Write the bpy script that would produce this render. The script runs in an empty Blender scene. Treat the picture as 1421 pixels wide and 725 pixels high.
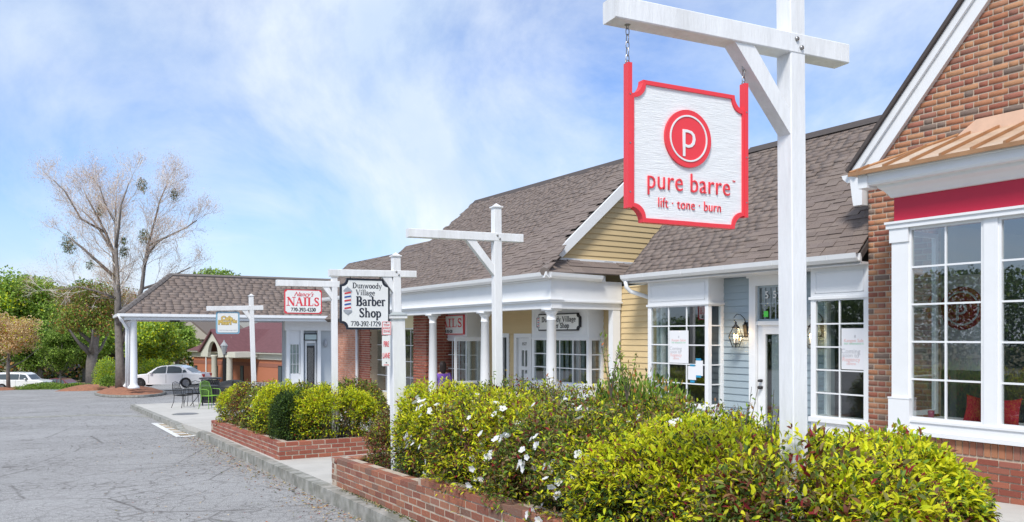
import bpy, math, random
import numpy as np
from mathutils import Matrix, Vector
random.seed(7); rng = np.random.default_rng(7)
R = math.radians
SC = bpy.context.scene
COL = SC.collection

# ------------------------------------------------------------------ camera, world, sun, exposure
EYE, FPX, CX, HY, GR = 1.6, 1100.0, 710.5, 466.0, 0.036
cam = bpy.data.cameras.new('camera'); camo = bpy.data.objects.new('camera', cam); COL.objects.link(camo)
camo.location = (0, 0, EYE); camo.rotation_euler = (R(90), 0, 0)
cam.sensor_fit = 'HORIZONTAL'; cam.sensor_width = 36; cam.lens = 36*FPX/1421
cam.shift_y = (HY-362.5)/1421; cam.clip_end = 2000; cam.clip_start = .05
SC.camera = camo
SUN_EL, SUN_AZ = R(50), math.atan2(-.33, -.94)     # azimuth measured from +Y towards +X
W = bpy.data.worlds.new('World'); SC.world = W; W.use_nodes = True
nt = W.node_tree; N = nt.nodes; Lk = nt.links; N.clear()
wo = N.new('ShaderNodeOutputWorld'); bg = N.new('ShaderNodeBackground'); bg.inputs[1].default_value = .12
sky = N.new('ShaderNodeTexSky'); sky.sky_type = 'NISHITA'; sky.sun_disc = False
sky.sun_elevation = SUN_EL; sky.sun_rotation = SUN_AZ; sky.air_density = 1.0; sky.dust_density = .6; sky.ozone_density = 1.5
tc = N.new('ShaderNodeTexCoord'); sep = N.new('ShaderNodeSeparateXYZ'); Lk.new(tc.outputs['Generated'], sep.inputs[0])
def wm(op, a, b=None, clamp=False):
    m = N.new('ShaderNodeMath'); m.operation = op; m.use_clamp = clamp
    for i, x in enumerate((a, b)):
        if x is None: continue
        if isinstance(x, (int, float)): m.inputs[i].default_value = x
        else: Lk.new(x, m.inputs[i])
    return m.outputs[0]
zz = wm('ADD', wm('MAXIMUM', sep.outputs[2], 0.0), .55)
cmb = N.new('ShaderNodeCombineXYZ')
Lk.new(wm('DIVIDE', sep.outputs[0], zz), cmb.inputs[0]); Lk.new(wm('DIVIDE', sep.outputs[1], zz), cmb.inputs[1])
mp = N.new('ShaderNodeMapping'); mp.inputs['Location'].default_value = (30.3, 3.3, 0); mp.inputs['Rotation'].default_value = (0, 0, 1.5)
mp.inputs['Scale'].default_value = (1.0, .75, 1); Lk.new(cmb.outputs[0], mp.inputs[0])
n1 = N.new('ShaderNodeTexNoise'); n1.inputs['Scale'].default_value = 2.1; n1.inputs['Detail'].default_value = 8; n1.inputs['Roughness'].default_value = .62; n1.inputs['Distortion'].default_value = .5
Lk.new(mp.outputs[0], n1.inputs['Vector'])
cr = N.new('ShaderNodeValToRGB'); cr.color_ramp.elements[0].position = .32; cr.color_ramp.elements[0].color = (.14,)*3+(1,)
cr.color_ramp.elements[1].position = .60; cr.color_ramp.elements[1].color = (.90,)*3+(1,)
Lk.new(n1.outputs[0], cr.inputs[0])
n2 = N.new('ShaderNodeTexNoise'); n2.inputs['Scale'].default_value = 3.2; n2.inputs['Detail'].default_value = 7; Lk.new(mp.outputs[0], n2.inputs['Vector'])
cc = N.new('ShaderNodeMix'); cc.data_type = 'RGBA'; mrn = N.new('ShaderNodeMapRange'); mrn.inputs[1].default_value = .36; mrn.inputs[2].default_value = .62; Lk.new(n2.outputs[0], mrn.inputs[0]); Lk.new(mrn.outputs[0], cc.inputs[0])
cc.inputs[6].default_value = (3.5, 4.2, 5.15, 1); cc.inputs[7].default_value = (4.85, 5.2, 5.6, 1)
mx = N.new('ShaderNodeMix'); mx.data_type = 'RGBA'
Lk.new(wm('MAXIMUM', cr.outputs[0], wm('MULTIPLY', wm('SUBTRACT', 1.0, wm('MULTIPLY', sep.outputs[2], 4.5), True), .85)), mx.inputs[0])
sc_ = N.new('ShaderNodeMix'); sc_.data_type = 'RGBA'; sc_.blend_type = 'MULTIPLY'; sc_.inputs[0].default_value = 1
Lk.new(sky.outputs[0], sc_.inputs[6]); sc_.inputs[7].default_value = (.50, .70, 1.0, 1)
Lk.new(sc_.outputs[2], mx.inputs[6]); Lk.new(cc.outputs[2], mx.inputs[7])
Lk.new(mx.outputs[2], bg.inputs[0]); Lk.new(bg.outputs[0], wo.inputs[0])
sl = bpy.data.lights.new('sun', 'SUN'); sl.energy = 2.2; sl.angle = R(14); sl.color = (1, .955, .89)
so = bpy.data.objects.new('sun', sl); COL.objects.link(so)
sd = Vector((math.sin(SUN_AZ)*math.cos(SUN_EL), math.cos(SUN_AZ)*math.cos(SUN_EL), math.sin(SUN_EL)))
so.rotation_euler = sd.to_track_quat('Z', 'Y').to_euler()
SC.view_settings.view_transform = 'Standard'; SC.view_settings.look = 'None'; SC.view_settings.exposure = .74; SC.view_settings.gamma = 1
SC.cycles.max_bounces = 8; SC.cycles.transparent_max_bounces = 16; SC.cycles.use_denoising = True
SC.cycles.diffuse_bounces = 3; SC.cycles.glossy_bounces = 3; SC.cycles.caustics_reflective = False; SC.cycles.caustics_refractive = False

# ------------------------------------------------------------------ coordinate frames
dS = (-.4819, .8762); nS = (.8762, .4819)
_l = math.hypot(710.5, 1100); dF = (-710.5/_l, 1100/_l); nF = (1100/_l, 710.5/_l)
def G(px, py, h=0):
    k = (px-CX)/FPX; m = (HY-py)/FPX
    Y = (h-EYE)/(m+GR*(dS[0]*k+dS[1])); return (k*Y, Y, EYE+m*Y)
def P(px, py, Y): return Vector(((px-CX)/FPX*Y, Y, EYE+(HY-py)/FPX*Y))
class Frame:
    def __init__(s, O, d, n):
        s.O, s.d, s.n = O, d, n; s.rot = math.atan2(-d[1], -d[0])
    def U(s, px, v):
        k = (px-CX)/FPX; ox = s.O[0]+v*s.n[0]; oy = s.O[1]+v*s.n[1]; return (ox-k*oy)/(k*s.d[1]-s.d[0])
    def V(s, px, u):
        k = (px-CX)/FPX; ox = s.O[0]+u*s.d[0]; oy = s.O[1]+u*s.d[1]; return (ox-k*oy)/(k*s.n[1]-s.n[0])
    def XY(s, u, v): return (s.O[0]+u*s.d[0]+v*s.n[0], s.O[1]+u*s.d[1]+v*s.n[1])
    def Z(s, py, u, v): return EYE+(HY-py)/FPX*s.XY(u, v)[1]
    def uz(s, px, py, v): u = s.U(px, v); return u, s.Z(py, u, v)
    def gz(s, u, v, h=.15):
        x, y = s.XY(u, v); return h-GR*(x*dS[0]+y*dS[1])
F = Frame(G(1421, 701.6, .15)[:2], dF, nF)
S = Frame((0, 0), dS, nS)
def sw(x, y): return x*dS[0]+y*dS[1], x*nS[0]+y*nS[1]
def zs(s):
    if s < -25: return GR*25
    if s > 125: return -GR*125
    return -GR*s

# ------------------------------------------------------------------ object helpers
def tag(o, label=None, cat=None, group=None, kind=None):
    if label: o['label'] = label
    if cat: o['category'] = cat
    if group: o['group'] = group
    if kind: o['kind'] = kind
    return o
def link(o, parent=None):
    COL.objects.link(o)
    if parent is not None: o.parent = parent
    return o
def thing(name, label, cat, loc=(0, 0, 0), rz=0, group=None):
    o = bpy.data.objects.new(name, None); o.empty_display_size = .1
    o.location = loc; o.rotation_euler = (0, 0, rz); link(o); return tag(o, label, cat, group)
def ft(name, label, cat, fr, u=0, v=0, z=0, group=None):
    x, y = fr.XY(u, v); return thing(name, label, cat, (x, y, z), fr.rot, group)
class MB:
    """mesh builder; coordinates given as (u, v, z) of the frame are written as (-u, v, z) when flip is set"""
    def __init__(s, flip=False, off=(0, 0, 0)): s.v = []; s.f = []; s.flip = flip; s.off = off; s.mi = []; s.cur = 0
    def p(s, q):
        q = (q[0]-s.off[0], q[1]-s.off[1], q[2]-s.off[2])
        s.v.append((-q[0], q[1], q[2]) if s.flip else tuple(q)); return len(s.v)-1
    def face(s, idx):
        s.f.append(tuple(reversed(idx)) if s.flip else tuple(idx)); s.mi.append(s.cur)
    def poly(s, pts): s.face([s.p(q) for q in pts])
    def box(s, a, b, c, d, e, f_):
        a, b = min(a, b), max(a, b); c, d = min(c, d), max(c, d); e, f_ = min(e, f_), max(e, f_)
        i = [s.p(q) for q in ((a, c, e), (b, c, e), (b, d, e), (a, d, e), (a, c, f_), (b, c, f_), (b, d, f_), (a, d, f_))]
        for q in ((0, 3, 2, 1), (4, 5, 6, 7), (0, 1, 5, 4), (1, 2, 6, 5), (2, 3, 7, 6), (3, 0, 4, 7)): s.face([i[k] for k in q])
        return s
    def prism(s, pts, ext):
        """closed polygon (list of 3-D points) extruded along vector ext"""
        n = len(pts); a = [s.p(q) for q in pts]; b = [s.p((q[0]+ext[0], q[1]+ext[1], q[2]+ext[2])) for q in pts]
        s.face(list(reversed(a))); s.face(b)
        for k in range(n): s.face([a[k], a[(k+1) % n], b[(k+1) % n], b[k]])
        return s
    def tube(s, path, rad, n=8, cap=True, squash=1):
        path = [Vector(q) for q in path]; m = len(path)
        if not hasattr(rad, '__len__'): rad = [rad]*m
        rings = []; ref = None
        for k, q in enumerate(path):
            t = (path[min(k+1, m-1)]-path[max(k-1, 0)]).normalized()
            if ref is None: ref = Vector((0, 0, 1)) if abs(t.z) < .9 else Vector((1, 0, 0))
            a = t.cross(ref).normalized(); b = t.cross(a).normalized(); ref = -b if False else ref
            rings.append([s.p(q+a*math.cos(2*math.pi*j/n)*rad[k]+b*math.sin(2*math.pi*j/n)*rad[k]*squash) for j in range(n)])
        for k in range(m-1):
            for j in range(n): s.face([rings[k][j], rings[k][(j+1) % n], rings[k+1][(j+1) % n], rings[k+1][j]])
        if cap: s.face(list(reversed(rings[0]))); s.face(rings[-1])
        return s
    def lathe(s, prof, c=(0, 0, 0), n=20, sx=1, sy=1):
        rings = [[s.p((c[0]+r*math.cos(2*math.pi*j/n)*sx, c[1]+r*math.sin(2*math.pi*j/n)*sy, c[2]+z)) for j in range(n)] for r, z in prof]
        for k in range(len(prof)-1):
            for j in range(n): s.face([rings[k][j], rings[k][(j+1) % n], rings[k+1][(j+1) % n], rings[k+1][j]])
        s.face(list(reversed(rings[0]))); s.face(rings[-1]); return s
    def build(s, name, mat, parent=None, smooth=False, mats=None):
        me = bpy.data.meshes.new(name); me.from_pydata(s.v, [], s.f)
        for m in (mats or [mat]): me.materials.append(m)
        if mats: me.polygons.foreach_set('material_index', s.mi)
        if smooth: me.polygons.foreach_set('use_smooth', [True]*len(me.polygons))
        me.update(); return link(bpy.data.objects.new(name, me), parent)
def npmesh(name, V, quads, mat, parent=None, col=None, tris=None):
    """mesh from arrays; quads (n,4) and/or tris (n,3)"""
    me = bpy.data.meshes.new(name); nq = 0 if quads is None else len(quads); ntr = 0 if tris is None else len(tris)
    me.vertices.add(len(V)); me.vertices.foreach_set('co', np.asarray(V, np.float32).ravel())
    li = []; ls = []
    if nq: li.append(np.asarray(quads).ravel()); ls.append(np.arange(nq)*4)
    if ntr: li.append(np.asarray(tris).ravel()); ls.append(nq*4+np.arange(ntr)*3)
    li = np.concatenate(li).astype(np.int32); ls = np.concatenate(ls).astype(np.int32)
    me.loops.add(len(li)); me.loops.foreach_set('vertex_index', li)
    me.polygons.add(len(ls)); me.polygons.foreach_set('loop_start', ls)
    if col is not None:
        a = me.color_attributes.new('Col', 'FLOAT_COLOR', 'POINT'); a.data.foreach_set('color', np.asarray(col, np.float32).ravel())
    me.materials.append(mat); me.update(calc_edges=True); me.validate()
    return link(bpy.data.objects.new(name, me), parent)
def dup(root):
    r = root.copy(); COL.objects.link(r)
    for ch in list(root.children):
        c = ch.copy(); COL.objects.link(c); c.parent = r
        for g in ch.children:
            d = g.copy(); COL.objects.link(d); d.parent = c
    return r

# ------------------------------------------------------------------ materials
def mat(name, col, rough=.6, metal=0, noise=0, nscale=8, bump=0, bscale=40, rand=0, stretch=None, col2=None, spec=None, coat=0, dirt=0, emis=None, estr=0):
    m = bpy.data.materials.new(name); m.use_nodes = True; t = m.node_tree; b = t.nodes['Principled BSDF']
    b.inputs['Roughness'].default_value = rough; b.inputs['Metallic'].default_value = metal
    if spec is not None: b.inputs['Specular IOR Level'].default_value = spec
    if coat: b.inputs['Coat Weight'].default_value = coat; b.inputs['Coat Roughness'].default_value = .05
    c4 = tuple(col)+(1,)
    tcx = t.nodes.new('ShaderNodeTexCoord'); vec = tcx.outputs['Object']
    if stretch:
        mpn = t.nodes.new('ShaderNodeMapping'); mpn.inputs['Scale'].default_value = stretch; t.links.new(vec, mpn.inputs[0]); vec = mpn.outputs[0]
    last = None
    if noise or rand or dirt:
        hsv = t.nodes.new('ShaderNodeHueSaturation'); hsv.inputs['Color'].default_value = c4
        val = None
        if col2 is not None:
            nn = t.nodes.new('ShaderNodeTexNoise'); nn.inputs['Scale'].default_value = nscale*.6; nn.inputs['Detail'].default_value = 5; t.links.new(vec, nn.inputs[0])
            rp = t.nodes.new('ShaderNodeValToRGB'); rp.color_ramp.elements[0].position = .35; rp.color_ramp.elements[1].position = .65
            rp.color_ramp.elements[0].color = c4; rp.color_ramp.elements[1].color = tuple(col2)+(1,)
            t.links.new(nn.outputs[0], rp.inputs[0]); t.links.new(rp.outputs[0], hsv.inputs['Color'])
        nn = t.nodes.new('ShaderNodeTexNoise'); nn.inputs['Scale'].default_value = nscale; nn.inputs['Detail'].default_value = 6; nn.inputs['Roughness'].default_value = .65
        t.links.new(vec, nn.inputs[0])
        mr = t.nodes.new('ShaderNodeMapRange'); mr.inputs[1].default_value = .25; mr.inputs[2].default_value = .75
        mr.inputs[3].default_value = 1-noise; mr.inputs[4].default_value = 1+noise; t.links.new(nn.outputs[0], mr.inputs[0]); val = mr.outputs[0]
        if rand:
            oi = t.nodes.new('ShaderNodeObjectInfo'); ge = t.nodes.new('ShaderNodeNewGeometry')
            a = t.nodes.new('ShaderNodeMath'); a.operation = 'MULTIPLY_ADD'; t.links.new(oi.outputs['Random'], a.inputs[0]); a.inputs[1].default_value = 7.13
            a2 = t.nodes.new('ShaderNodeMath'); a2.operation = 'MULTIPLY'; t.links.new(ge.outputs['Random Per Island'], a2.inputs[0]); a2.inputs[1].default_value = 3.71
            t.links.new(a2.outputs[0], a.inputs[2])
            fr = t.nodes.new('ShaderNodeMath'); fr.operation = 'FRACT'; t.links.new(a.outputs[0], fr.inputs[0])
            m2 = t.nodes.new('ShaderNodeMapRange'); m2.inputs[3].default_value = 1-rand; m2.inputs[4].default_value = 1+rand; t.links.new(fr.outputs[0], m2.inputs[0])
            mu = t.nodes.new('ShaderNodeMath'); mu.operation = 'MULTIPLY'; t.links.new(val, mu.inputs[0]); t.links.new(m2.outputs[0], mu.inputs[1]); val = mu.outputs[0]
        t.links.new(val, hsv.inputs['Value']); last = hsv.outputs[0]
        if dirt:
            nd = t.nodes.new('ShaderNodeTexNoise'); nd.inputs['Scale'].default_value = nscale*.35; nd.inputs['Detail'].default_value = 8; nd.inputs['Roughness'].default_value = .7
            t.links.new(vec, nd.inputs[0]); rp = t.nodes.new('ShaderNodeValToRGB'); rp.color_ramp.elements[0].position = .5; rp.color_ramp.elements[1].position = .78
            rp.color_ramp.elements[0].color = (0, 0, 0, 1); rp.color_ramp.elements[1].color = (dirt,)*3+(1,); t.links.new(nd.outputs[0], rp.inputs[0])
            mm = t.nodes.new('ShaderNodeMix'); mm.data_type = 'RGBA'; t.links.new(rp.outputs[0], mm.inputs[0]); t.links.new(last, mm.inputs[6]); mm.inputs[7].default_value = (.22, .2, .16, 1); last = mm.outputs[2]
        t.links.new(last, b.inputs['Base Color'])
    else: b.inputs['Base Color'].default_value = c4
    if bump:
        nb = t.nodes.new('ShaderNodeTexNoise'); nb.inputs['Scale'].default_value = bscale; nb.inputs['Detail'].default_value = 5; t.links.new(vec, nb.inputs[0])
        bp = t.nodes.new('ShaderNodeBump'); bp.inputs['Strength'].default_value = bump; bp.inputs['Distance'].default_value = .01
        t.links.new(nb.outputs[0], bp.inputs['Height']); t.links.new(bp.outputs[0], b.inputs['Normal'])
    if emis: b.inputs['Emission Color'].default_value = tuple(emis)+(1,); b.inputs['Emission Strength'].default_value = estr
    return m
def rampmat(name, cols, rough=.85, noise=.12, nscale=25, bump=.4, bscale=60, dirt=0):
    """each piece takes its own colour out of a list"""
    m = mat(name, cols[0], rough, 0, noise, nscale, bump, bscale, rand=.08, dirt=dirt); t = m.node_tree
    hsv = [n for n in t.nodes if n.bl_idname == 'ShaderNodeHueSaturation'][0]; fr = [n for n in t.nodes if n.bl_idname == 'ShaderNodeMath' and n.operation == 'FRACT'][0]
    m3 = t.nodes.new('ShaderNodeMath'); m3.operation = 'MULTIPLY'; m3.inputs[1].default_value = 5.3; t.links.new(fr.outputs[0], m3.inputs[0])
    f2 = t.nodes.new('ShaderNodeMath'); f2.operation = 'FRACT'; t.links.new(m3.outputs[0], f2.inputs[0])
    rp = t.nodes.new('ShaderNodeValToRGB'); e = rp.color_ramp.elements; rp.color_ramp.interpolation = 'CONSTANT'
    e[0].position = 0; e[0].color = tuple(cols[0])+(1,); e[1].position = 1/len(cols); e[1].color = tuple(cols[1])+(1,)
    for i, c in enumerate(cols[2:]): q = e.new((i+2)/len(cols)); q.color = tuple(c)+(1,)
    t.links.new(f2.outputs[0], rp.inputs[0]); t.links.new(rp.outputs[0], hsv.inputs['Color'])
    return m
def glassmat(name, tint=(.8, .9, .9), refl=.1):
    m = bpy.data.materials.new(name); m.use_nodes = True; t = m.node_tree; t.nodes.clear()
    o = t.nodes.new('ShaderNodeOutputMaterial'); mi = t.nodes.new('ShaderNodeMixShader'); tr = t.nodes.new('ShaderNodeBsdfTransparent'); gl = t.nodes.new('ShaderNodeBsdfGlossy')
    tr.inputs[0].default_value = tuple(tint)+(1,); gl.inputs['Roughness'].default_value = .01
    lw = t.nodes.new('ShaderNodeFresnel'); lw.inputs[0].default_value = 1.5
    ad = t.nodes.new('ShaderNodeMath'); ad.inputs[1].default_value = refl; ad.use_clamp = True; t.links.new(lw.outputs[0], ad.inputs[0])
    ge = t.nodes.new('ShaderNodeNewGeometry'); fm = t.nodes.new('ShaderNodeMath'); fm.operation = 'SUBTRACT'; fm.inputs[0].default_value = 1; t.links.new(ge.outputs['Backfacing'], fm.inputs[1])
    fx = t.nodes.new('ShaderNodeMath'); fx.operation = 'MULTIPLY'; t.links.new(ad.outputs[0], fx.inputs[0]); t.links.new(fm.outputs[0], fx.inputs[1]); t.links.new(fx.outputs[0], mi.inputs[0]); t.links.new(tr.outputs[0], mi.inputs[1]); t.links.new(gl.outputs[0], mi.inputs[2]); t.links.new(mi.outputs[0], o.inputs[0])
    return m
def leafmat(name, trans=.35, rough=.5):
    m = bpy.data.materials.new(name); m.use_nodes = True; t = m.node_tree; t.nodes.clear()
    o = t.nodes.new('ShaderNodeOutputMaterial'); mi = t.nodes.new('ShaderNodeMixShader'); pr = t.nodes.new('ShaderNodeBsdfPrincipled'); tl = t.nodes.new('ShaderNodeBsdfTranslucent')
    at = t.nodes.new('ShaderNodeAttribute'); at.attribute_name = 'Col'; pr.inputs['Roughness'].default_value = rough; pr.inputs['Specular IOR Level'].default_value = .2
    t.links.new(at.outputs[0], pr.inputs[0]); t.links.new(at.outputs[0], tl.inputs[0]); mi.inputs[0].default_value = trans
    t.links.new(pr.outputs[0], mi.inputs[1]); t.links.new(tl.outputs[0], mi.inputs[2]); t.links.new(mi.outputs[0], o.inputs[0]); return m
M = {}
M['white'] = mat('white_paint', (.78, .79, .8), .45, noise=.04, nscale=6, dirt=.12)
M['post'] = mat('painted_timber', (.8, .805, .81), .5, noise=.085, nscale=5, bump=.22, bscale=30, stretch=(3, 3, .5), dirt=.3)
M['trim'] = mat('white_trim', (.8, .81, .82), .4, noise=.03, nscale=4)
M['soffit'] = mat('soffit_paint', (.72, .73, .74), .6, noise=.04, nscale=3)
M['brick'] = rampmat('mixed_brick', [(.35, .14, .08), (.40, .175, .09), (.29, .10, .062), (.44, .22, .115), (.32, .12, .08), (.2, .14, .11), (.38, .155, .08), (.29, .125, .085), (.42, .2, .115)])
M['redbrick'] = rampmat('red_brick', [(.31, .09, .055), (.36, .12, .07), (.27, .075, .048), (.33, .115, .08), (.29, .1, .065)])
M['oldbrick'] = rampmat('weathered_brick', [(.29, .1, .058), (.34, .14, .08), (.24, .08, .05), (.31, .135, .09), (.22, .11, .075), (.35, .12, .065)], dirt=.8, noise=.3, nscale=16)
M['pinkbrick'] = rampmat('orange_brick', [(.5, .23, .15), (.55, .27, .18), (.47, .2, .13), (.52, .27, .2)], nscale=10)
M['mortar'] = mat('mortar', (.54, .44, .34), .95, noise=.15, nscale=20, bump=.5, bscale=90)
M['mortar_dark'] = mat('mortar_weathered', (.46, .38, .3), .95, noise=.3, nscale=14, bump=.5, bscale=90)
M['shingle'] = rampmat('roof_shingle', [(.195, .152, .13), (.205, .162, .138), (.187, .147, .127), (.2, .157, .135), (.213, .17, .147), (.19, .15, .132)], .9, .18, 60, .5, 200)
M['shinglecap'] = mat('ridge_cap', (.075, .062, .058), .9, noise=.2, nscale=30)
M['yellow'] = mat('yellow_siding', (.66, .5, .27), .55, noise=.05, nscale=3, rand=.03, stretch=(1, 1, 4))
M['blue'] = mat('blue_grey_siding', (.33, .4, .44), .55, noise=.05, nscale=3, rand=.03, stretch=(1, 1, 4))
M['cream'] = mat('cream_paint', (.8, .7, .42), .5, noise=.04, nscale=3)
M['copper'] = mat('copper_sheet', (.64, .46, .31), .5, .4, noise=.2, nscale=4, col2=(.76, .62, .48), dirt=.15)
M['copperedge'] = mat('copper_seam', (.45, .24, .12), .45, .5, noise=.2, nscale=5)
M['crimson'] = mat('crimson_band', (.5, .012, .045), .5, noise=.03, nscale=3)
M['redpaint'] = mat('coral_red_paint', (.82, .045, .06), .4, noise=.05, nscale=8)
M['board'] = mat('white_grained_board', (.8, .81, .81), .6, noise=.13, nscale=7, bump=.35, bscale=12, stretch=(1.3, 1.3, 28))
M['plainwhite'] = mat('sign_white', (.8, .81, .8), .5, noise=.03, nscale=5)
M['black'] = mat('black_paint', (.018, .018, .022), .4)
M['navy'] = mat('dark_blue_black_paint', (.012, .016, .03), .4)
M['nailred'] = mat('nail_sign_red', (.7, .05, .07), .5)
M['poleblue'] = mat('barber_blue', (.03, .1, .36), .5)
M['polered'] = mat('barber_red', (.62, .05, .06), .5)
M['silver'] = mat('silver_paint', (.4, .42, .46), .35, .3)
M['galv'] = mat('galvanised_steel', (.35, .34, .33), .4, .9, noise=.3, nscale=40)
M['glass'] = glassmat('window_glass', (.92, .96, .96), .17)
M['shopglass'] = glassmat('display_glass', (.93, .96, .96), .26)
M['clearglass'] = glassmat('lantern_glass', (.95, .95, .93), .02)
M['darkin'] = mat('interior_dark', (.3, .34, .34), .8)
M['lightin'] = mat('interior_wall', (.5, .54, .53), .8)
M['floorin'] = mat('interior_floor', (.35, .32, .28), .6)
M['blind'] = mat('grey_blind', (.28, .31, .33), .7)
M['curtain'] = mat('pale_green_curtain', (.42, .52, .46), .8)
M['iron'] = mat('black_iron', (.02, .02, .02), .5, .3)
M['bulb'] = mat('lit_bulb', (1, .8, .5), .5, emis=(1, .62, .25), estr=9)
M['concrete'] = mat('pale_concrete', (.5, .48, .44), .85, noise=.1, nscale=2.5, bump=.25, bscale=90, rand=.05, dirt=.25)
M['kerb'] = mat('kerb_concrete', (.37, .36, .33), .9, noise=.3, nscale=9, bump=.6, bscale=60, rand=.08, dirt=.6, col2=(.2, .2, .17))
M['soil'] = mat('planter_soil', (.06, .04, .03), 1, noise=.3, nscale=30, bump=1, bscale=50)
M['mulch'] = mat('pine_straw', (.36, .15, .08), 1, noise=.45, nscale=8, bump=1, bscale=30, col2=(.26, .12, .07))
M['grass'] = mat('rough_ground', (.12, .13, .05), 1, noise=.3, nscale=1.5, col2=(.2, .15, .09), bump=.6, bscale=10)
M['paintline'] = mat('road_paint', (.72, .72, .7), .7, noise=.12, nscale=10, dirt=.3)
M['tan'] = mat('tan_ramp_stone', (.42, .34, .24), .9, noise=.25, nscale=12, bump=.4)
M['carwhite'] = mat('white_car_paint', (.86, .86, .86), .25, coat=.6)
M['carmaroon'] = mat('maroon_car_paint', (.13, .012, .02), .25, coat=.6)
M['carsilver'] = mat('silver_car_paint', (.35, .36, .38), .3, .5, coat=.5)
M['carglass'] = mat('car_glass', (.08, .10, .11), .08, spec=.35)
M['tyre'] = mat('tyre_rubber', (.015, .015, .016), .85)
M['rim'] = mat('wheel_rim', (.3, .31, .33), .35, .7)
M['dkrim'] = mat('black_wheel', (.03, .03, .03), .5)
M['tail'] = mat('tail_light', (.45, .02, .02), .25)
M['lime'] = mat('lime_metal', (.2, .42, .04), .4)
M['bark'] = mat('grey_bark', (.2, .175, .155), .95, noise=.35, nscale=6, bump=1, bscale=20)
M['barkdark'] = mat('brown_bark', (.12, .095, .08), .95, noise=.35, nscale=6, bump=1, bscale=20)
M['leaf'] = leafmat('leaf'); M['petal'] = leafmat('petal', .3, .6)
M['maroonroof'] = mat('maroon_roof', (.145, .06, .065), .9, noise=.2, nscale=3, rand=.05)
M['stonecream'] = mat('cream_frieze', (.62, .6, .5), .7, noise=.05, nscale=2)
M['skin'] = mat('skin', (.5, .3, .22), .6)
M['hair'] = mat('dark_hair', (.03, .018, .015), .6, noise=.3, nscale=30)
M['purple'] = mat('purple_shirt', (.22, .1, .48), .8, noise=.1, nscale=12)
M['jeans'] = mat('dark_trousers', (.03, .035, .06), .9)
M['redfabric'] = mat('red_cushion_fabric', (.42, .01, .03), .8, noise=.2, nscale=30)
M['paper'] = mat('white_paper', (.78, .78, .8), .7)
M['bluetape'] = mat('blue_tape', (.02, .28, .5), .6)
M['cafeblue'] = mat('cafe_blue_border', (.22, .42, .55), .5)
M['cafeyellow'] = mat('cafe_yellow_letter', (.72, .52, .14), .5)
M['tealsign'] = mat('green_door_sign', (.01, .14, .11), .5)
M['pinkprint'] = mat('pink_print', (.78, .5, .48), .6); M['greyprint'] = mat('grey_print', (.5, .5, .53), .6); M['greenprint'] = mat('green_print', (.42, .68, .5), .6)
M['cloth'] = mat('navy_awning', (.015, .02, .05), .8); M['bluebox'] = mat('blue_banner', (.01, .03, .25), .6)
M['farwhite'] = mat('far_pale_wall', (.6, .6, .58), .8); M['farroof'] = mat('far_brown_roof', (.16, .13, .11), .9); M['greenlit'] = mat('green_sticker', (.1, .7, .08), .5)

def asphalt():
    m = bpy.data.materials.new('worn_asphalt'); m.use_nodes = True; t = m.node_tree; b = t.nodes['Principled BSDF']; b.inputs['Roughness'].default_value = .9
    tcx = t.nodes.new('ShaderNodeTexCoord')
    def noise(sc, det=5, ro=.6, dist=0):
        n = t.nodes.new('ShaderNodeTexNoise'); n.inputs['Scale'].default_value = sc; n.inputs['Detail'].default_value = det; n.inputs['Roughness'].default_value = ro; n.inputs['Distortion'].default_value = dist
        t.links.new(tcx.outputs['Object'], n.inputs[0]); return n
    def mixc(f, a, c, bl='MIX'):
        x = t.nodes.new('ShaderNodeMix'); x.data_type = 'RGBA'; x.blend_type = bl
        for i, q in ((0, f), (6, a), (7, c)):
            if hasattr(q, 'is_output'): t.links.new(q, x.inputs[i])
            else: x.inputs[i].default_value = q
        return x.outputs[2]
    def rng_(x, a, c, d, e):
        r = t.nodes.new('ShaderNodeMapRange'); t.links.new(x, r.inputs[0])
        for i, q in enumerate((a, c, d, e)): r.inputs[i+1].default_value = q
        return r.outputs[0]
    base = mixc(rng_(noise(.35, 6).outputs[0], .3, .7, 0, 1), (.29, .285, .28, 1), (.37, .365, .36, 1))
    sp = noise(95, 2, .8); base = mixc(1.0, base, mixc(rng_(sp.outputs[0], .38, .62, 0, 1), (.5, .5, .5, 1), (1.4, 1.4, 1.4, 1)), 'MULTIPLY')
    # alligator cracks
    wob = noise(3, 4); vm = t.nodes.new('ShaderNodeVectorMath'); vm.operation = 'MULTIPLY_ADD'; t.links.new(wob.outputs['Color'], vm.inputs[0]); vm.inputs[1].default_value = (.07, .07, 0); t.links.new(tcx.outputs['Object'], vm.inputs[2])
    h = None
    for sc, wd, st in ((4.2, .065, .62), (9.5, .06, .4), (.45, .010, .7)):
        vo = t.nodes.new('ShaderNodeTexVoronoi'); vo.feature = 'DISTANCE_TO_EDGE'; vo.inputs['Scale'].default_value = sc; t.links.new(vm.outputs[0], vo.inputs[0])
        cm = rng_(vo.outputs['Distance'], 0, wd, st, 0)
        pr = rng_(noise(.5 if sc > 1 else .9, 3).outputs[0], .36, .54, .15, 1)
        mu = t.nodes.new('ShaderNodeMath'); mu.operation = 'MULTIPLY'; t.links.new(cm, mu.inputs[0]); t.links.new(pr, mu.inputs[1])
        base = mixc(mu.outputs[0], base, (.055, .045, .038, 1)); h = mu.outputs[0]
    st = noise(1.1, 5, .7); base = mixc(rng_(st.outputs[0], .62, .8, 0, .4), base, (.13, .12, .11, 1))
    t.links.new(base, b.inputs['Base Color'])
    bp = t.nodes.new('ShaderNodeBump'); bp.inputs['Strength'].default_value = .5; bp.inputs['Distance'].default_value = .01; t.links.new(sp.outputs[0], bp.inputs['Height']); t.links.new(bp.outputs[0], b.inputs['Normal'])
    return m
M['asphalt'] = asphalt()

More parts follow.
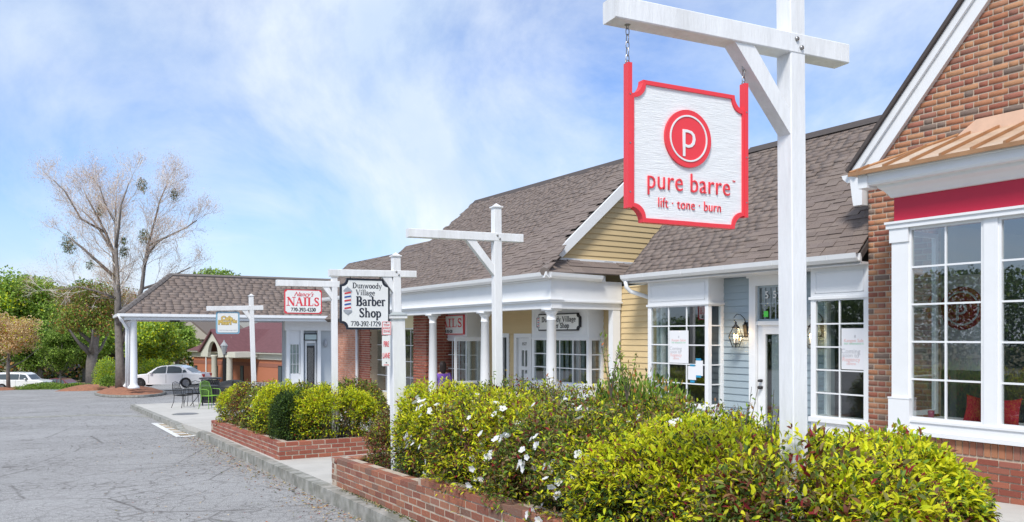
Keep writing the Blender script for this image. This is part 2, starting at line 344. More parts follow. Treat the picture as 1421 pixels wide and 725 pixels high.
# ------------------------------------------------------------------ ground, road, kerb, pavement
def sheet(name, slist, wlist, h, mt, kind='structure'):
    V = []; q = []
    for s in slist:
        for w in wlist: V.append((s*dS[0]+w*nS[0], s*dS[1]+w*nS[1], zs(s)+h))
    n = len(wlist)
    for i in range(len(slist)-1):
        for j in range(n-1): a = i*n+j; q.append((a, a+1, a+n+1, a+n))
    o = npmesh(name, V, q, mt); return tag(o, kind=kind)
sheet('ground', [-300, -100, -25, 0, 30, 62, 125, 300, 900], [-500, -60, 0, 60, 500], -.03, M['grass'])
sheet('road', [-40, -25, 0, 20, 40, 62, 76], [-45, -20, 0, 20, 45], 0, M['asphalt'])
KL = [(-4, 2.66), (7.9, 2.56), (18.96, 2.40), (21.46, 2.22), (34.2, 1.85)]
def kerbw(s):
    for (a, x), (b, y) in zip(KL, KL[1:]):
        if s <= b: return x+(y-x)*(s-a)/(b-a)
    return KL[-1][1]
def kerb_h(s):   # dropped at the ramp
    if 19.3 < s < 21.2: return .03
    if 18.9 < s <= 19.3: return .15-.12*(s-18.9)/.4
    if 21.2 <= s < 21.9: return .03+.12*(s-21.2)/.7
    return .15
def SP(s, w, h): return (s*dS[0]+w*nS[0], s*dS[1]+w*nS[1], zs(s)+h)
pave = tag(bpy.data.objects.new('pavement', None), kind='structure'); link(pave)
kerb = tag(bpy.data.objects.new('kerb', None), kind='structure'); link(kerb)
def slab(mb, s0, s1, w00, w01, w10, w11, h0, h1, depth=.14):
    """block between s0,s1; w00,w01 edges at s0; w10,w11 edges at s1"""
    t = [mb.p(SP(s0, w00, h0)), mb.p(SP(s0, w01, h0)), mb.p(SP(s1, w11, h1)), mb.p(SP(s1, w10, h1))]
    b = [mb.p(SP(s0, w00, h0-depth)), mb.p(SP(s0, w01, h0-depth)), mb.p(SP(s1, w11, h1-depth)), mb.p(SP(s1, w10, h1-depth))]
    mb.face(t[::-1]); mb.face(b)
    for k in range(4): mb.face([t[k], t[(k+1) % 4], b[(k+1) % 4], b[k]])
s = -4.0
while s < 34.2:
    st = .6 if 18.6 < s < 22 else 2.4; e = min(s+st, 34.2)
    mb = MB(); n = 4
    for k in range(n):
        a = s+.006+(e-s-.012)*k/n; b = s+.006+(e-s-.012)*(k+1)/n
        slab(mb, a, b, kerbw(a), kerbw(a)+.15, kerbw(b), kerbw(b)+.15, kerb_h(a), kerb_h(b), .3)
    mb.build('kerb_stone', M['kerb'], kerb); s = e
ws = [None, 4.0, 5.5, 7.0, 8.5, 10.0, 11.5, 13.5]
s = -4.0
while s < 34.0:
    e = min(s+1.5, 34.2)
    for j in range(len(ws)-1):
        mb = MB(); wa = [kerbw(s)+.156 if ws[j] is None else ws[j]+.006, ws[j+1]-.006]; wb = [kerbw(e)+.156 if ws[j] is None else ws[j]+.006, ws[j+1]-.006]
        j0 = random.uniform(-.003, .003)
        h0 = .15; h1 = .15
        if j == 0: h0 = min(.15, kerb_h(s)+.06) if kerb_h(s) < .1 else .15; h1 = .15 if kerb_h(e) > .1 else .15
        slab(mb, s+.006, e-.006, wa[0], wa[1], wb[0], wb[1], .15+j0, .15+j0, .14)
        mb.build('slab', M['concrete'], pave)
    s = e
sheet('pavement_bedding', [-4, 34.1], [2.9, 13.4], .12, M['kerb'])
# painted ramp outline on the road
def road_poly(name, pts, h, mt, kind='structure'):
    mb = MB(); mb.poly([G(x, y, h) for x, y in pts]); return tag(mb.build(name, mt), kind=kind)
road_poly('ramp_pad', [(214, 588), (234, 589), (250, 593), (273, 604), (247, 604.5)], .006, M['tan'])
ln = tag(bpy.data.objects.new('ramp_marking', None), kind='structure'); link(ln)
def stripe(pts):
    mb = MB(); mb.poly([G(x, y, .012) for x, y in pts]); mb.build('paint_stripe', M['paintline'], ln)
stripe([(209.5, 587.6), (217, 587.2), (252, 606), (245, 607)]); stripe([(245.5, 605.6), (272, 604), (276, 605.2), (248, 607)])
stripe([(209.5, 587.6), (214, 587), (236, 588), (234, 589)])
for k in range(4):
    y = 591+k*3.4; x = 223+k*6.6; stripe([(x, y), (x+1.5, y+.9), (x+20, y+1.2), (x+19, y+.3)])
road_poly('asphalt_patch', [(0, 579), (130, 575), (300, 580), (300, 582), (130, 577), (0, 582)], .004, M['kerb'])

# ------------------------------------------------------------------ generic architecture builders
UB = {}
def unit_box(name, mt, jit=0, seed=0, wedge=0):
    """1x1x1 box centred on x,y,z with slightly uneven corners"""
    r = random.Random(seed); mb = MB(); mb.box(-.5, .5, -.5, .5, -.5, .5)
    mb.v = [(x+r.uniform(-jit, jit), y+r.uniform(-jit, jit), z+r.uniform(-jit, jit)) for x, y, z in mb.v]
    me = bpy.data.meshes.new(name); me.from_pydata(mb.v, [], mb.f); me.materials.append(mt); return me
def brick_meshes(mt):
    if mt.name not in UB:
        L = []
        for k in range(5):   # chamfered face, front is -y
            r = random.Random(k); mb = MB(); j = lambda a: a+r.uniform(-.012, .012)
            a = [mb.p((j(x), .5, j(z))) for x, z in ((-.5, -.5), (.5, -.5), (.5, .5), (-.5, .5))]
            b = [mb.p((j(x), -.42, j(z))) for x, z in ((-.5, -.5), (.5, -.5), (.5, .5), (-.5, .5))]
            c = [mb.p((j(x)*.972, -.5, j(z)*.93)) for x, z in ((-.5, -.5), (.5, -.5), (.5, .5), (-.5, .5))]
            mb.face(a[::-1]); mb.face(c)
            for i in range(4): n = (i+1) % 4; mb.face([a[i], a[n], b[n], b[i]]); mb.face([b[i], b[n], c[n], c[i]])
            me = bpy.data.meshes.new('brick'); me.from_pydata(mb.v, [], mb.f); me.materials.append(mt); L.append(me)
        UB[mt.name] = L
    return UB[mt.name]
def place_pieces(items, meshes, parent, name, rest_name, limit=300, keyf=None):
    """items: list of (matrix 4x4 local, size key). the first `limit` by key are objects, the rest one joined part"""
    items = sorted(items, key=lambda t: -t[1])
    for i, (m, _) in enumerate(items[:limit]):
        o = bpy.data.objects.new(name, meshes[i % len(meshes)]); link(o, parent); o.matrix_basis = m
    rest = items[limit:]
    if rest:
        me0 = meshes[0]; co = np.array([v.co[:] for v in me0.vertices]); fs = [tuple(p.vertices) for p in me0.polygons]
        q = np.array([f for f in fs if len(f) == 4]); nv = len(co); V = []; Q = []
        for i, (m, _) in enumerate(rest):
            A = np.array(m); V.append(co@A[:3, :3].T+A[:3, 3]); Q.append(q+i*nv)
        o = npmesh(rest_name, np.concatenate(V), np.concatenate(Q), me0.materials[0], parent); o['kind'] = 'stuff'
def brick_items(fr, u0, u1, z0, z1, v, bond='flemish', clip=None, course=.0677, L=.2032, depth=.06, side=False, slope=0):
    """bricks of a wall face whose front lies at v; local coordinates of a frame building; returns items"""
    out = []; H = course-.0135; k = 0; z = z0
    while z+course*.6 < z1:
        lo, hi = u0, u1; 
        if clip: lo, hi = clip(z+course*.5, lo, hi)
        if hi-lo > .03:
            pos = lo if clip is None or k % 2 == 0 else lo
            x = u0-((k % 2)*L*.5 if bond != 'flemish' else (k % 2)*.15)
            j = 0
            while x < hi:
                l = L if (bond != 'flemish' or j % 2 == 0) else .1016
                a, b = max(x, lo), min(x+l-.0125, hi)
                if b-a > .025:
                    m = Matrix.Translation((-(a+b)/2, v+depth/2-random.uniform(0, .004), z+course/2)) @ Matrix.Rotation(random.uniform(-.006, .006), 4, 'Y') @ Matrix.Diagonal((b-a, depth, H*random.uniform(.95, 1), 1))
                    Y = fr.XY((a+b)/2, v)[1] if fr else 1
                    out.append((m, (b-a)/max(Y, .1)**2))
                x += l; j += 1
        z += course; k += 1
    return out
def side_items(u, v0, v1, z0, z1, bond='flemish', course=.0677, L=.2032, depth=.06, sgn=1):
    """bricks on a wall end (plane u = const) running in v"""
    out = []; k = 0; z = z0
    while z+course*.6 < z1:
        x = v0-(k % 2)*.15; j = 0
        while x < v1:
            l = L if (bond != 'flemish' or j % 2 == 0) else .1016; a, b = max(x, v0), min(x+l-.0105, v1)
            if b-a > .025:
                m = Matrix.Translation((-u-sgn*depth/2, (a+b)/2, z+course/2)) @ Matrix.Rotation(R(90)*sgn, 4, 'Z') @ Matrix.Diagonal((b-a, depth, course-.0105, 1))
                out.append((m, (b-a)*.01))
            x += l; j += 1
        z += course; k += 1
    return out
CL = {}
def clap_mesh(mt):
    if mt.name not in CL:
        mb = MB()   # wedge: thick at the bottom, thin on top, front is -y
        a = [mb.p(q) for q in ((-.5, .5, -.5), (.5, .5, -.5), (.5, -.5, -.5), (-.5, -.5, -.5))]; b = [mb.p(q) for q in ((-.5, .5, .5), (.5, .5, .5), (.5, .15, .5), (-.5, .15, .5))]
        mb.face(a); mb.face(b[::-1])
        for i in range(4): n = (i+1) % 4; mb.face([a[n], a[i], b[i], b[n]])
        me = bpy.data.meshes.new('clapboard'); me.from_pydata(mb.v, [], mb.f); me.materials.append(mt); CL[mt.name] = me
    return CL[mt.name]
def clapboards(parent, segs, z0, z1, v, mt, exp=.102, axis='u', clip=None):
    """boards as separate parts; segs = [(u0,u1,zlo,zhi)]; axis 'v' runs along v on plane u=v"""
    me = clap_mesh(mt)
    for (a0, b0, zl, zh) in segs:
        z = z0
        while z < zh:
            if z+exp > zl:
                a, b = a0, b0
                if clip: a, b = clip(z+exp*.5, a, b)
                if b-a > .02:
                    o = bpy.data.objects.new('clapboard', me); link(o, parent)
                    zz0 = max(z, zl); hh = min(z+exp*1.08, zh)-zz0
                    if axis == 'u': o.matrix_basis = Matrix.Translation((-(a+b)/2, v-.008, zz0+hh/2)) @ Matrix.Diagonal((b-a, .024, hh, 1))
                    else: o.matrix_basis = Matrix.Translation((-v+.008, (a+b)/2, zz0+hh/2)) @ Matrix.Rotation(R(90), 4, 'Z') @ Matrix.Diagonal((b-a, .024, hh, 1))
            z += exp
def shingles(roof, u0, u1, v0, z0, v1, z1, mt, keep=None, w=.18, exp=.085, limit=300, fr=None, cell=None):
    """shingle field on the plane that rises from (v0,z0) to (v1,z1) between u0 and u1 (roof in local frame)"""
    L = math.hypot(v1-v0, z1-z0); a = math.atan2(z1-z0, v1-v0); n = int(L/exp)+1; items = []
    me = bpy.data.meshes.get('shingle_'+mt.name) or unit_box('shingle_'+mt.name, mt, .0)
    for r in range(n):
        t = (r+.5)*exp; x = u0-random.uniform(0, w)
        if t > L: break
        while x < u1:
            ww = w*random.uniform(.75, 1.3); A, B = max(x, u0), min(x+ww-.003, u1); x += ww
            if B-A < .04: continue
            vm, zm = v0+t*math.cos(a), z0+t*math.sin(a)
            if keep and not keep((A+B)/2, vm, zm): continue
            th = random.choice((.009, .012, .017))
            m = Matrix.Translation((-(A+B)/2, vm-math.sin(a)*th*.7, zm+math.cos(a)*th*.7)) @ Matrix.Rotation(a-R(3.2), 4, 'X') @ Matrix.Diagonal((B-A, exp*1.14, th, 1))
            Y = fr.XY((A+B)/2, vm)[1] if fr else 1
            items.append((m, 1/Y))
    place_pieces(items, [me], roof, 'shingle', 'shingle_field', limit)
def bar(parent, name, mt, a, b, c, d, e, f_): mb = MB(True); mb.box(a, b, c, d, e, f_); return mb.build(name, mt, parent)
def window_u(parent, u0, u1, z0, z1, v, cols, rows, mt_frame, mt_glass, fw=.045, mw=.018, depth=.05, name='window', pane=True):
    """window in a plane v = const: frame with panes and muntins as sub-parts"""
    mb = MB(True); mb.box(u0, u0+fw, v, v+depth, z0, z1); mb.box(u1-fw, u1, v, v+depth, z0, z1); mb.box(u0+fw, u1-fw, v, v+depth, z1-fw, z1); mb.box(u0+fw, u1-fw, v, v+depth, z0, z0+fw)
    w = mb.build(name, mt_frame, parent)
    a, b, c, d = u0+fw, u1-fw, z0+fw, z1-fw; m = depth*.45
    for i in range(1, cols): x = a+(b-a)*i/cols; bar(w, 'muntin', mt_frame, x-mw/2, x+mw/2, v+m-.012, v+m+.012, c, d)
    for j in range(1, rows):
        y = c+(d-c)*j/rows; mb = MB(True)
        for i in range(cols): mb.box(a+(b-a)*i/cols+(mw/2 if i else 0), a+(b-a)*(i+1)/cols-(mw/2 if i < cols-1 else 0), v+m-.012, v+m+.012, y-mw/2, y+mw/2)
        mb.build('muntin', mt_frame, w)
    if pane:
        for i in range(cols):
            for j in range(rows):
                p = bar(w, 'pane', mt_glass, a+(b-a)*i/cols+.002, a+(b-a)*(i+1)/cols-.002, v+m+.0, v+m+.004, c+(d-c)*j/rows+.002, c+(d-c)*(j+1)/rows-.002)
    return w
def window_v(parent, u, v0, v1, z0, z1, cols, rows, mt_frame, mt_glass, fw=.04, mw=.018, depth=.05, name='window'):
    """window in a plane u = const (bay side)"""
    mb = MB(True); mb.box(u, u+depth, v0, v0+fw, z0, z1); mb.box(u, u+depth, v1-fw, v1, z0, z1); mb.box(u, u+depth, v0+fw, v1-fw, z1-fw, z1); mb.box(u, u+depth, v0+fw, v1-fw, z0, z0+fw)
    w = mb.build(name, mt_frame, parent); a, b, c, d = v0+fw, v1-fw, z0+fw, z1-fw; m = depth*.45
    for j in range(1, rows): y = c+(d-c)*j/rows; bar(w, 'muntin', mt_frame, u+m-.012, u+m+.012, a, b, y-mw/2, y+mw/2)
    for j in range(rows): bar(w, 'pane', mt_glass, u+m, u+m+.004, a, b, c+(d-c)*j/rows+.002, c+(d-c)*(j+1)/rows-.002)
    return w
def gutter(parent, path, name='gutter', r=.055, mt=None):
    """half-round style gutter along a path of (u,v,z), front face towards -v"""
    mb = MB(True); prof = [(0, 0), (0, -.09), (-.05, -.1), (-.095, -.06), (-.11, 0), (-.1, 0), (-.085, -.05), (-.045, -.085), (-.012, -.08), (-.012, 0)]
    for (a, b) in zip(path, path[1:]):
        if abs(a[1]-b[1]) < 1e-6: pts = [(a[0], a[1]+p, a[2]+q) for p, q in prof]
        else: pts = [(a[0]+p, a[1], a[2]+q) for p, q in prof]
        mb.prism(pts, (b[0]-a[0], b[1]-a[1], b[2]-a[2]))
    return mb.build(name, mt or M['trim'], parent)

# ------------------------------------------------------------------ lettering
_tc = bpy.data.curves.new('tmp_text', 'FONT')
_to = bpy.data.objects.new('tmp_text', _tc); COL.objects.link(_to)
def text_part(parent, name, s, size, x, z, y=0, mt=None, ext=.002, xs=1.0, bold=0, align='CENTER', shear=0, spacing=1.0, rotm=None):
    """text lying in the local x-z plane facing -y, centred on (x, z)"""
    _tc.body = s; _tc.size = size; _tc.extrude = ext; _tc.offset = bold; _tc.align_x = align; _tc.align_y = 'CENTER'; _tc.shear = shear; _tc.space_character = spacing; _tc.resolution_u = 3
    bpy.context.view_layer.update(); dg = bpy.context.evaluated_depsgraph_get()
    me = bpy.data.meshes.new_from_object(_to.evaluated_get(dg)); me.name = name
    me.transform(Matrix.Rotation(R(90), 4, 'X') @ Matrix.Diagonal((xs, 1, 1, 1))); me.transform(Matrix.Translation((x, y, z)) if rotm is None else rotm)
    me.materials.clear(); me.materials.append(mt); return link(bpy.data.objects.new(name, me), parent)
# a small serif alphabet built from strokes: (x0,y0,x1,y1,weight) thick/thin, arcs as (cx,cy,rx,ry,a0,a1,thickness)
def glyphs():
    T, t = .15, .055; g = {}
    S_ = lambda x, y, w=.16: ('l', x-w, y, x+w, y, t)
    g['N'] = (.8, [('l', .12, 0, .12, .7, t), ('l', .12, .7, .66, 0, T), ('l', .66, 0, .66, .7, t), S_(.12, .02), S_(.08, .69, .1), S_(.66, .69)])
    g['A'] = (.74, [('l', .1, 0, .36, .7, t), ('l', .36, .7, .62, 0, T), ('l', .2, .24, .5, .24, t), S_(.1, .02, .1), S_(.62, .02, .13)])
    g['I'] = (.38, [('l', .19, 0, .19, .7, T), S_(.19, .02), S_(.19, .68)])
    g['L'] = (.64, [('l', .2, 0, .2, .7, T), S_(.2, .68), ('l', .06, .02, .56, .02, t), ('l', .56, .02, .57, .2, t)])
    g['S'] = (.56, [('a', .28, .52, .17, .16, 20, 200, .08), ('l', .14, .45, .42, .26, T), ('a', .28, .18, .18, .16, 200, 380, .08), ('l', .44, .5, .44, .68, t), ('l', .1, .02, .1, .2, t)])
    g['B'] = (.66, [('l', .18, 0, .18, .7, T), ('a', .34, .53, .17, .16, -90, 90, .1), ('a', .34, .18, .21, .18, -90, 90, .1), ('l', .04, .69, .36, .69, t), ('l', .18, .36, .36, .36, t), ('l', .04, .01, .36, .01, t)])
    g['D'] = (.76, [('l', .18, 0, .18, .7, T), ('a', .3, .35, .32, .34, -90, 90, .1), ('l', .04, .69, .32, .69, t), ('l', .04, .01, .32, .01, t)])
    g['V'] = (.72, [('l', .1, .7, .36, 0, T), ('l', .36, 0, .6, .7, t), S_(.1, .69, .12), S_(.62, .69, .1)])
    g['a'] = (.48, [('a', .2, .34, .13, .12, 0, 180, .07), ('l', .34, .02, .34, .34, .12), ('a', .2, .13, .14, .12, 0, 360, .07), ('l', .34, .02, .45, .04, t)])
    g['r'] = (.4, [('l', .14, 0, .14, .46, .12), ('a', .27, .36, .1, .1, 20, 150, .07), S_(.14, .02, .11), S_(.08, .45, .07)])
    g['b'] = (.52, [('l', .12, 0, .12, .72, .12), ('a', .26, .23, .17, .22, 0, 360, .08), S_(.06, .71, .07)])
    g['e'] = (.46, [('a', .24, .23, .17, .22, 0, 320, .08), ('l', .08, .26, .4, .26, t)])
    g['h'] = (.56, [('l', .12, 0, .12, .72, .12), ('a', .27, .3, .14, .15, 0, 160, .07), ('l', .41, 0, .41, .32, .12), S_(.12, .02, .1), S_(.41, .02, .1), S_(.07, .71, .07)])
    g['o'] = (.5, [('a', .25, .23, .18, .22, 0, 360, .09)])
    g['p'] = (.54, [('l', .12, -.22, .12, .46, .12), ('a', .27, .23, .17, .22, 0, 360, .08), S_(.12, -.2, .1), S_(.07, .45, .07)])
    g['u'] = (.56, [('l', .12, .12, .12, .46, .12), ('a', .26, .15, .14, .14, 180, 340, .07), ('l', .42, 0, .42, .46, .12), S_(.06, .45, .07), S_(.37, .45, .07), S_(.47, .02, .06)])
    g['n'] = (.56, [('l', .12, 0, .12, .46, .12), ('a', .27, .3, .14, .15, 0, 160, .07), ('l', .41, 0, .41, .32, .12), S_(.12, .02, .1), S_(.41, .02, .1), S_(.07, .45, .07)])
    g['w'] = (.74, [('l', .08, .46, .22, 0, .11), ('l', .22, 0, .36, .46, t), ('l', .36, .46, .5, 0, .11), ('l', .5, 0, .64, .46, t), S_(.08, .45, .08), S_(.64, .45, .08)])
    g['d'] = (.54, [('l', .41, 0, .41, .72, .12), ('a', .25, .23, .17, .22, 0, 360, .08), S_(.36, .71, .07), S_(.46, .02, .06)])
    g['y'] = (.52, [('l', .08, .46, .26, 0, .11), ('l', .44, .46, .2, -.2, t), ('l', .2, -.2, .08, -.2, .07), S_(.08, .45, .08), S_(.44, .45, .07)])
    g['i'] = (.3, [('l', .15, 0, .15, .46, .12), S_(.15, .02, .1), S_(.1, .45, .07), ('a', .15, .62, .03, .03, 0, 360, .07)])
    g['l'] = (.3, [('l', .15, 0, .15, .72, .12), S_(.15, .02, .1), S_(.1, .71, .07)])
    g['g'] = (.5, [('a', .23, .28, .14, .15, 0, 360, .08), ('a', .25, -.08, .17, .11, 0, 360, .06), ('l', .33, .4, .46, .44, .06)])
    g['7'] = (.5, [('l', .06, .66, .44, .66, .08), ('l', .44, .66, .2, 0, .1), ('l', .06, .66, .06, .54, t)])
    g['0'] = (.5, [('a', .25, .34, .17, .33, 0, 360, .09)])
    g['3'] = (.48, [('a', .22, .52, .15, .15, -80, 160, .08), ('a', .22, .18, .17, .18, -170, 85, .09)])
    g['9'] = (.5, [('a', .25, .47, .17, .2, 0, 360, .08), ('a', .1, .4, .33, .4, -80, 10, .08)])
    g['2'] = (.5, [('a', .24, .5, .16, .17, -10, 170, .08), ('l', .39, .45, .08, .04, .08), ('l', .06, .03, .44, .03, .08)])
    g['1'] = (.4, [('l', .2, 0, .2, .68, .11), ('l', .2, .66, .1, .56, .06), S_(.2, .02, .12)])
    g['4'] = (.5, [('l', .34, 0, .34, .68, .1), ('l', .34, .68, .05, .22, t), ('l', .05, .2, .46, .2, .07)])
    g['5'] = (.48, [('l', .12, .66, .42, .66, .08), ('l', .12, .66, .11, .38, t), ('a', .22, .2, .18, .2, -160, 120, .09)])
    g['-'] = (.3, [('l', .04, .24, .26, .24, .08)]); g[' '] = (.3, [])
    return g
GL = glyphs()
def serif(parent, name, s, size, x, z, mt, y=0, xs=1.0, wt=1.0, ext=.002):
    """raised serif lettering centred on (x, z), cap height = .7 * size"""
    tot = sum(GL[c][0] for c in s)*size*xs; cx = x-tot/2; mb = MB()
    def stroke(a, b, w, k):
        d = Vector((b[0]-a[0], b[1]-a[1])); 
        if d.length < 1e-6: return
        n = Vector((-d.y, d.x)).normalized()*w/2
        q = [(a[0]+n.x, a[1]+n.y), (a[0]-n.x, a[1]-n.y), (b[0]-n.x, b[1]-n.y), (b[0]+n.x, b[1]+n.y)]
        e = ext*(1+.03*k)
        mb.prism([(p[0], y, p[1]) for p in q], (0, -e, 0))
    k = 0
    for c in s:
        adv, st = GL[c]
        for q in st:
            k += 1
            f = lambda u, w: (cx+u*size*xs, z+(w-.35)*size)
            if q[0] == 'l': stroke(f(q[1], q[2]), f(q[3], q[4]), q[5]*size*wt, k % 11)
            else:
                _, ax, ay, rx, ry, a0, a1, w = q; n = 10
                pts = [f(ax+rx*math.cos(R(a0+(a1-a0)*i/n)), ay+ry*math.sin(R(a0+(a1-a0)*i/n))) for i in range(n+1)]
                for i in range(n):
                    th = w*(1+.5*abs(math.cos(R(a0+(a1-a0)*(i+.5)/n)))); stroke(pts[i], pts[i+1], th*size*wt, (k+i) % 13)
        cx += adv*size*xs
    return mb.build(name, mt, parent)

# ------------------------------------------------------------------ brick storefront with copper awning roof (right edge of the view)
VB, VW, VE = .87, 1.22, .70          # grey shop: bay front, wall, gutter
def brick_shop():
    b = ft('brick_shop', 'mixed brick shop with copper roofed bay window and crimson band at the right edge', 'shop', F)
    vw = .85; uc = F.U(1205, vw); zb = F.gz(0, 0)-.4
    ru, rz = F.uz(1180, 240, vw-.06)            # foot of the rake
    ru2, rz2 = F.uz(1340, 0, vw-.06); sl = (rz2-rz)/(ru-ru2)
    uap = -3.4; zap = rz+(ru-uap)*sl
    clip = lambda z, lo, hi: (max(lo, -99), min(hi, ru-.16-(z-rz)/sl)) if z > rz-.1 else (lo, hi)
    mb = MB(True); 
    pts = [(uc, zb), (uc, rz-.12), (ru-.12-.0, rz+.0), (uap, zap-.12), (uap-.2, zap-.3), (-5.8, rz-.12), (-5.8, zb)]
    # wall with an opening behind the bay
    zt = 2.95
    def wallpoly(ps): mb.prism([(u, vw+.006, z) for u, z in ps], (0, .12, 0))
    wallpoly([(uc, zb), (uc, zt), (1.32, zt), (1.32, zb)])
    wallpoly([(1.32, zt), (uc, zt), (uc, rz-.05), (uap, zap-.1), (-5.8, rz), (-5.8, zt)])
    wall = mb.build('wall', M['mortar'], b)
    it = brick_items(F, .2, uc, zb+.3, 3.0, vw, 'flemish', clip=lambda z, lo, hi: (1.30, hi))
    it += brick_items(F, -2.2, uc, 3.0+.0677-((3.0-zb-.3) % .0677)-.0677, zap-.3, vw, 'flemish', clip=clip)
    place_pieces(it, brick_meshes(M['brick']), wall, 'brick', 'brickwork', 300)
    # end wall return
    mb = MB(True); mb.box(uc-.1, uc-.012, vw+.14, 6.5, zb, rz-.1); e = mb.build('side_wall', M['mortar'], b)
    place_pieces(side_items(uc, vw+.03, 3.6, zb+.3, rz-.2, sgn=-1), brick_meshes(M['brick']), e, 'brick', 'brickwork', 60)
    # roof behind the gable (front slope, seen edge on) and rake boards
    for sg, nm in ((1, 0), (-1, 1)):
        mb = MB(True)
        ua, za = (ru, rz) if sg == 1 else (2*uap-ru, rz)
        def band(o0, o1, v0, v1):
            d = (uap-ua, zap-za); n_ = Vector((-(d[1]), d[0])).normalized(); n_ = n_ if n_.y > 0 else -n_
            p = [(ua+n_.x*o0, v0, za+n_.y*o0), (uap, v0, zap+o0*1.4), (uap, v0, zap+o1*1.4), (ua+n_.x*o1, v0, za+n_.y*o1)]
            return p
        mb.prism(band(-.02, -.24, 0, 0) and [(q[0], vw-.06, q[2]) for q in band(-.02, -.24, 0, 0)], (0, .08, 0)); mb.build('rake_board', M['trim'], b)
        mb = MB(True); mb.prism([(q[0], vw-.10, q[2]) for q in band(-.018, -.10, 0, 0)], (0, .038, 0)); mb.build('rake_moulding', M['trim'], b)
        mb = MB(True); mb.prism([(q[0], vw-.14, q[2]) for q in band(.03, -.015, 0, 0)], (0, 7.5, 0)); mb.build('roof', M['shinglecap'], b)
    mb = MB(True); mb.prism([(ru+.02, vw-.06, rz-.0), (ru-.16, vw-.06, rz-.02), (ru-.16, vw-.06, rz-.42), (ru-.04, vw-.06, rz-.42), (ru-.02, vw-.06, rz-.3)], (0, .12, 0)); mb.build('eave_return', M['trim'], b)
    mb = MB(True); mb.prism([(ru+.13, vw-.05, rz-.02), (ru+.11, vw-.05, rz-.07), (ru+.05, vw-.05, rz-.12), (ru-.0, vw-.05, rz-.12), (ru-.0, vw-.05, rz-.02)], (0, 5, 0)); mb.build('gutter', M['trim'], b)
    # bay: base, sill, window band
    ul, ur = 1.33, -3.6; zs_, zh = .715, 2.735
    mb = MB(True); mb.box(ur, ul-.012, .012, vw, zb, .56); base = mb.build('bay_base', M['mortar'], b)
    it = brick_items(F, ur+1.6, ul, zb+.32, .40, 0, 'running', course=.0677)
    place_pieces(it, brick_meshes(M['redbrick']), base, 'brick', 'brickwork', 110)
    it = []
    x = ur+1.6
    while x < ul-.05:
        it.append((Matrix.Translation((-(x+.032), .055, .478)) @ Matrix.Diagonal((.056, .11, .14, 1)), 1/F.XY(x, 0)[1])); x += .0677
    place_pieces(it, brick_meshes(M['brick']), base, 'rowlock_brick', 'rowlock_course', 60)
    mb = MB(True); mb.box(ur, ul+.02, -.05, vw-.02, .555, .60); mb.box(ur, ul, -.02, .12, .60, .69); mb.box(ur, ul+.0, -.035, .12, .69, .715); mb.build('sill', M['trim'], b)
    # corner pilaster
    mb = MB(True); mb.box(1.13, 1.31, -.02, .03, .715, 2.74); mb.box(1.10, 1.335, -.045, -.005, .6, .925); mb.box(1.095, 1.34, -.05, -.004, .925, .94); mb.box(1.12, 1.33, -.035, -.003, 2.60, 2.75); mb.box(1.255, 1.325, .03, .13, .715, 2.75); mb.build('pilaster', M['trim'], b)
    # windows: pairs separated by mullions
    u1 = 1.13; k = 0
    for (a, c) in ((.36, 1.13), (-.54, .23), (-1.44, -.67), (-2.34, -1.57), (-3.24, -2.47)):
        window_u(b, a, c, .715, 2.75, .0, 2, 5, M['trim'], M['shopglass'], fw=.03, mw=.019)
        bar(b, 'mullion', M['trim'], a-.13, a, -.015, .1, .715, 2.75)
    window_v(b, ul-.06, .13, vw-.02, .715, 2.75, 1, 5, M['trim'], M['shopglass'], fw=.05)
    mb = MB(True); mb.box(ur, ul+.03, -.05, .13, 2.75, 2.80); mb.box(ur, ul+.04, -.065, .14, 2.80, 2.825); mb.build('head_trim', M['trim'], b)
    mb = MB(True); mb.box(ur, 1.292, -.004, vw, 2.825, 3.09); mb.build('crimson_band', M['crimson'], b)
    mb = MB(True)
    prof = [(0, 3.085), (-.03, 3.09), (-.05, 3.12), (-.09, 3.16), (-.14, 3.19), (-.15, 3.22), (-.22, 3.225), (-.235, 3.25), (-.235, 3.33), (-.25, 3.335), (-.25, 3.36), (vw-.02, 3.36), (vw-.02, 3.085)]
    mb.prism([(ur, v, z) for v, z in prof[7:12]+[(vw-.02, 3.245)]], (1.47-ur, 0, 0))
    for (va, za), (vb_, zb_) in zip(prof[:7], prof[1:8]):
        k0, k1 = 1.295-va*.7, 1.295-vb_*.7; q = [(k0, va, za), (k1, vb_, zb_), (ur, vb_, zb_), (ur, va, za)]; mb.poly(q); mb.poly([(k0, va, za), (k0, vw-.02, za), (k1, vw-.02, zb_), (k1, vb_, zb_)])
    mb.box(ur, 1.28, .0, vw-.02, 3.09, 3.245); mb.build('cornice', M['trim'], b)
    mb = MB(True); mb.box(1.45, 1.56, -.25, -.06, 3.2, 3.36); mb.build('gutter_end', M['trim'], b)
    # copper roof
    ua = 1.63; ze = 3.375; ut, zt2 = F.uz(1362, 180, vw)
    mb = MB(True); e1, e2 = (ua, -.30, ze), (ur, -.30, ze); t1, t2 = (ut+.25, vw, zt2-.02), (ur, vw, zt2-.02)
    wl = (ua-.02, vw, ze+.02)
    mb.poly([e1, t1, t2, e2]); mb.poly([e1, wl, t1]); mb.poly([(ua, -.30, ze-.03), (ur, -.30, ze-.03), e2, e1]); mb.poly([(ua, -.30, ze-.03), e1, wl, (ua-.02, vw, ze-.01)]); mb.poly([(ua, -.3, ze-.03), (ua-.02, vw, ze-.01), (ur, vw, ze-.01), (ur, -.3, ze-.03)])
    cr = mb.build('copper_roof', M['copper'], b)
    x = ua-.1
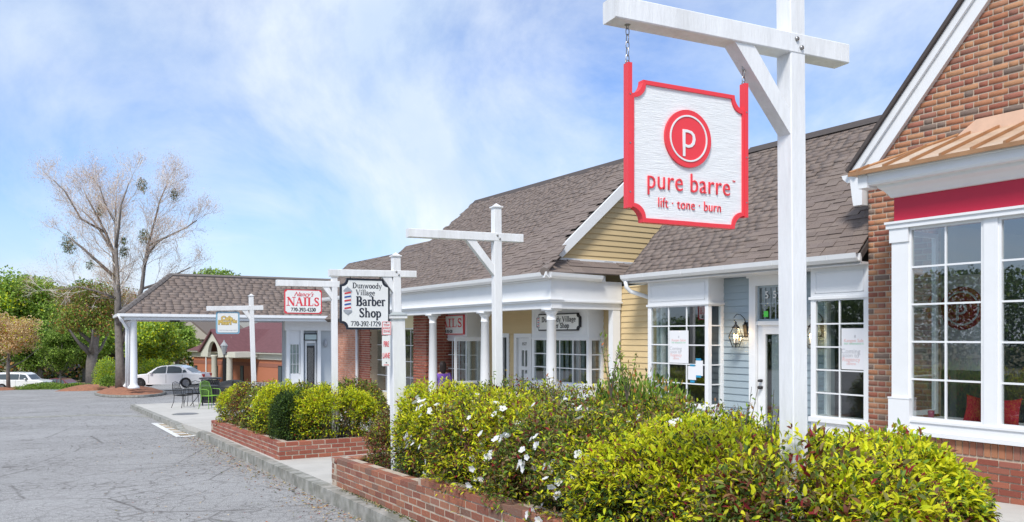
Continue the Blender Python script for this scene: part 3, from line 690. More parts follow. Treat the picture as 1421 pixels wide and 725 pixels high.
    while x > ur+.2:
        mb = MB(True)
        f_ = lambda v: ze+(v+.30)/(vw+.30)*(zt2-.02-ze)
        vend = vw; 
        if x > ut+.25: vend = -.30+(ua-x)/(ua-ut-.25)*(vw+.30)
        mb.prism([(x-.012, -.305, ze), (x+.012, -.305, ze), (x+.012, -.305, ze+.03), (x-.012, -.305, ze+.03)], (0, vend+.3, f_(vend)-ze)); mb.build('seam', M['copperedge'], cr); x -= .30
    mb = MB(True); mb.tube([(ua, -.3, ze+.012), (ut+.25, vw, zt2)], .014, 6); mb.build('seam', M['copperedge'], cr)
    mb = MB(True); mb.poly([(ut+.35, vw-.012, zt2-.08), (ut+.05, vw-.012, zt2+.12), (ur, vw-.012, zt2+.12), (ur, vw-.012, zt2-.08)]); mb.build('flashing', mat('copper_flashing', (.85, .55, .38), .5, .3, noise=.08), b)
    mb = MB(True); mb.prism([(ua+.01, -.31, ze-.035), (ua+.01, -.31, ze+.006), (ua+.01, -.295, ze+.006), (ua+.01, -.295, ze-.035)], (ur-ua, 0, 0)); mb.build('drip_edge', M['copperedge'], cr)
    # interior
    mb = MB(True); mb.box(uc-.15, -5, 5.2, 5.3, -.3, 3.1); mb.box(uc-.2, uc-.12, 1.0, 5.2, -.3, 3.1); mb.box(-5.1, -5, .8, 5.2, -.3, 3.1); mb.build('interior_wall', M['lightin'], b)
    bar(b, 'interior_floor', M['floorin'], -5, uc-.12, 1.0, 5.2, .05, .12); bar(b, 'interior_ceiling', M['lightin'], -5, uc-.12, 1.0, 5.2, 3.05, 3.12)
    bar(b, 'display_shelf', M['trim'], -3.5, ul-.1, .14, .82, .62, .69)
    bar(b, 'interior_pier', M['lightin'], F.U(1318, 1.6), F.U(1306, 1.6), 1.6, 1.75, .1, 3.05)
    # round wall emblem inside
    uu, z0 = F.uz(1331, 428, 1.15); mb = MB(True)
    bar(b, 'emblem_panel', M['trim'], uu-.42, uu+.30, 1.21, 1.26, 1.2, 2.3)
    ring = lambda r0, r1, v, mt, nm: (lambda m_: ([m_.poly([(uu+r*math.cos(a), v, z0+r*math.sin(a)) for r, a in ((r0, t0), (r1, t0), (r1, t1), (r0, t1))]) for t0, t1 in [(i*math.pi/16, (i+1)*math.pi/16) for i in range(32)]], m_.build(nm, mt, b))[1])(MB(True))
    dr = mat('emblem_red', (.4, .01, .03), .6)
    ring(.0, .25, 1.205, dr, 'emblem_disc'); ring(.18, .20, 1.20, M['trim'], 'emblem_ring')
    text_part(b, 'emblem_letter', 'p', .30, -uu, z0+.02, 1.195, M['trim'])
    return b
brick_shop()
def cushion(px, py, v, size, rot, label):
    u, z = F.uz(px, py, v); x, y = F.XY(u, v)
    o = thing('cushion', label, 'cushion', (x, y, z), F.rot+rot, 'red cushions in the brick shop window')
    mb = MB(); n = 10; V = []
    for sgn in (-1, 1):
        for i in range(n+1):
            for j in range(n+1):
                a, c = i/n*2-1, j/n*2-1; t = (1-a**2)**.5*(1-c**2)**.5 if abs(a) < 1 and abs(c) < 1 else 0
                mb.p((a*size*(1-.12*(1-c*c)), sgn*t*.06+.0, c*size*(1-.12*(1-a*a))))
        for i in range(n):
            for j in range(n):
                k = (0 if sgn < 0 else (n+1)**2)+i*(n+1)+j; mb.face([k, k+1, k+n+2, k+n+1])
    c = mb.build('cushion_cover', M['redfabric'], o, True); c.rotation_euler = (R(-14), R(rot*20), 0)
cushion(1362, 572, .42, .16, .4, 'red cushion leaning inside the brick shop window left of the wide mullion')
cushion(1397, 575, .42, .16, -.3, 'red cushion leaning inside the brick shop window right of the wide mullion')
def cup():
    u, z = F.uz(1292, 574, .3); x, y = F.XY(u, .3); mb = MB(); mb.lathe([(.025, 0), (.034, .1), (.03, .1), (.024, .01)], n=14)
    o = mb.build('candle_glass', mat('pink_glass', (.5, .12, .2), .2), None, True); o.location = (x, y, .692); tag(o, 'small pink candle glass on the sill inside the brick shop window', 'candle')
cup()

# ------------------------------------------------------------------ bay window builder for the timber shops
def bay(parent, uL, uR, vf, vw, zsill, zhead, ztop, cols, rows, side_rows=None, mull=.035, tframe=M['trim'], glass=M['glass'], zb=-.6, panel=True):
    corner = .055
    mb = MB(True)
    for u in (uR, uL-corner): mb.box(u, u+corner, vf, vf+corner, zsill, zhead)
    for u in (uR, uL-corner): mb.box(u, u+corner, vw-corner, vw, zsill, zhead)
    mb.build('bay_frame', tframe, parent)
    mb = MB(True); mb.box(uR, uL, vf, vw, zhead, ztop); mb.box(uR-.02, uL+.02, vf-.02, vw, zhead-.012, zhead+.022); fa = mb.build('bay_fascia', tframe, parent)
    if panel:
        mb = MB(True); t = .012; a, c, d, e = uR+.07, uL-.07, zhead+.07, ztop-.06
        for q in ((a, c, d, d+t), (a, c, e-t, e), (a, a+t, d, e), (c-t, c, d, e)): mb.box(q[0], q[1], vf-.008, vf+.01, q[2], q[3])
        mb.build('panel_moulding', tframe, fa)
    mb = MB(True); mb.box(uR, uL, vf+.01, vw, zb, zsill-.06); mb.box(uR-.02, uL+.02, vf-.025, vw, zsill-.06, zsill); mb.build('bay_base', tframe, parent)
    window_u(parent, uR+corner, uL-corner, zsill, zhead-.012, vf+.003, cols, rows, tframe, glass, fw=.02, mw=.018, depth=.045)
    for u in (uR+.004, uL-.049): window_v(parent, u, vf+corner, vw-corner, zsill, zhead-.012, 1, side_rows or rows, tframe, glass, fw=.02, depth=.045)

def paper(parent, name, px0, px1, py0, py1, v, lines=None, mt=None):
    u1 = F.U(px0, v); u0 = F.U(px1, v); z1 = F.Z(py0, u1, v); z0 = F.Z(py1, u1, v)
    o = bar(parent, name, mt or M['paper'], u0, u1, v-.004, v, z0, z1)
    return u0, u1, z0, z1, o

# ------------------------------------------------------------------ grey-blue shop
UE = F.U(868, VE)                     # left end of its roof edge
def grey_shop():
    b = ft('grey_shop', 'blue grey clapboard shop with white bay windows under a brown shingle roof', 'shop', F)
    uR = F.U(1205, .85)+.004; zb = F.gz(3, .8)-.4
    ze = F.uz(1036, 366.5, VE)[1]; zwt = ze-.13
    zh = F.uz(940, 423.5, VB)[1]; zsl = F.uz(1134, 579, VB)[1]
    bl = F.U(899, VB), F.U(983, VB); br = F.U(1125, VB), uR+.0
    d_l, d_r = F.U(1041, VW), None
    lamp_c = (F.U(1021, VW-.1)+F.U(1127, VW-.1))/2; dw = d_l-lamp_c; d_r = lamp_c-dw
    # walls
    mb = MB(True)
    wl = UE+.75
    segs = [(uR, br[1], 0), (br[0], d_r, 0), (d_l, bl[1], 0), (bl[0], wl, 0)]
    for a, c, _ in ((br[0]-.03, d_r+.05, 0), (d_l-.05, bl[1]+.03, 0), (bl[0]-.03, F.U(864, VW), 0)): mb.box(a, c, VW+.005, VW+.12, zb, zwt)
    mb.box(uR, d_r, VW+.005, VW+.12, zh+.02, zwt); mb.box(d_l, bl[0]+.2, VW+.005, VW+.12, zh+.02, zwt)
    wall = mb.build('wall', M['blue'], b)
    clapboards(wall, [(br[0]-.02, d_r, -.3, zwt)], -.3, zwt, VW, M['blue']); clapboards(wall, [(d_l, bl[1]+.02, -.3, zwt)], -.3, zwt, VW, M['blue'])
    yw = bar(b, 'yellow_wall', M['yellow'], bl[0], F.U(864, VW), VW-.001, VW+.004, zb, zwt)
    clapboards(yw, [(bl[0]-.02, F.U(864, VW)+.02, -.4, zwt)], -.4, zwt, VW, M['yellow'])
    bay(b, bl[0], bl[1], VB, VW, zsl, zh, zwt, 3, 5, zb=zb); bay(b, br[0], br[1], VB, VW, zsl, zh, zwt, 2, 5, zb=zb)
    # door
    zdt = F.uz(1053, 397, VW)[1]; zdb = F.gz(3, .8)+.02; cw = .12
    mb = MB(True); mb.box(d_l-cw, d_l, VW-.03, VW+.1, zb, zdt+.12); mb.box(d_r, d_r+cw, VW-.03, VW+.1, zb, zdt+.12); mb.box(d_r+cw, d_l-cw, VW-.03, VW+.1, zdt, zdt+.12); mb.box(d_r-.03, d_l+.03, VW-.05, VW+.1, zdt+.12, zdt+.15)
    ztr = F.uz(1053, 446, VW)[1]; mb.box(d_r+cw, d_l-cw, VW-.01, VW+.1, ztr-.06, ztr); mb.build('door_frame', M['trim'], b)
    tw = window_u(b, d_r+cw, d_l-cw, ztr, zdt, VW+.02, 7, 2, M['blue'], M['glass'], fw=.03, mw=.012, name='transom_window')
    u5 = F.U(1062.5, VW); u55 = F.U(1073.6, VW); z5 = F.Z(410, u5, VW)
    for q, uu in (('5', u5), ('5', u55)): text_part(tw, 'door_number', q, .15, -uu, z5, VW+.024, M['plainwhite'], xs=.95)
    bar(tw, 'sticker', M['greenlit'], F.U(1064, VW)-.0, F.U(1058, VW), VW+.028, VW+.032, F.Z(440, u5, VW), F.Z(432, u5, VW))
    dz = ztr-.06; mb = MB(True); a, c = d_r+cw+.01, d_l-cw-.01
    gz0, gz1 = zdb+.28, dz-.13
    mb.box(a, a+.15, VW+.02, VW+.065, zdb, dz); mb.box(c-.13, c, VW+.02, VW+.065, zdb, dz); mb.box(a+.15, c-.13, VW+.02, VW+.065, gz1, dz); mb.box(a+.15, c-.13, VW+.02, VW+.065, zdb, gz0)
    door = mb.build('door', M['white'], b); bar(door, 'pane', M['glass'], a+.15, c-.13, VW+.04, VW+.044, gz0, gz1); bar(door, 'door_blind', M['blind'], a+.17, c-.22, VW+.05, VW+.055, gz0, gz1)
    hu = c-.065; hz = F.Z(538, hu, VW)
    for z, r_ in ((hz, .026), (hz+.1, .022)):
        m2 = MB(True); m2.tube([(hu, VW+.02, z), (hu, VW-.02, z)], r_, 12); m2.tube([(hu, VW-.02, z), (hu, VW-.05, z)], [r_*.5, r_*.9], 12); m2.build('door_knob', M['black'], door, True)
    # lettered posters
    def poster(px0, px1, py0, py1):
        v = VB+.010; u0, u1, z0, z1, o = paper(b, 'window_poster', px0, px1, py0, py1, v); w = u1-u0; cx_ = -(u0+u1)/2; h = z1-z0
        tx = lambda nm, s_, sz, x, z, mt: text_part(o, nm, s_, sz, x, z, v-.0055, M[mt], ext=.0008)
        tx('logo_mark', '8', .05, cx_, z1-h*.2, 'greyprint'); tx('poster_name', 'Kangen Salon', .058, cx_, z1-h*.3, 'pinkprint'); tx('poster_line', 'hair extensions bar', .04, cx_, z1-h*.37, 'greenprint')
        tx('poster_text', 'Coming', .085, -(u0+u1)/2-w*.16, z1-h*.56, 'greyprint'); tx('poster_text', 'soon to', .075, cx_-w*.16, z1-h*.66, 'greyprint'); tx('poster_text', 'Regency', .075, cx_-w*.14, z1-h*.76, 'pinkprint'); tx('poster_text', 'centre', .05, cx_-w*.14, z1-h*.86, 'pinkprint')
    poster(929, 955.5, 459, 503.5); poster(1168, 1206, 456, 512.5)
    for nm, q, mt in (('notice', (955, 966, 508, 527), 'paper'), ('notice', (965.5, 975.5, 500.5, 521.5), 'paper'), ('tape', (966, 973, 497.5, 500.5), 'bluetape'), ('tape', (958, 964, 506, 508.5), 'bluetape'), ('tape', (966, 973, 521, 524), 'bluetape'), ('tape', (958, 964, 528, 531), 'bluetape')):
        paper(b, nm, *q, VB+.011-(.003 if mt == 'bluetape' else (.0015 if q[0] > 960 else 0)), None, M[mt])
    # soffit, gutter, roof
    bar(b, 'soffit', M['soffit'], uR, UE, VE, VW+.1, zwt, zwt+.03); bar(b, 'fascia', M['trim'], uR, UE, VE, VE+.02, ze-.125, ze-.005)
    g_ = gutter(b, [(uR, VE, ze), (UE+.02, VE, ze)])
    for i in range(5):
        uu = uR+.4+i*.85; m2 = MB(True); m2.prism([(uu, VE-.113, ze-.0), (uu, VE-.098, ze-.062), (uu, VE-.05, ze-.104), (uu, VE-.045, ze-.1), (uu, VE-.09, ze-.06), (uu, VE-.105, ze)], (.018, 0, 0)); m2.build('gutter_strap', M['trim'], g_)
    vr = VE+2.12; zr = ze+.02+(vr-VE)*.99
    zr = ze+(vr-VE)*((F.uz(1080, 199, vr)[1]-ze)/(vr-VE))
    mb = MB(True); mb.prism([(uR, VE, ze-.01), (uR, vr, zr), (uR, vr+2.3, zr-2.1), (uR, vr+2.3, zr-2.2), (uR, vr, zr-.1), (uR, VE+.03, ze-.07)], (UE-uR, 0, 0))
    roof = mb.build('roof', M['shinglecap'], b)
    shingles(roof, uR+.01, UE, VE-.04, ze-.005, vr, zr+.0, M['shingle'], fr=F)
    mb = MB(True); mb.prism([(uR, vr-.13, zr-.08), (uR, vr, zr+.045), (uR, vr+.13, zr-.08)], (F.U(1041, vr)-uR, 0, 0)); mb.build('ridge_cap', M['shinglecap'], roof)
    mb = MB(True); u_ = F.U(1041, vr); mb.prism([(u_, vr-.13, zr-.10), (u_, vr, zr+.02), (u_, vr+.13, zr-.10)], (UE-u_, 0, 0)); mb.build('ridge_cap', M['shinglecap'], roof)
    # downspout at the joint with the porch
    ud, vd = UE-.06, VE-.05; zz = ze-.1
    p = [P(870.5, 393, 0)*0]
    m2 = MB(True); m2.tube([(ud, vd, zz), (ud, vd+.02, zz-.1), (ud-.03, vd+.08, zz-.17), (ud-.22, VW-.12, zz-.30), (bl[0]+.07, VW-.06, zz-.40), (bl[0]+.06, VW-.05, zz-.55), (bl[0]+.06, VW-.05, zb)], .036, 10); m2.build('downspout', M['trim'], b, True)
    # interior
    mb = MB(True); mb.box(uR-.2, F.U(864, VW), 4.8, 4.9, -.5, 2.5); mb.box(uR-.25, uR-.2, VW+.12, 4.8, -.5, 2.5); mb.box(F.U(864, VW)-.05, F.U(864, VW), VW+.12, 4.8, -.5, 2.5); mb.build('interior_wall', M['darkin'], b)
    bar(b, 'interior_floor', M['floorin'], uR-.2, F.U(864, VW)-.06, VW+.0, 4.8, zdb-.06, zdb); bar(b, 'interior_ceiling', M['darkin'], uR-.2, F.U(864, VW)-.06, VW+.12, 4.8, 2.43, 2.5)
    return b, ze, d_l, d_r
grey, ZE, DL, DR = grey_shop()

def coach_lamp(px, label, cat='wall lamp', v=VW, py0=440, s=1.0, group='brass trimmed coach lamps beside the grey shop door'):
    u, _ = F.uz(px, 463, v-.16); z = F.Z(467, u, v-.16); x, y = F.XY(u, v-.16)
    t = thing('coach_lamp', label, cat, (x, y, z), F.rot, group)
    ex = .17*1.0; fr = MB()
    # local: origin at lantern widest ring
    r1, rb, rt = .115, .055, .045; zt, zbm = .13, -.16
    cage = MB()
    for k in range(6):
        a0 = k*math.pi/3+.3; a1 = a0+math.pi/3
        c = lambda r, a, zz: (r*math.cos(a), r*math.sin(a), zz)
        cage.tube([c(rt, a0, zt), c(r1, a0, 0)], .0035, 5); cage.tube([c(r1, a0, 0), c(rb, a0, zbm)], .0035, 5)
        cage.tube([c(r1, a0, 0), c(r1, a1, 0)], .0045, 5); cage.tube([c(rb, a0, zbm), c(rb, a1, zbm)], .0035, 5)
        for ra, rc, za, zc in ((rt, r1, zt, 0), (r1, rb, 0, zbm)):
            g = MB(); g.poly([c(ra*.98, a0, za), c(rc*.98, a0, zc), c(rc*.98, a1, zc), c(ra*.98, a1, za)]); g.poly([c(ra*.96, a1, za), c(rc*.96, a1, zc), c(rc*.96, a0, zc), c(ra*.96, a0, za)]); g.build('lamp_pane', M['clearglass'], t)
    cage.build('lamp_cage', M['iron'], t)
    m2 = MB(); m2.lathe([(.05, zt-.01), (.062, zt+.0), (.03, zt+.03), (.012, zt+.055), (.02, zt+.07), (.006, zt+.085)], n=12); m2.build('lamp_cap', M['iron'], t, True)
    m2 = MB(); pts = [(0, 0, zt+.08), (-.03, 0, zt+.11), (-.035, 0, zt+.15), (0, .02, zt+.2), (.04, .06, zt+.19), (.07, .11, zt+.13), (.07, .135, zt+.06)]; m2.tube(pts, .006, 7); m2.build('lamp_scroll', M['iron'], t, True)
    m2 = MB(); m2.box(.035, .105, .135, .16, zt-.14, zt+.08); m2.prism([(.04, .135, zt-.1), (.04, .135, zt+.06), (.04, .1, zt+.04)], (.06, 0, 0)); m2.build('back_plate', M['iron'], t)
    for q in (-.025, .03):
        m2 = MB(); m2.lathe([(.011, -.1), (.011, -.03), (.008, -.03)], (q, 0, 0), 8); m2.build('candle_sleeve', M['plainwhite'], t)
        m2 = MB(); m2.lathe([(.005, -.03), (.014, -.01), (.012, .01), (.003, .035)], (q, 0, 0), 10); m2.build('bulb', M['bulb'], t, True)
    m2 = MB(); m2.lathe([(.045, -.115), (.05, -.105), (.01, -.1), (.008, -.16), (.004, -.175)][::-1], n=10); m2.build('lamp_base', M['iron'], t)
    pl = bpy.data.lights.new('lamp_glow', 'POINT'); pl.energy = 1.6; pl.color = (1, .65, .32); pl.shadow_soft_size = .03; lo = bpy.data.objects.new('lamp_glow', pl); link(lo, t); lo.location = (0, -.02, .03)
    return t
coach_lamp(1021, 'lit glass coach lamp left of the grey shop door, between bay window and door frame')
coach_lamp(1127, 'lit glass coach lamp right of the grey shop door, beside the big white post')

# ------------------------------------------------------------------ porch shop (yellow siding, columns)
WU = F.U(864, VW); VC = F.V(764, WU)
def porch_shop():
    b = ft('porch_shop', 'yellow clapboard shop with white columned porch and tall brown shingle roof', 'shop', F)
    zb = -1.2; uF = F.U(557, VC); uEnd = uF+2.4
    zg = (F.uz(756, 375, VC-.14)[1]+F.uz(560, 402.7, VC-.14)[1])/2
    z1 = F.uz(764, 428, VC)[1]; z1 = z1*.6+.4*F.uz(600, 436, VC)[1]; z2 = F.uz(764, 416.3, VC)[1]; z3 = zg-.11
    # entablature
    mb = MB(True); mb.box(WU, uEnd, VC+.02, VC+.24, z1, z2-.03); mb.box(WU, uEnd, VC, VC+.26, z2, z3); mb.box(WU-.025, uEnd, VC-.03, VC+.26, z2-.03, z2)
    mb.box(WU+.02, WU+.24, VC+.24, VW-.02, z1, z2-.03); mb.box(WU, WU+.26, VC+.26, VW-.02, z2, z3); mb.box(WU-.025, WU+.26, VC+.26, VW-.02, z2-.03, z2)
    mb.box(WU-.04, uEnd, VC-.055, VC+.26, z2-.0+.001, z2+.018)
    mb.build('entablature', M['trim'], b)
    bar(b, 'porch_ceiling', M['soffit'], WU+.25, uEnd, VC+.2, VW, z1+.08, z1+.12)
    # columns
    def col(u, v, nm='column'):
        zf = F.gz(u, v, .15); m2 = MB(True); H = z1-zf
        m2.lathe([(.125, 0), (.125, .05), (.11, .06), (.1, .1), (.098, .12), (.095, H*.35), (.078, H-.2), (.085, H-.195), (.085, H-.18), (.078, H-.175), (.078, H-.11), (.1, H-.07), (.112, H-.06), (.112, H-.035)], (u, v, zf), 20)
        m2.box(u-.125, u+.125, v-.125, v+.125, zf+H-.035, zf+H); m2.box(u-.15, u+.15, v-.15, v+.15, zf-.05, zf+.001); return m2.build(nm, M['trim'], b, True)
    vc = VC+.13; step = F.U(673, vc)-F.U(765, vc)
    c0 = F.U(765, vc)
    for k in range(0, 4): col(c0+step*k, vc)
    zf = F.gz(WU, VW)
    bar(b, 'half_column', M['trim'], WU+.03, WU+.15, VW-.2, VW-.03, zb, z1)
    # walls on v = VW
    U = lambda px: F.U(px, VW)
    pu = U(572), U(606)
    zt = z1+.1; vb = VW-.36
    bl, br = F.U(738, vb), F.U(817, vb)
    nl, nr = F.U(607, vb), F.U(648, vb)
    mb = MB(True); 
    bl0 = U(738)
    for a, c in ((WU, br+.05), (bl0+.0, bl0+.01), (U(714), U(708)), (U(690), U(668))): mb.box(a, c, VW+.005, VW+.12, zb, zt)
    mb.box(br, nl+.6, VW+.005, VW+.12, 1.62, zt+.3)
    wall = mb.build('wall', M['yellow'], b)
    clapboards(wall, [(WU+.16, br+.03, -.5, zt)], -.5, zt, VW, M['yellow']); clapboards(wall, [(U(714), U(708), -.5, 1.62), (bl+.02, nr-.3, 1.62, zt)], -.5, zt, VW, M['yellow'])
    zh = F.uz(741, 470, vb)[1]; zsl = F.uz(818, 520, vb)[1]; zsl = min(zsl, .85)-.15
    bay(b, bl, br, vb, VW, zsl, zh, zt, 4, 3, zb=zb)
    zhn = F.uz(630, 471.5, vb)[1]; bay(b, nl, nr, vb, VW, .15, zhn, zt, 4, 4, zb=zb)
    # barber door + open doorway
    def doorway(pl, pr, pyt, nm, open_=False, number=None):
        a, c = U(pr), U(pl); zt_ = F.Z(pyt, c, VW); z0 = F.gz(a, VW, .17); m2 = MB(True); fw = .09
        m2.box(c-fw, c, VW-.03, VW+.1, z0-.2, zt_+fw); m2.box(a, a+fw, VW-.03, VW+.1, z0-.2, zt_+fw); m2.box(a+fw, c-fw, VW-.03, VW+.1, zt_, zt_+fw); m2.build('door_frame', M['trim'], b)
        if open_: return
        a += fw+.01; c -= fw+.01; m2 = MB(True); xs_ = [a, a+.13, (a+c)/2-.02, (a+c)/2+.02, c-.13, c]; H = zt_-z0; rz = [z0, z0+.45*H*.6, z0+.42*H, z0+.62*H, z0+.66*H, z0+.88*H, zt_-.005]
        for k in (0, 2, 4): m2.box(xs_[k], xs_[k+1], VW+.02, VW+.06, z0, zt_-.005)
        for k in ((1, 2), (3, 4)):
            for r_ in ((z0, z0+.3*H), (z0+.41*H, z0+.45*H), (z0+.64*H, z0+.68*H), (z0+.86*H, zt_-.005)): m2.box(xs_[k[0]], xs_[k[1]], VW+.02, VW+.06, *r_)
        d = m2.build('door', M['white'], b)
        for k in ((1, 2), (3, 4)):
            for r_ in ((z0+.3*H, z0+.41*H), (z0+.45*H, z0+.64*H), (z0+.68*H, z0+.86*H)): bar(d, 'pane', M['glass'], xs_[k[0]], xs_[k[1]], VW+.038, VW+.042, *r_)
        if number: text_part(d, 'door_number', number, .09, -(a+c)/2, z0+.93*H, VW+.016, M['black'])
        bar(d, 'notice', M['paper'], a+.14, a+.26, VW+.03, VW+.034, z0+.48*H, z0+.6*H)
    doorway(714.5, 739, 469, 'door', number='1577'); doorway(692, 707.5, 468.5, 'doorway', True)
    bar(b, 'dark_passage', M['darkin'], U(708), U(690), VW+.6, VW+.65, -1, 1.8)
    # open glass door of the nail salon, swung out
    u0 = F.U(661, .8); z0 = F.gz(u0, .7, .17); m2 = MB(True); ztop = F.Z(468, u0, .75)
    m2.box(u0-.02, u0+.02, .25, .3, z0, ztop+.0); m2.box(u0-.02, u0+.02, 1.02, 1.1, z0, ztop); m2.box(u0-.02, u0+.02, .3, 1.02, z0, z0+.12); m2.box(u0-.02, u0+.02, .3, 1.02, ztop-.09, ztop); m2.box(u0-.02, u0+.02, .3, 1.02, z0+.95, z0+1.0)
    d = m2.build('open_door', M['white'], b); bar(d, 'pane', M['glass'], u0-.003, u0+.003, .3, 1.02, z0+.12, z0+.95); bar(d, 'pane', M['glass'], u0-.003, u0+.003, .3, 1.02, z0+1.0, ztop-.09)
    # gutter, roof
    gutter(b, [(WU-.14, VC-.08, zg), (uF+5.2, VC-.08, zg-.0)]); gutter(b, [(WU-.14, VC-.19, zg), (WU-.14, VE-.02, zg-.0)], 'gutter') if False else None
    m2 = MB(True)
    prof = [(0, 0), (0, -.09), (-.05, -.1), (-.095, -.06), (-.11, 0)]
    m2.prism([(WU-.03+p, VC-.19, zg+q) for p, q in prof], (0, VE-VC+.16, -.02)); m2.build('gutter', M['trim'], b)
    bar(b, 'fascia', M['trim'], WU-.02, uEnd, VC-.07, VC, z3-.01, zg-.01); bar(b, 'fascia', M['trim'], WU-.03, WU, VC, VE+.1, z3-.01, zg-.01)
    ue = WU+.36                                    # gable wall plane
    ve = VC-.12; sl = .881
    # solve ridge from the apex line
    vg0, zg0 = F.V(770, ue), None; zg0 = F.Z(357, ue, vg0); vr = None
    best = 9
    for i in range(100):
        v = i*.03+.5; zr_ = zg+(v-ve)*sl; zl = F.uz(780, 246, v)[1]
        if abs(zr_-zl) < best: best = abs(zr_-zl); vr = v; zr = zr_
    um = F.U(659, vr); 
    zrl = lambda v: F.uz(530, 358, v)[1]
    best = 9
    for i in range(200):
        v = ve+i*.02; z_ = zg+(v-ve)*sl
        if abs(z_-zrl(v)) < best: best = abs(z_-zrl(v)); vl = v; zl_ = z_
    ulow = F.U(484, vl); print('ridge', vr, zr, um, 'low', vl, zl_, ulow)
    r0 = (ue-.10)
    mb = MB(True); th = .1
    mb.prism([(r0, ve, zg-.01), (r0, vr, zr), (r0, 2*vr-ve, zg-.01), (r0, 2*vr-ve-.1, zg-.1), (r0, vr, zr-th), (r0, ve+.1, zg-.1)], (um-r0, 0, 0))
    mb.prism([(um, ve, zg-.01), (um, vl, zl_), (um, 2*vl-ve+2.0, zl_-1.5), (um, vl, zl_-th), (um, ve+.1, zg-.1)], (ulow-um, 0, 0))
    # hip strip over the porch end
    roof = mb.build('roof', M['shinglecap'], b)
    keep = lambda u, v, z: (u < um or v < vl) and (u > r0+.09 or (v < vg0+.15 and (u-(WU-.1)) > (v-ve)*1.0*.5))
    shingles(roof, WU-.12, ulow, ve-.05, zg-.01, vr, zr, M['shingle'], keep=keep, fr=F)
    for (a, c, v_, z_) in ((r0, um, vr, zr), (um, ulow, vl, zl_)):
        m2 = MB(True); m2.prism([(a, v_-.12, z_-.085), (a, v_, z_+.04), (a, v_+.12, z_-.085)], (c-a, 0, 0)); m2.build('ridge_cap', M['shinglecap'], roof)
    # gable wall, faces the camera
    mb = MB(True); mb.prism([(ue, vg0-.2, zg-.1), (ue, vg0-.0, zg0), (ue, vr, zr-.12), (ue, 2*vr-vg0, zg0), (ue, 2*vr-vg0, zg-.1)], (.1, 0, 0)); gw = mb.build('gable_wall', M['yellow'], b)
    zsk = zg+.32
    clapboards(gw, [(vg0-.1, vr+.9, zsk-.1, zr-.15)], zsk-.15, zr-.15, ue, M['yellow'], exp=.102, axis='v', clip=lambda z, a, c: (max(a, ve+(z-zg)/sl+.12), min(c, 2*vr-ve-(z-zg)/sl-.1)))
    m2 = MB(True); n_ = Vector((-sl, 1)).normalized()
    for s0 in (1, -1):
        e = lambda v: v if s0 == 1 else 2*vr-v
        m2.prism([(ue-.145, e(vg0-.10), zg+(vg0-.10-ve)*sl+.035), (ue-.145, e(vr), zr+.035), (ue-.145, e(vr), zr-.20), (ue-.145, e(vg0+.06), zg+(vg0-.10-ve)*sl-.03)], (.043, 0, 0))
    m2.build('rake_board', M['trim'], b)
    bar(b, 'gable_apron', M['trim'], ue-.05, ue+.0, vg0, VE+1.3, zsk-.08, zsk-.02)
    # skirt roof strip below gable: slope from gable wall down to end gutter
    sk = MB(True); A, B_ = (WU-.1, VC-.2, zg), (WU-.1, VE+.9, zg); Cc, D = (ue-.02, VE+.9, zsk-.05), (ue-.02, vg0-.02, zsk-.05)
    sk.poly([A, B_, Cc, D]); sk.poly([A, D, (ue-.02, vg0+.2, zsk-.1), (ue, ve, zg-.02)]); skr = sk.build('skirt_roof', M['shinglecap'], b)
    slp = math.atan2(zsk-.05-zg, ue-.02-WU+.1); Ls = math.hypot(zsk-.05-zg, ue-.02-WU+.1); me = bpy.data.meshes['shingle_roof_shingle']
    k = 0
    while k*.125 < Ls:
        t = (k+.5)*.125; x = VC-.2+random.uniform(0, .2)+t*.5
        while x < VE+.9:
            w = random.uniform(.19, .32); th = random.choice((.012, .02))
            o = bpy.data.objects.new('shingle', me); link(o, skr)
            o.matrix_basis = Matrix.Translation((-(WU-.1+t*math.cos(slp)-math.sin(slp)*th*.5), x+w/2, zg+t*math.sin(slp)+th*.5)) @ Matrix.Rotation(R(90), 4, 'Z') @ Matrix.Rotation(slp-R(3), 4, 'X') @ Matrix.Diagonal((w-.003, .142, th, 1)); x += w
        k += 1
    # hip cap at the porch corner
    m2 = MB(True)
    for i in range(3):
        t0, t1 = i*.33, (i+1)*.33+.03; q0 = Vector(A).lerp(Vector(D), t0); q1 = Vector(A).lerp(Vector(D), min(t1, 1)); m2.tube([q0, q1], [.075, .06], 8)
    m2.build('hip_cap', mat('hip_cap', (.21, .175, .155), .9, noise=.2, nscale=30), roof)
    # brick pier and cream storefront at the far end
    pv = .28; pa, pc = F.U(591, pv), F.U(573.5, pv); m2 = MB(True); m2.box(pa+.012, pc-.012, pv+.012, VW, zb, zt); pier = m2.build('brick_pier', M['mortar'], b)
    place_pieces(brick_items(F, pa, pc, -.7, zt, pv, 'running') + side_items(pa, pv+.06, VW, -.7, zt, 'running'), brick_meshes(M['redbrick']), pier, 'brick', 'brickwork', 250)
    c0_, c1_ = pc, U(512); zf = F.gz(c0_, VW, .17)
    m2 = MB(True); m2.box(c0_, c1_, VW+.05, VW+.12, 1.75, zt+.3); m2.box(c1_-.35, c1_, VW, VW+.05, zb, zt); m2.box(c0_+1.1, c0_+1.3, VW, VW+.05, zb, zt); m2.box(c0_, c0_+.12, VW, VW+.05, zb, zt); m2.box(c0_+.12, c0_+1.1, VW, VW+.05, 1.18, 1.3); m2.box(c0_, c1_, VW-.02, VW+.05, zt-.35, zt); m2.box(c0_+1.3, c1_-.35, VW, VW+.05, zb, zf+.45)
    m2.build('cream_front', M['cream'], b)
    window_u(b, c0_+1.3, c1_-.35, zf+.45, zt-.35, VW+.01, 4, 4, M['trim'], M['glass'], fw=.04)
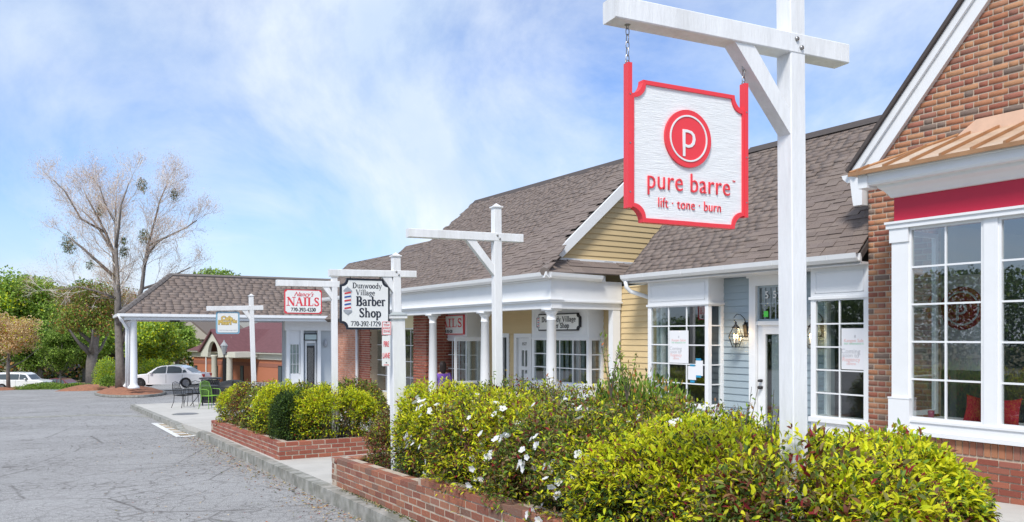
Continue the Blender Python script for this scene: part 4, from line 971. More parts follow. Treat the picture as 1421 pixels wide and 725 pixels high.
    window_u(b, c0_+.12, c0_+1.1, 1.3, zt-.35, VW+.01, 4, 2, M['cream'], M['glass'], fw=.03, name='transom_window')
    d = bar(b, 'green_door', M['tealsign'], c0_+.12, c0_+1.1, VW+.02, VW+.06, zf, 1.18); bar(d, 'notice', M['paper'], c0_+.5, c0_+.8, VW+.01, VW+.018, .75, 1.05); text_part(d, 'door_script', 'salon', .22, -(c0_+.6), .45, VW+.012, M['cafeyellow'])
    # interior
    bar(b, 'interior_wall', M['darkin'], WU, c1_, 4.0, 4.1, -1, 2.4); bar(b, 'interior_wall', M['darkin'], WU, WU+.05, VW+.12, 4, -1, 2.4); bar(b, 'interior_ceiling', M['darkin'], WU, c1_, VW+.12, 4, 2.2, 2.3); bar(b, 'interior_floor', M['floorin'], WU, c1_, VW+.0, 4, -.75, -.7)
    bar(b, 'partition', M['darkin'], U(690), U(686), VW+.12, 4, -1, 2.3)
    for k in range(10): a = br+.15+k*.17; bar(b, 'window_blind', M['blind'], a, a+.1, VW+.06, VW+.065, -.2, zh)
    for k in range(3): bar(b, 'curtain', M['curtain'], nl-.35-k*.02-(k*.28), nl-.2-k*.28, VW+.03, VW+.05, -.4, zhn)
    return b, vb, bl, br, nl, nr, z1, zt
PS = porch_shop(); vbP, blP, brP, nlP, nrP = PS[1:6]

def wall_sign(px0, px1, py0, py1, v, name, label, cat, build, group=None):
    u1 = F.U(px0, v); u0 = F.U(px1, v); z1 = F.Z(py0, u0, v); z0 = F.Z(py1, u0, v); x, y = F.XY((u0+u1)/2, v)
    t = thing(name, label, cat, (x, y, (z0+z1)/2), F.rot, group); build(t, u1-u0, z1-z0); return t
def notch_outline(w, h, r, n=5):
    """rectangle with concave quarter-round corners"""
    pts = []
    for cx_, cz, a0 in ((-w/2, -h/2, 90), (w/2, -h/2, 180), (w/2, h/2, 270), (-w/2, h/2, 0)):
        arc = [(cx_+r*math.cos(R(a0-90*i/n)), cz+r*math.sin(R(a0-90*i/n))) for i in range(n+1)]
        pts += arc
    return pts
def plate(t, name, pts, y0, y1, mt): mb = MB(); mb.prism([(x, y0, z) for x, z in pts], (0, y1-y0, 0)); return mb.build(name, mt, t)
def frame_ring(t, name, po, pi, y0, y1, mt):
    mb = MB(); n = len(po); 
    o0 = [mb.p((x, y0, z)) for x, z in po]; i0 = [mb.p((x, y0, z)) for x, z in pi]; o1 = [mb.p((x, y1, z)) for x, z in po]; i1 = [mb.p((x, y1, z)) for x, z in pi]
    for k in range(n):
        m = (k+1) % n; mb.face([o0[k], o0[m], i0[m], i0[k]]); mb.face([o1[m], o1[k], i1[k], i1[m]]); mb.face([o0[m], o0[k], o1[k], o1[m]]); mb.face([i0[k], i0[m], i1[m], i1[k]])
    return mb.build(name, mt, t)
def barber_pole(t, x, z, h, w, y=-.02):
    mb = MB(); c0 = -h/2
    m_ = MB(); m_.prism([(x-w/2, y, z-h*.32), (x+w/2, y, z-h*.32), (x+w/2, y, z+h*.32), (x-w/2, y, z+h*.32)], (0, -.004, 0)); m_.build('pole_body', M['plainwhite'], t)
    for k in range(5):
        zz = z-h*.30+k*h*.13; m_ = MB(); a = .06*h; q = [(x-w*.48, zz), (x+w*.48, zz+a*.7), (x+w*.48, zz+a*1.6), (x-w*.48, zz+a*.9)]
        m_.prism([(p, y-.004, r) for p, r in q], (0, -.003, 0)); m_.build('pole_stripe', M['polered' if k % 2 == 0 else 'poleblue'], t)
    for sg in (1, -1):
        m_ = MB(); q = [(x-w*.6, z+sg*h*.32), (x+w*.6, z+sg*h*.32), (x+w*.62, z+sg*h*.36), (x+w*.3, z+sg*h*.43), (x+w*.08, z+sg*h*.46), (x, z+sg*h*.5), (x-w*.08, z+sg*h*.46), (x-w*.3, z+sg*h*.43), (x-w*.62, z+sg*h*.36)]
        if sg < 0: q = q[::-1]
        m_.prism([(p, y, r) for p, r in q], (0, -.008, 0)); m_.build('pole_cap', M['silver'], t)
def nails_wall(t, w, h):
    bd = plate(t, 'sign_board', [(-w/2, -h/2), (w/2, -h/2), (w/2, h/2), (-w/2, h/2)], 0, .05, M['nailred']); plate(t, 'sign_face', [(-w/2+.02, -h/2+.02), (w/2-.02, -h/2+.02), (w/2-.02, h/2-.02), (-w/2+.02, h/2-.02)], -.006, .0, M['plainwhite'])
    serif(t, 'sign_letters', 'NAILS', h*.62, 0, h*.1, M['nailred'], -.008, xs=1.0*w/(h*.62*3.3)); serif(t, 'phone_number', '770-393-4330', h*.22, 0, -h*.33, M['black'], -.008, xs=.75)
wall_sign(603, 643, 437, 464.5, vbP-.05, 'nail_salon_sign', 'red framed white wall sign reading NAILS above the porch window', 'sign', nails_wall)
def barber_wall(t, w, h):
    plate(t, 'sign_board', notch_outline(w, h, .07), 0, .05, M['black']); plate(t, 'sign_face', notch_outline(w-.05, h-.05, .065), -.006, 0, M['plainwhite'])
    k = w/3.3
    serif(t, 'sign_letters', 'Dunwoody Village', h*.42, w*.03, h*.16, M['black'], -.008, xs=w*.78/(h*.42*7.9)); serif(t, 'sign_letters', 'Barber Shop', h*.42, w*.02, -h*.2, M['black'], -.008, xs=w*.55/(h*.42*5.6)); barber_pole(t, -w*.44, 0, h*.8, w*.045, -.008)
wall_sign(744.5, 804, 434, 459, vbP-.05, 'barber_wall_sign', 'black framed barber sign mounted above the bay window behind the porch column', 'sign', barber_wall)

# ------------------------------------------------------------------ sign posts along the planters
def BD(azdeg): a = R(azdeg); return (math.sin(a), math.cos(a))
def sign_post(label, px, Y, w, zg, ztop, zb0, zb1, t0, t1, az=64, brace=.30, base=None, top_cap=True, lean=0, bolts=True):
    b = BD(az); rz = math.atan2(b[1], b[0]); X = (px-CX)/FPX*Y
    cx_, cy_ = X+w/2*b[0]-w/2*b[1]*0, Y+w/2*b[1]
    # px marks the nearest vertical corner of the post: centre lies half a width along the beam and half behind
    cx_ = X+w/2*b[0]-w/2*b[1]; cy_ = Y+w/2*b[1]+w/2*b[0]
    t = thing('sign_post', label, 'sign post', (cx_, cy_, zg), rz, 'white timber sign posts in the planters'); t.rotation_euler = (0, lean, rz)
    h = w/2; mb = MB()
    def bev(mb, a, c, d, e, f_, g, bv=.004):
        if True: mb.prism([(a+bv, d, f_), (c-bv, d, f_), (c, d+bv, f_), (c, e-bv, f_), (c-bv, e, f_), (a+bv, e, f_), (a, e-bv, f_), (a, d+bv, f_)], (0, 0, g-f_))
    bev(mb, -h, h, -h, h, -.3, ztop-zg); mb.build('post', M['post'], t)
    mb = MB(); bv = .004; a0, a1 = t0-h, t1-h
    prof = [(-h-.003+bv, zb0), (h-bv, zb0), (h, zb0+bv), (h, zb1-bv), (h-bv, zb1), (-h-.003+bv, zb1), (-h-.003, zb1-bv), (-h-.003, zb0+bv)]
    mb.prism([(a0, y, z-zg) for y, z in prof], (a1-a0, 0, 0)); mb.build('beam', M['post'], t)
    if brace:
        k = w*.8; L = brace; s0 = -h-L*1.0
        mb = MB(); q = [(s0-.02, zb0-zg), (s0+k*1.25, zb0-zg), (-h, zb0-zg-L+k*.55), (-h, zb0-zg-L-.07)]
        mb.prism([(x, -h+.006, z) for x, z in q], (0, w-.02, 0)); mb.build('brace', M['post'], t)
    if bolts:
        for dx, dz in ((-.012, .062), (.016, .026)):
            mb = MB(); mb.tube([(dx-h*.0, -h-.002, zb0-zg+dz*w/.09), (dx, -h-.011, zb0-zg+dz*w/.09)], .010, 10); mb.build('bolt', M['galv'], t, True)
    if top_cap:
        mb = MB(); c = h+.012; zt = ztop-zg; mb.box(-c, c, -c, c, zt, zt+.014)
        i = [mb.p(q) for q in ((-h, -h, zt+.014), (h, -h, zt+.014), (h, h, zt+.014), (-h, h, zt+.014), (0, 0, zt+.05))]
        for k in range(4): mb.face([i[k], i[(k+1) % 4], i[4]])
        mb.build('post_cap', M['post'], t)
    if base:
        hb, wb = base; c = wb/2; mb = MB(); bev(mb, -c, c, -c, c, -.3, hb-zg); mb.box(-c-.02, c+.02, -c-.02, c+.02, hb-zg-.045, hb-zg-.005)
        mb.build('post_sleeve', M['post'], t)
        mb = MB(); c += .03; i = [mb.p(q) for q in ((-c, -c, hb-zg-.005), (c, -c, hb-zg-.005), (c, c, hb-zg-.005), (-c, c, hb-zg-.005), (-h, -h, hb-zg+.03), (h, -h, hb-zg+.03), (h, h, hb-zg+.03), (-h, h, hb-zg+.03))]
        for k in range(4): mb.face([i[k], i[(k+1) % 4], i[4+(k+1) % 4], i[4+k]])
        mb.face(i[:4][::-1]); mb.face(i[4:]); mb.build('sleeve_cap', mat('zinc_cap', (.33, .36, .36), .6, noise=.2), t)
    return t, b, rz, (cx_, cy_), zg
def gpt(X, Y, h=.15): return zs(X*dS[0]+Y*dS[1])+h
def pz(px, Y, h=.15): X = (px-CX)/FPX*Y; return gpt(X, Y, h)
SPN = sign_post('big white timber sign post nearest the camera carrying the red framed hanging sign', 1103.6, 3.6, .09, pz(1103, 3.6), 3.36, 2.885, 2.975, -.945, .369, lean=R(-.55))
SPM = sign_post('white timber post with bare cross beam and no sign, in front of the porch roof', 689, 8.46, .088, pz(689, 8.46), 2.97, 2.61, 2.697, -.958, .345, lean=R(-.5))
SPB = sign_post('white timber sign post with sleeved lower half holding the black framed barber sign', 551, 9.0, .09, pz(548, 9.0), 2.50, 2.265, 2.34, -.721, .275, base=(1.84, .15), lean=R(-1.0), brace=.11)
SPC = sign_post('white timber sign post behind the hedge holding the small red framed nail sign', 462, 13.4, .095, pz(462, 13.4), 2.59, 2.42, 2.523, -.912, .13, lean=R(-.3), bolts=False, brace=.14)
SPD = sign_post('leaning white timber sign post holding the blue framed cafe sign', 352, 16.5, .09, pz(352, 16.5), 2.425, 2.13, 2.225, -.831, .276, lean=R(-1.8), bolts=False, brace=.13)

def chain(t, x, z0, z1, n):
    L = (z1-z0)/n
    for i in range(n):
        zc = z0+(i+.5)*L; mb = MB(); pts = []
        for j in range(13):
            a = 2*math.pi*j/12; u, z = .008*math.cos(a), .62*L*math.sin(a); pts.append((x+u, 0, zc+z) if i % 2 == 0 else (x, u, zc+z))
        mb.tube(pts, .0022, 5, cap=False); mb.build('chain_link', M['galv'], t)
def hang_sign(name, label, post, t0, t1, z0, z1, group='signs hanging from white posts'):
    """empty at the centre of the board; local x along the board, -y towards the camera"""
    _, b, rz, c, zg = post; tc_ = (t0+t1)/2-.045
    return thing(name, label, 'sign', (c[0]+tc_*b[0], c[1]+tc_*b[1], (z0+z1)/2), rz, group), t1-t0, z1-z0
# --- studio sign
t, w, h = hang_sign('studio_sign', 'white grained hanging sign with red frame, round p emblem and pure barre lettering', SPN, -.878, -.268, 2.068, 2.655)
th = .035
po = notch_outline(w, h, .062, 7); pi = notch_outline(w-.034, h-.034, .059, 7)
plate(t, 'sign_board', pi, -.010, .010, M['board'])
frame_ring(t, 'sign_frame', po, pi, -th/2, th/2, M['redpaint'])
for sg in (-1, 1):
    mb = MB(); x = sg*(w/2+.004); mb.box(x-.010, x+.010, -th/2-.002, th/2-.004, -h/2+.055, h/2+.062); rail = mb.build('side_rail', M['redpaint'], t)
    for k in range(3):
        mb = MB(); zc = -h/2+.12+k*.2; mb.tube([(x, -th/2-.002, zc), (x, -th/2-.004, zc)], .0035, 7); mb.build('screw', M['galv'], rail)
    mb = MB(); pts = [(x+.010*math.cos(a), 0, h/2+.066+.010*math.sin(a)) for a in [i*math.pi/5 for i in range(11)]]; mb.tube(pts, .0025, 6, cap=False); mb.build('eye_hook', M['galv'], t)
    chain(t, x, h/2+.068, 2.885-(2.068+2.655)/2+.004, 6)
    mb = MB(); mb.tube([(x, 0, 2.875-(2.068+2.655)/2), (x, 0, 2.89-(2.068+2.655)/2)], .013, 8); mb.build('eye_bolt', M['galv'], t)
ex, ez = -.012, .075
def disc(t, name, x, z, r0, r1, y0, y1, mt, n=48):
    if r0 == 0: return plate(t, name, [(x+r1*math.cos(2*math.pi*i/n), z+r1*math.sin(2*math.pi*i/n)) for i in range(n)], y1, y0, mt)
    a = [(x+r1*math.cos(2*math.pi*i/n), z+r1*math.sin(2*math.pi*i/n)) for i in range(n)]; c = [(x+r0*math.cos(2*math.pi*i/n), z+r0*math.sin(2*math.pi*i/n)) for i in range(n)]
    return frame_ring(t, name, a, c, y0, y1, mt)
disc(t, 'emblem', ex, ez, 0, .122, -.010, -.020, M['redpaint']); disc(t, 'emblem_ring', ex, ez, .092, .099, -.023, -.019, M['plainwhite'])
text_part(t, 'emblem_letter', 'p', .17, ex, ez+.012, -.021, M['plainwhite'], ext=.002, bold=-.001)
text_part(t, 'sign_letters', 'pure barre', .118, -.0, -.115, -.012, M['redpaint'], ext=.004, xs=.82, bold=-.0012, spacing=1.06)
text_part(t, 'sign_letters', 'lift \u00b7 tone \u00b7 burn', .062, .003, -.207, -.012, M['redpaint'], ext=.003, xs=.80, bold=-.0010, spacing=1.05)
text_part(t, 'trade_mark', 'TM', .012, w/2-.062, -.085, -.012, M['redpaint'], ext=.001)
# --- barber sign
t, w, h = hang_sign('barber_sign', 'notched white barber shop sign with dark border, phone number and striped pole', SPB, -.634, -.085, 1.668, 2.238)
w += .02
plate(t, 'sign_board', notch_outline(w, h, .075), -.012, .012, M['navy']); plate(t, 'sign_face', notch_outline(w-.045, h-.045, .072), -.018, -.012, M['plainwhite'])
serif(t, 'sign_letters', 'Dunwoody', .085, .02, h*.36, M['navy'], -.018, xs=.85, wt=.8); serif(t, 'sign_letters', 'Village', .085, -.0, h*.225, M['navy'], -.018, xs=.84, wt=.8)
serif(t, 'sign_letters', 'Barber', .145, .06, h*.055, M['navy'], -.018, xs=.80); serif(t, 'sign_letters', 'Shop', .145, .055, -h*.17, M['navy'], -.018, xs=.83); serif(t, 'phone_number', '770-392-1729', .078, .005, -h*.385, M['navy'], -.018, xs=.80, wt=.9)
barber_pole(t, -w*.355, h*.06, h*.56, .075, -.018)
def hooks(t, xs_, z0, z1):
    for x in xs_: mb = MB(); mb.tube([(x, 0, z0), (x+.006, 0, (z0+z1)/2), (x, 0, z1)], .005, 6); mb.build('hook', M['iron'], t)
hooks(t, (-w*.3, w*.3), h/2-.01, 2.27-(1.668+2.238)/2)
# --- nail sign
t, w, h = hang_sign('nail_sign', 'small red framed white hanging sign with script line, NAILS and phone number', SPC, -.797, -.182, 1.965, 2.368)
def rrect(w, h, r, n=5):
    p = []
    for cx_, cz, a0 in ((w/2-r, h/2-r, 0), (-w/2+r, h/2-r, 90), (-w/2+r, -h/2+r, 180), (w/2-r, -h/2+r, 270)): p += [(cx_+r*math.cos(R(a0+90*i/n)), cz+r*math.sin(R(a0+90*i/n))) for i in range(n+1)]
    return p
plate(t, 'sign_board', rrect(w, h, .03), -.012, .012, M['nailred']); plate(t, 'sign_face', notch_outline(w-.035, h-.035, .025), -.016, -.012, M['plainwhite'])
text_part(t, 'script_letters', "Nancy's", .105, 0, h*.30, -.018, M['nailred'], shear=.5, xs=.95); serif(t, 'sign_letters', 'NAILS', .20, 0, 0, M['nailred'], -.016, xs=.86); serif(t, 'phone_number', '770-393-4330', .085, 0, -h*.33, M['black'], -.016, xs=.88, wt=1.2)
hooks(t, (-w*.32, w*.32), h/2-.005, 2.42-(1.965+2.368)/2)
# --- cafe sign
t, w, h = hang_sign('cafe_sign', 'blue framed white square cafe sign with yellow bubble lettering', SPD, -.735, -.275, 1.635, 2.095)
plate(t, 'sign_board', rrect(w, h, .04), -.012, .012, M['cafeblue']); plate(t, 'sign_face', rrect(w-.06, h-.06, .03), -.016, -.012, M['plainwhite'])
dk = mat('brown_outline', (.2, .14, .05), .6)
for s_, sz, x, z in (('Cafe', .12, -.02, .085), ('du', .085, .13, .03), ('Phuri', .12, -.06, .0)):
    text_part(t, 'letter_outline', s_, sz, x, z, -.0175, dk, bold=.010, ext=.001); text_part(t, 'sign_letters', s_, sz, x, z, -.020, M['cafeyellow'], bold=.005, ext=.001)
bar_ = MB()
text_part(t, 'small_print', 'coffee sandwiches soups & salads', .026, 0, -h*.33, -.017, M['greyprint'])
hooks(t, (-w*.3, w*.3), h/2-.005, 2.13-(1.635+2.095)/2)
# --- fire lane sign, narrow, fixed to the left side of the barber post
c = P(537, 478, 8.93); t = thing('fire_lane_sign', 'narrow white sign with red print fixed to the sleeved barber post', 'sign', (c.x-.005, c.y-.03, c.z), R(24))
b0 = .0; W_, H_ = .095, .52
plate(t, 'sign_plate', rrect(W_, .34, .008), -.004, 0, M['plainwhite']).location = (0, 0, -.075)
plate(t, 'sign_plate', rrect(W_+.012, .155, .008), -.004, 0, M['plainwhite']).location = (.004, 0, .18)
fr_ = frame_ring(t, 'sign_border', rrect(W_+.006, .148, .008), rrect(W_-.004, .138, .006), -.006, -.003, M['nailred']); fr_.location = (.004, 0, .18)
for q, z in (('TOW', .215), ('AWAY', .18), ('ZONE', .145)): text_part(t, 'sign_letters', q, .034, .004, z, -.0052, M['nailred'], xs=.8)
for q, z in (('FIRE', -.0), ('LANE', -.13)): text_part(t, 'sign_letters', q, .085, 0, z, -.0052, M['nailred'], xs=.4, bold=.001)
mb = MB(); mb.prism([(-.03, -.005, -.235), (.03, -.005, -.235), (.03, -.005, -.228), (-.03, -.005, -.228)], (0, -.001, 0)); mb.build('sign_arrow', M['nailred'], t)
for z in (.245, -.205): mb = MB(); mb.tube([(0, -.004, z), (0, -.009, z)], .006, 8); mb.build('screw', M['black'], t)

# ------------------------------------------------------------------ brick planters
def sloped(s, w, h): return Vector(SP(s, w, h))
def planter(label, corners, courses, mt_b, inner_w, slims=None):
    """corners: list of (s,w) of the visible outer face, walked so that the outside is on the left"""
    s0, w0 = corners[0]; x, y, z = SP(s0, w0, 0)
    t = thing('brick_planter', label, 'planter', (x, y, z), 0, 'low brick planters along the kerb')
    inv = Vector((x, y, z)); items = []; Lb, H, D = .203, .0677, .095; slope = math.atan(GR)
    core = MB(); coreo = Vector((0, 0, 0))
    for (a, b) in zip(corners, corners[1:]):
        L = math.hypot(b[0]-a[0], b[1]-a[1]); ds, dw = (b[0]-a[0])/L, (b[1]-a[1])/L
        # world direction along the wall (following the slope) and the inward normal
        e = (sloped(a[0]+ds, a[1]+dw, 0)-sloped(a[0], a[1], 0)).normalized()
        nin = Vector((dw*dS[0]-ds*nS[0], dw*dS[1]-ds*nS[1], 0)); 
        up = e.cross(nin); up = up if up.z > 0 else -up
        base = sloped(a[0], a[1], .15)-inv
        def M4(d, dep, hh, ln, th, ht):
            m = Matrix.Identity(4); c = base+e*(d+ln/2)+nin*(dep+th/2)+up*(hh+ht/2)
            for i in range(3): m[i][0] = e[i]*ln; m[i][1] = nin[i]*th; m[i][2] = up[i]*ht; m[i][3] = c[i]
            return m
        x_ = 0
        nc = courses
        for k in range(max(nc[:2]) if hasattr(nc, '__len__') else nc):
            d = -(k % 2)*Lb/2; 
            while d < L:
                d0, d1 = max(d, 0), min(d+Lb-.012, L); mid = a[0]+ds*(d0+d1)/2
                lim = nc if not hasattr(nc, '__len__') else (nc[0] if mid > nc[2] else nc[1])
                if d1-d0 > .03 and k < lim:
                    j = random.uniform(-.004, .004); last = k >= lim-1
                    Y = (base+inv+e*d0).y; Y = max(Y, .5)
                    items.append((M4(d0, j, k*H, d1-d0, D*(1.0), H-.0125), 1/Y))
                    if last: items.append((M4(d0+.004, D+.008+j, k*H, d1-d0, D-.008, H-.0125-random.uniform(0, .004)), .5/Y))
                d += Lb
        hc = (nc if not hasattr(nc, '__len__') else nc[0])*H-.014
        for p0, p1, hh in ((0, L, hc),):
            q = [base+e*p0+nin*.004-up*.15, base+e*p1+nin*.004-up*.15, base+e*p1+nin*(D*2-.008)-up*.15, base+e*p0+nin*(D*2-.008)-up*.15]
            core.prism([tuple(v) for v in q], tuple(up*(hh+.15)))
        if hasattr(nc, '__len__') and b[0] < nc[2]:
            dd = (a[0]-nc[2])/max(-ds, .01); hh = nc[1]*H-.014
            q = [base+e*dd+nin*.0102+up*(hc-.01), base+e*L+nin*.0102+up*(hc-.01), base+e*L+nin*(D*2-.009)+up*(hc-.01), base+e*dd+nin*(D*2-.009)+up*(hc-.01)]
            core.prism([tuple(v) for v in q], tuple(up*(hh-hc+.01)))
    wall = core.build('mortar_core', M['mortar_dark'], t)
    place_pieces(items, brick_meshes(mt_b), wall, 'brick', 'brickwork', 300)
    return t, inv
NP = [(3.2, 5.25), (9.41, 5.1), (9.41, 2.70), (1.2, 2.76)]
pl1, inv1 = planter('long weathered brick planter nearest the camera, its top stepping up one course', [(9.41, 5.1), (9.41, 2.70), (1.2, 2.80)], (5, 6, 6.75), M['oldbrick'], 5)
FP = [(12.24, 4.9), (12.24, 2.70), (18.4, 2.52), (18.4, 4.9)]
pl2, inv2 = planter('shorter red brick planter farther down the kerb beside the patio', [(18.4, 2.60), (12.24, 2.70), (12.24, 4.9)][::1] if False else [(18.4, 4.6), (18.4, 2.60), (12.24, 2.70), (12.24, 4.9)], 4, M['redbrick'], 5)
def soil(pts, t, inv):
    mb = MB(off=tuple(inv)); mb.prism([tuple(sloped(s, w, .10)) for s, w in pts], (0, 0, .22)); return mb.build('soil', M['soil'], t)
soil([(1.2, 2.98), (9.22, 2.88), (9.22, 5.1), (1.2, 5.0)], pl1, inv1); soil([(12.43, 2.88), (18.2, 2.79), (18.2, 4.6), (12.43, 4.9)], pl2, inv2)
bpy.data.objects.remove(_to); 

# ------------------------------------------------------------------ foliage
def rand_unit(n):
    v = rng.normal(size=(n, 3)); return v/np.linalg.norm(v, axis=1, keepdims=True)
def leaves(name, pos, dirs, ln, wd, cols, parent, droop=.25, mt=None, simple=False, kind=None):
    """lanceolate folded leaves: base point, direction, length, width arrays, colour (n,3)"""
    n = len(pos); ln = np.broadcast_to(ln, n)[:, None]; wd = np.broadcast_to(wd, n)[:, None]
    d = dirs/np.linalg.norm(dirs, axis=1, keepdims=True)
    up = np.array([0, 0, 1.])+rng.normal(size=(n, 3))*.45; side = np.cross(d, up); side /= np.linalg.norm(side, axis=1, keepdims=True)+1e-9
    nrm = np.cross(side, d)
    if simple:
        V = np.stack([pos, pos+d*ln*.45+side*wd*.5+nrm*wd*.15, pos+d*ln-nrm*ln*droop*.5, pos+d*ln*.45-side*wd*.5+nrm*wd*.15], 1)
        T = np.array([[0, 1, 2], [0, 2, 3]]); k = 4
    else:
        m1 = pos+d*ln*.3; m2 = pos+d*ln*.68-nrm*ln*droop*.25; tip = pos+d*ln-nrm*ln*droop
        V = np.stack([pos, m1+side*wd*.45+nrm*wd*.15, m2+side*wd*.42+nrm*wd*.12, tip, m2-side*wd*.42+nrm*wd*.12, m1-side*wd*.45+nrm*wd*.15, m1, m2], 1)
        T = np.array([[0, 1, 6], [0, 6, 5], [1, 2, 7], [1, 7, 6], [6, 7, 4], [6, 4, 5], [2, 3, 7], [7, 3, 4]]); k = 8
    tris = (T[None]+np.arange(n)[:, None, None]*k).reshape(-1, 3)
    c = np.concatenate([np.repeat(cols, k, 0), np.ones((n*k, 1))], 1)
    o = npmesh(name, V.reshape(-1, 3), None, mt or M['leaf'], parent, c, tris)
    if kind: o['kind'] = kind
    return o
def lump(v, seed, f):
    """cheap smooth noise in -1..1 for direction vectors"""
    r = np.random.default_rng(seed); out = 0
    for k in range(5):
        w = r.normal(size=3)*f*(1+.5*k); out = out+np.sin(v@w+r.uniform(0, 6.28))/(1+.4*k)
    return out/2.6
PAL = {
 'lime': [(.68, .69, .02), (.58, .65, .022), (.74, .71, .03), (.47, .58, .02), (.66, .64, .03)],
 'green': [(.13, .22, .03), (.09, .16, .03), (.17, .27, .04), (.06, .11, .025)],
 'dark': [(.035, .07, .02), (.05, .09, .025), (.025, .05, .018), (.07, .11, .03)],
 'red': [(.16, .05, .03), (.22, .08, .04), (.12, .04, .03), (.26, .13, .05), (.3, .03, .04)],
 'olive': [(.22, .24, .07), (.28, .26, .09), (.16, .19, .06), (.3, .22, .1), (.24, .14, .08)],
 'orange': [(.5, .26, .08), (.42, .3, .06), (.55, .2, .08)],
 'fresh': [(.26, .40, .05), (.34, .46, .07), (.2, .33, .05)],
 'tan': [(.72, .54, .28), (.66, .46, .24), (.76, .6, .36)],
 'spring': [(.30, .47, .07), (.38, .54, .09), (.25, .39, .07), (.44, .55, .14)],
 'pink': [(.72, .48, .40), (.64, .42, .34), (.78, .58, .5), (.55, .32, .24)],
}
def palette(mix, n):
    """mix: list of (name, weight array or scalar)"""
    ws_ = np.stack([np.broadcast_to(w, n) for _, w in mix], 1); ws_ = ws_/ws_.sum(1, keepdims=True); cum = ws_.cumsum(1); u = rng.random(n)[:, None]
    idx = (u > cum).sum(1).clip(0, len(mix)-1); out = np.zeros((n, 3))
    for i, (nm, _) in enumerate(mix):
        m = idx == i; p = np.array(PAL[nm]); out[m] = p[rng.integers(0, len(p), m.sum())]
    return out*rng.uniform(.8, 1.2, (n, 1))
def shrub(label, name, cat, s, w, rs, rw, h, h0=.3, kind='nandina', n=900, seed=1, group=None, leaf=.05, flowers=0, face=None):
    """rounded clipped shrub standing on the soil at (s, w); sprays of leaves over a lumpy super-ellipsoid shell"""
    x, y, z = SP(s, w, .2); t = thing(name, label, cat, (x, y, z), 0, group)
    r = np.random.default_rng(seed)
    d = rng.normal(size=(n, 3)); d[:, 2] = np.abs(d[:, 2])*1.0-.25; d /= np.linalg.norm(d, axis=1, keepdims=True)
    e = .62   # box-like
    q = np.sign(d)*np.abs(d)**e; q /= np.linalg.norm(q, axis=1, keepdims=True)**.8
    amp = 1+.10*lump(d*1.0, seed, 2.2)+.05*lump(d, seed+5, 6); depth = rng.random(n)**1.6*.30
    L = q*(amp*(1-depth))[:, None]
    P_ = np.stack([L[:, 0]*rs*dS[0]+L[:, 1]*rw*nS[0], L[:, 0]*rs*dS[1]+L[:, 1]*rw*nS[1], np.maximum(h*.42+L[:, 2]*h*.58, .03)], 1)
    nw = np.stack([d[:, 0]*dS[0]+d[:, 1]*nS[0], d[:, 0]*dS[1]+d[:, 1]*nS[1], d[:, 2]], 1)
    if face is not None:   # drop what can never be seen: the far underside
        pass
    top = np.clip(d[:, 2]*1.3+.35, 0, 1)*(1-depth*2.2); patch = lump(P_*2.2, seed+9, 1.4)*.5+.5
    def spray(k, spread, base_len, wd_r, mix_f, out=.6, up=.3, stalk=.07, simple=False, nm='foliage', droop=.3):
        idx = np.repeat(np.arange(n), k); m = len(idx)
        c = P_[idx]+nw[idx]*stalk*r.uniform(.2, 1, (m, 1))+rand_unit(m)*stalk*.75
        dd = nw[idx]*out+rand_unit(m)*spread+np.array([0, 0, up]); ln = base_len*rng.uniform(.4, 1.35, m)
        return leaves(nm, c, dd, ln, ln*wd_r, mix_f(idx), t, droop, simple=simple)
    if kind == 'nandina':
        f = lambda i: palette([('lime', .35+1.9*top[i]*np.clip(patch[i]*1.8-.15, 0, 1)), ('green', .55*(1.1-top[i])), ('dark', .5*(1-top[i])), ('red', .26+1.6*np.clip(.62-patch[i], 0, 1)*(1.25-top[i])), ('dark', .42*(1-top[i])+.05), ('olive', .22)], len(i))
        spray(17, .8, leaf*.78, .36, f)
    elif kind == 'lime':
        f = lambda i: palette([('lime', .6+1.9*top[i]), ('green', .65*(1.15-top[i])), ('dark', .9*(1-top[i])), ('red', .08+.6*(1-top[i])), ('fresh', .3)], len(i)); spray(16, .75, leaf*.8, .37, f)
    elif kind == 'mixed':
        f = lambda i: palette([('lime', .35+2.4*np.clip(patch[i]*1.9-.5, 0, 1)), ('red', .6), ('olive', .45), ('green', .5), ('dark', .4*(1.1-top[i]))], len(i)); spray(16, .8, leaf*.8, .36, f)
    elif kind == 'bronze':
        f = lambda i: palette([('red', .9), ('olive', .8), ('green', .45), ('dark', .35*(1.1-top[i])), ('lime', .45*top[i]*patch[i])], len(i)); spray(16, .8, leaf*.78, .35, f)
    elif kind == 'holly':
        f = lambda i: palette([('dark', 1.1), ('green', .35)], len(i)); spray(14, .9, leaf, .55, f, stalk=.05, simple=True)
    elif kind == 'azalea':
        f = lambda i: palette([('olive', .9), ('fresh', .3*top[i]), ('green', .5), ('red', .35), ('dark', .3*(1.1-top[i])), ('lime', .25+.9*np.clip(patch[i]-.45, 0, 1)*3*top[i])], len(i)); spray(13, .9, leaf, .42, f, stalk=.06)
    elif kind == 'photinia':
        f = lambda i: palette([('fresh', 1.0), ('green', .6), ('orange', .5*top[i]), ('dark', .2)], len(i)); spray(11, .4, leaf, .33, f, out=.35, up=.9, stalk=.10, droop=.1)
    # stems
    mb = MB()
    for k in range(14):
        a = r.uniform(0, 6.28); q_ = r.uniform(.3, .85); tx, ty = math.cos(a)*rs*q_, math.sin(a)*rw*q_
        mb.tube([(r.uniform(-.15, .15)*rs, r.uniform(-.15, .15)*rw, 0), (tx*.5, ty*.5, h*.4), (tx, ty, h*.82)], [.012, .008, .004], 5)
    st = mb.build('stems', M['barkdark'], t, True); st.rotation_euler = (0, 0, math.atan2(dS[1], dS[0])); st.scale = (1, -1, 1)
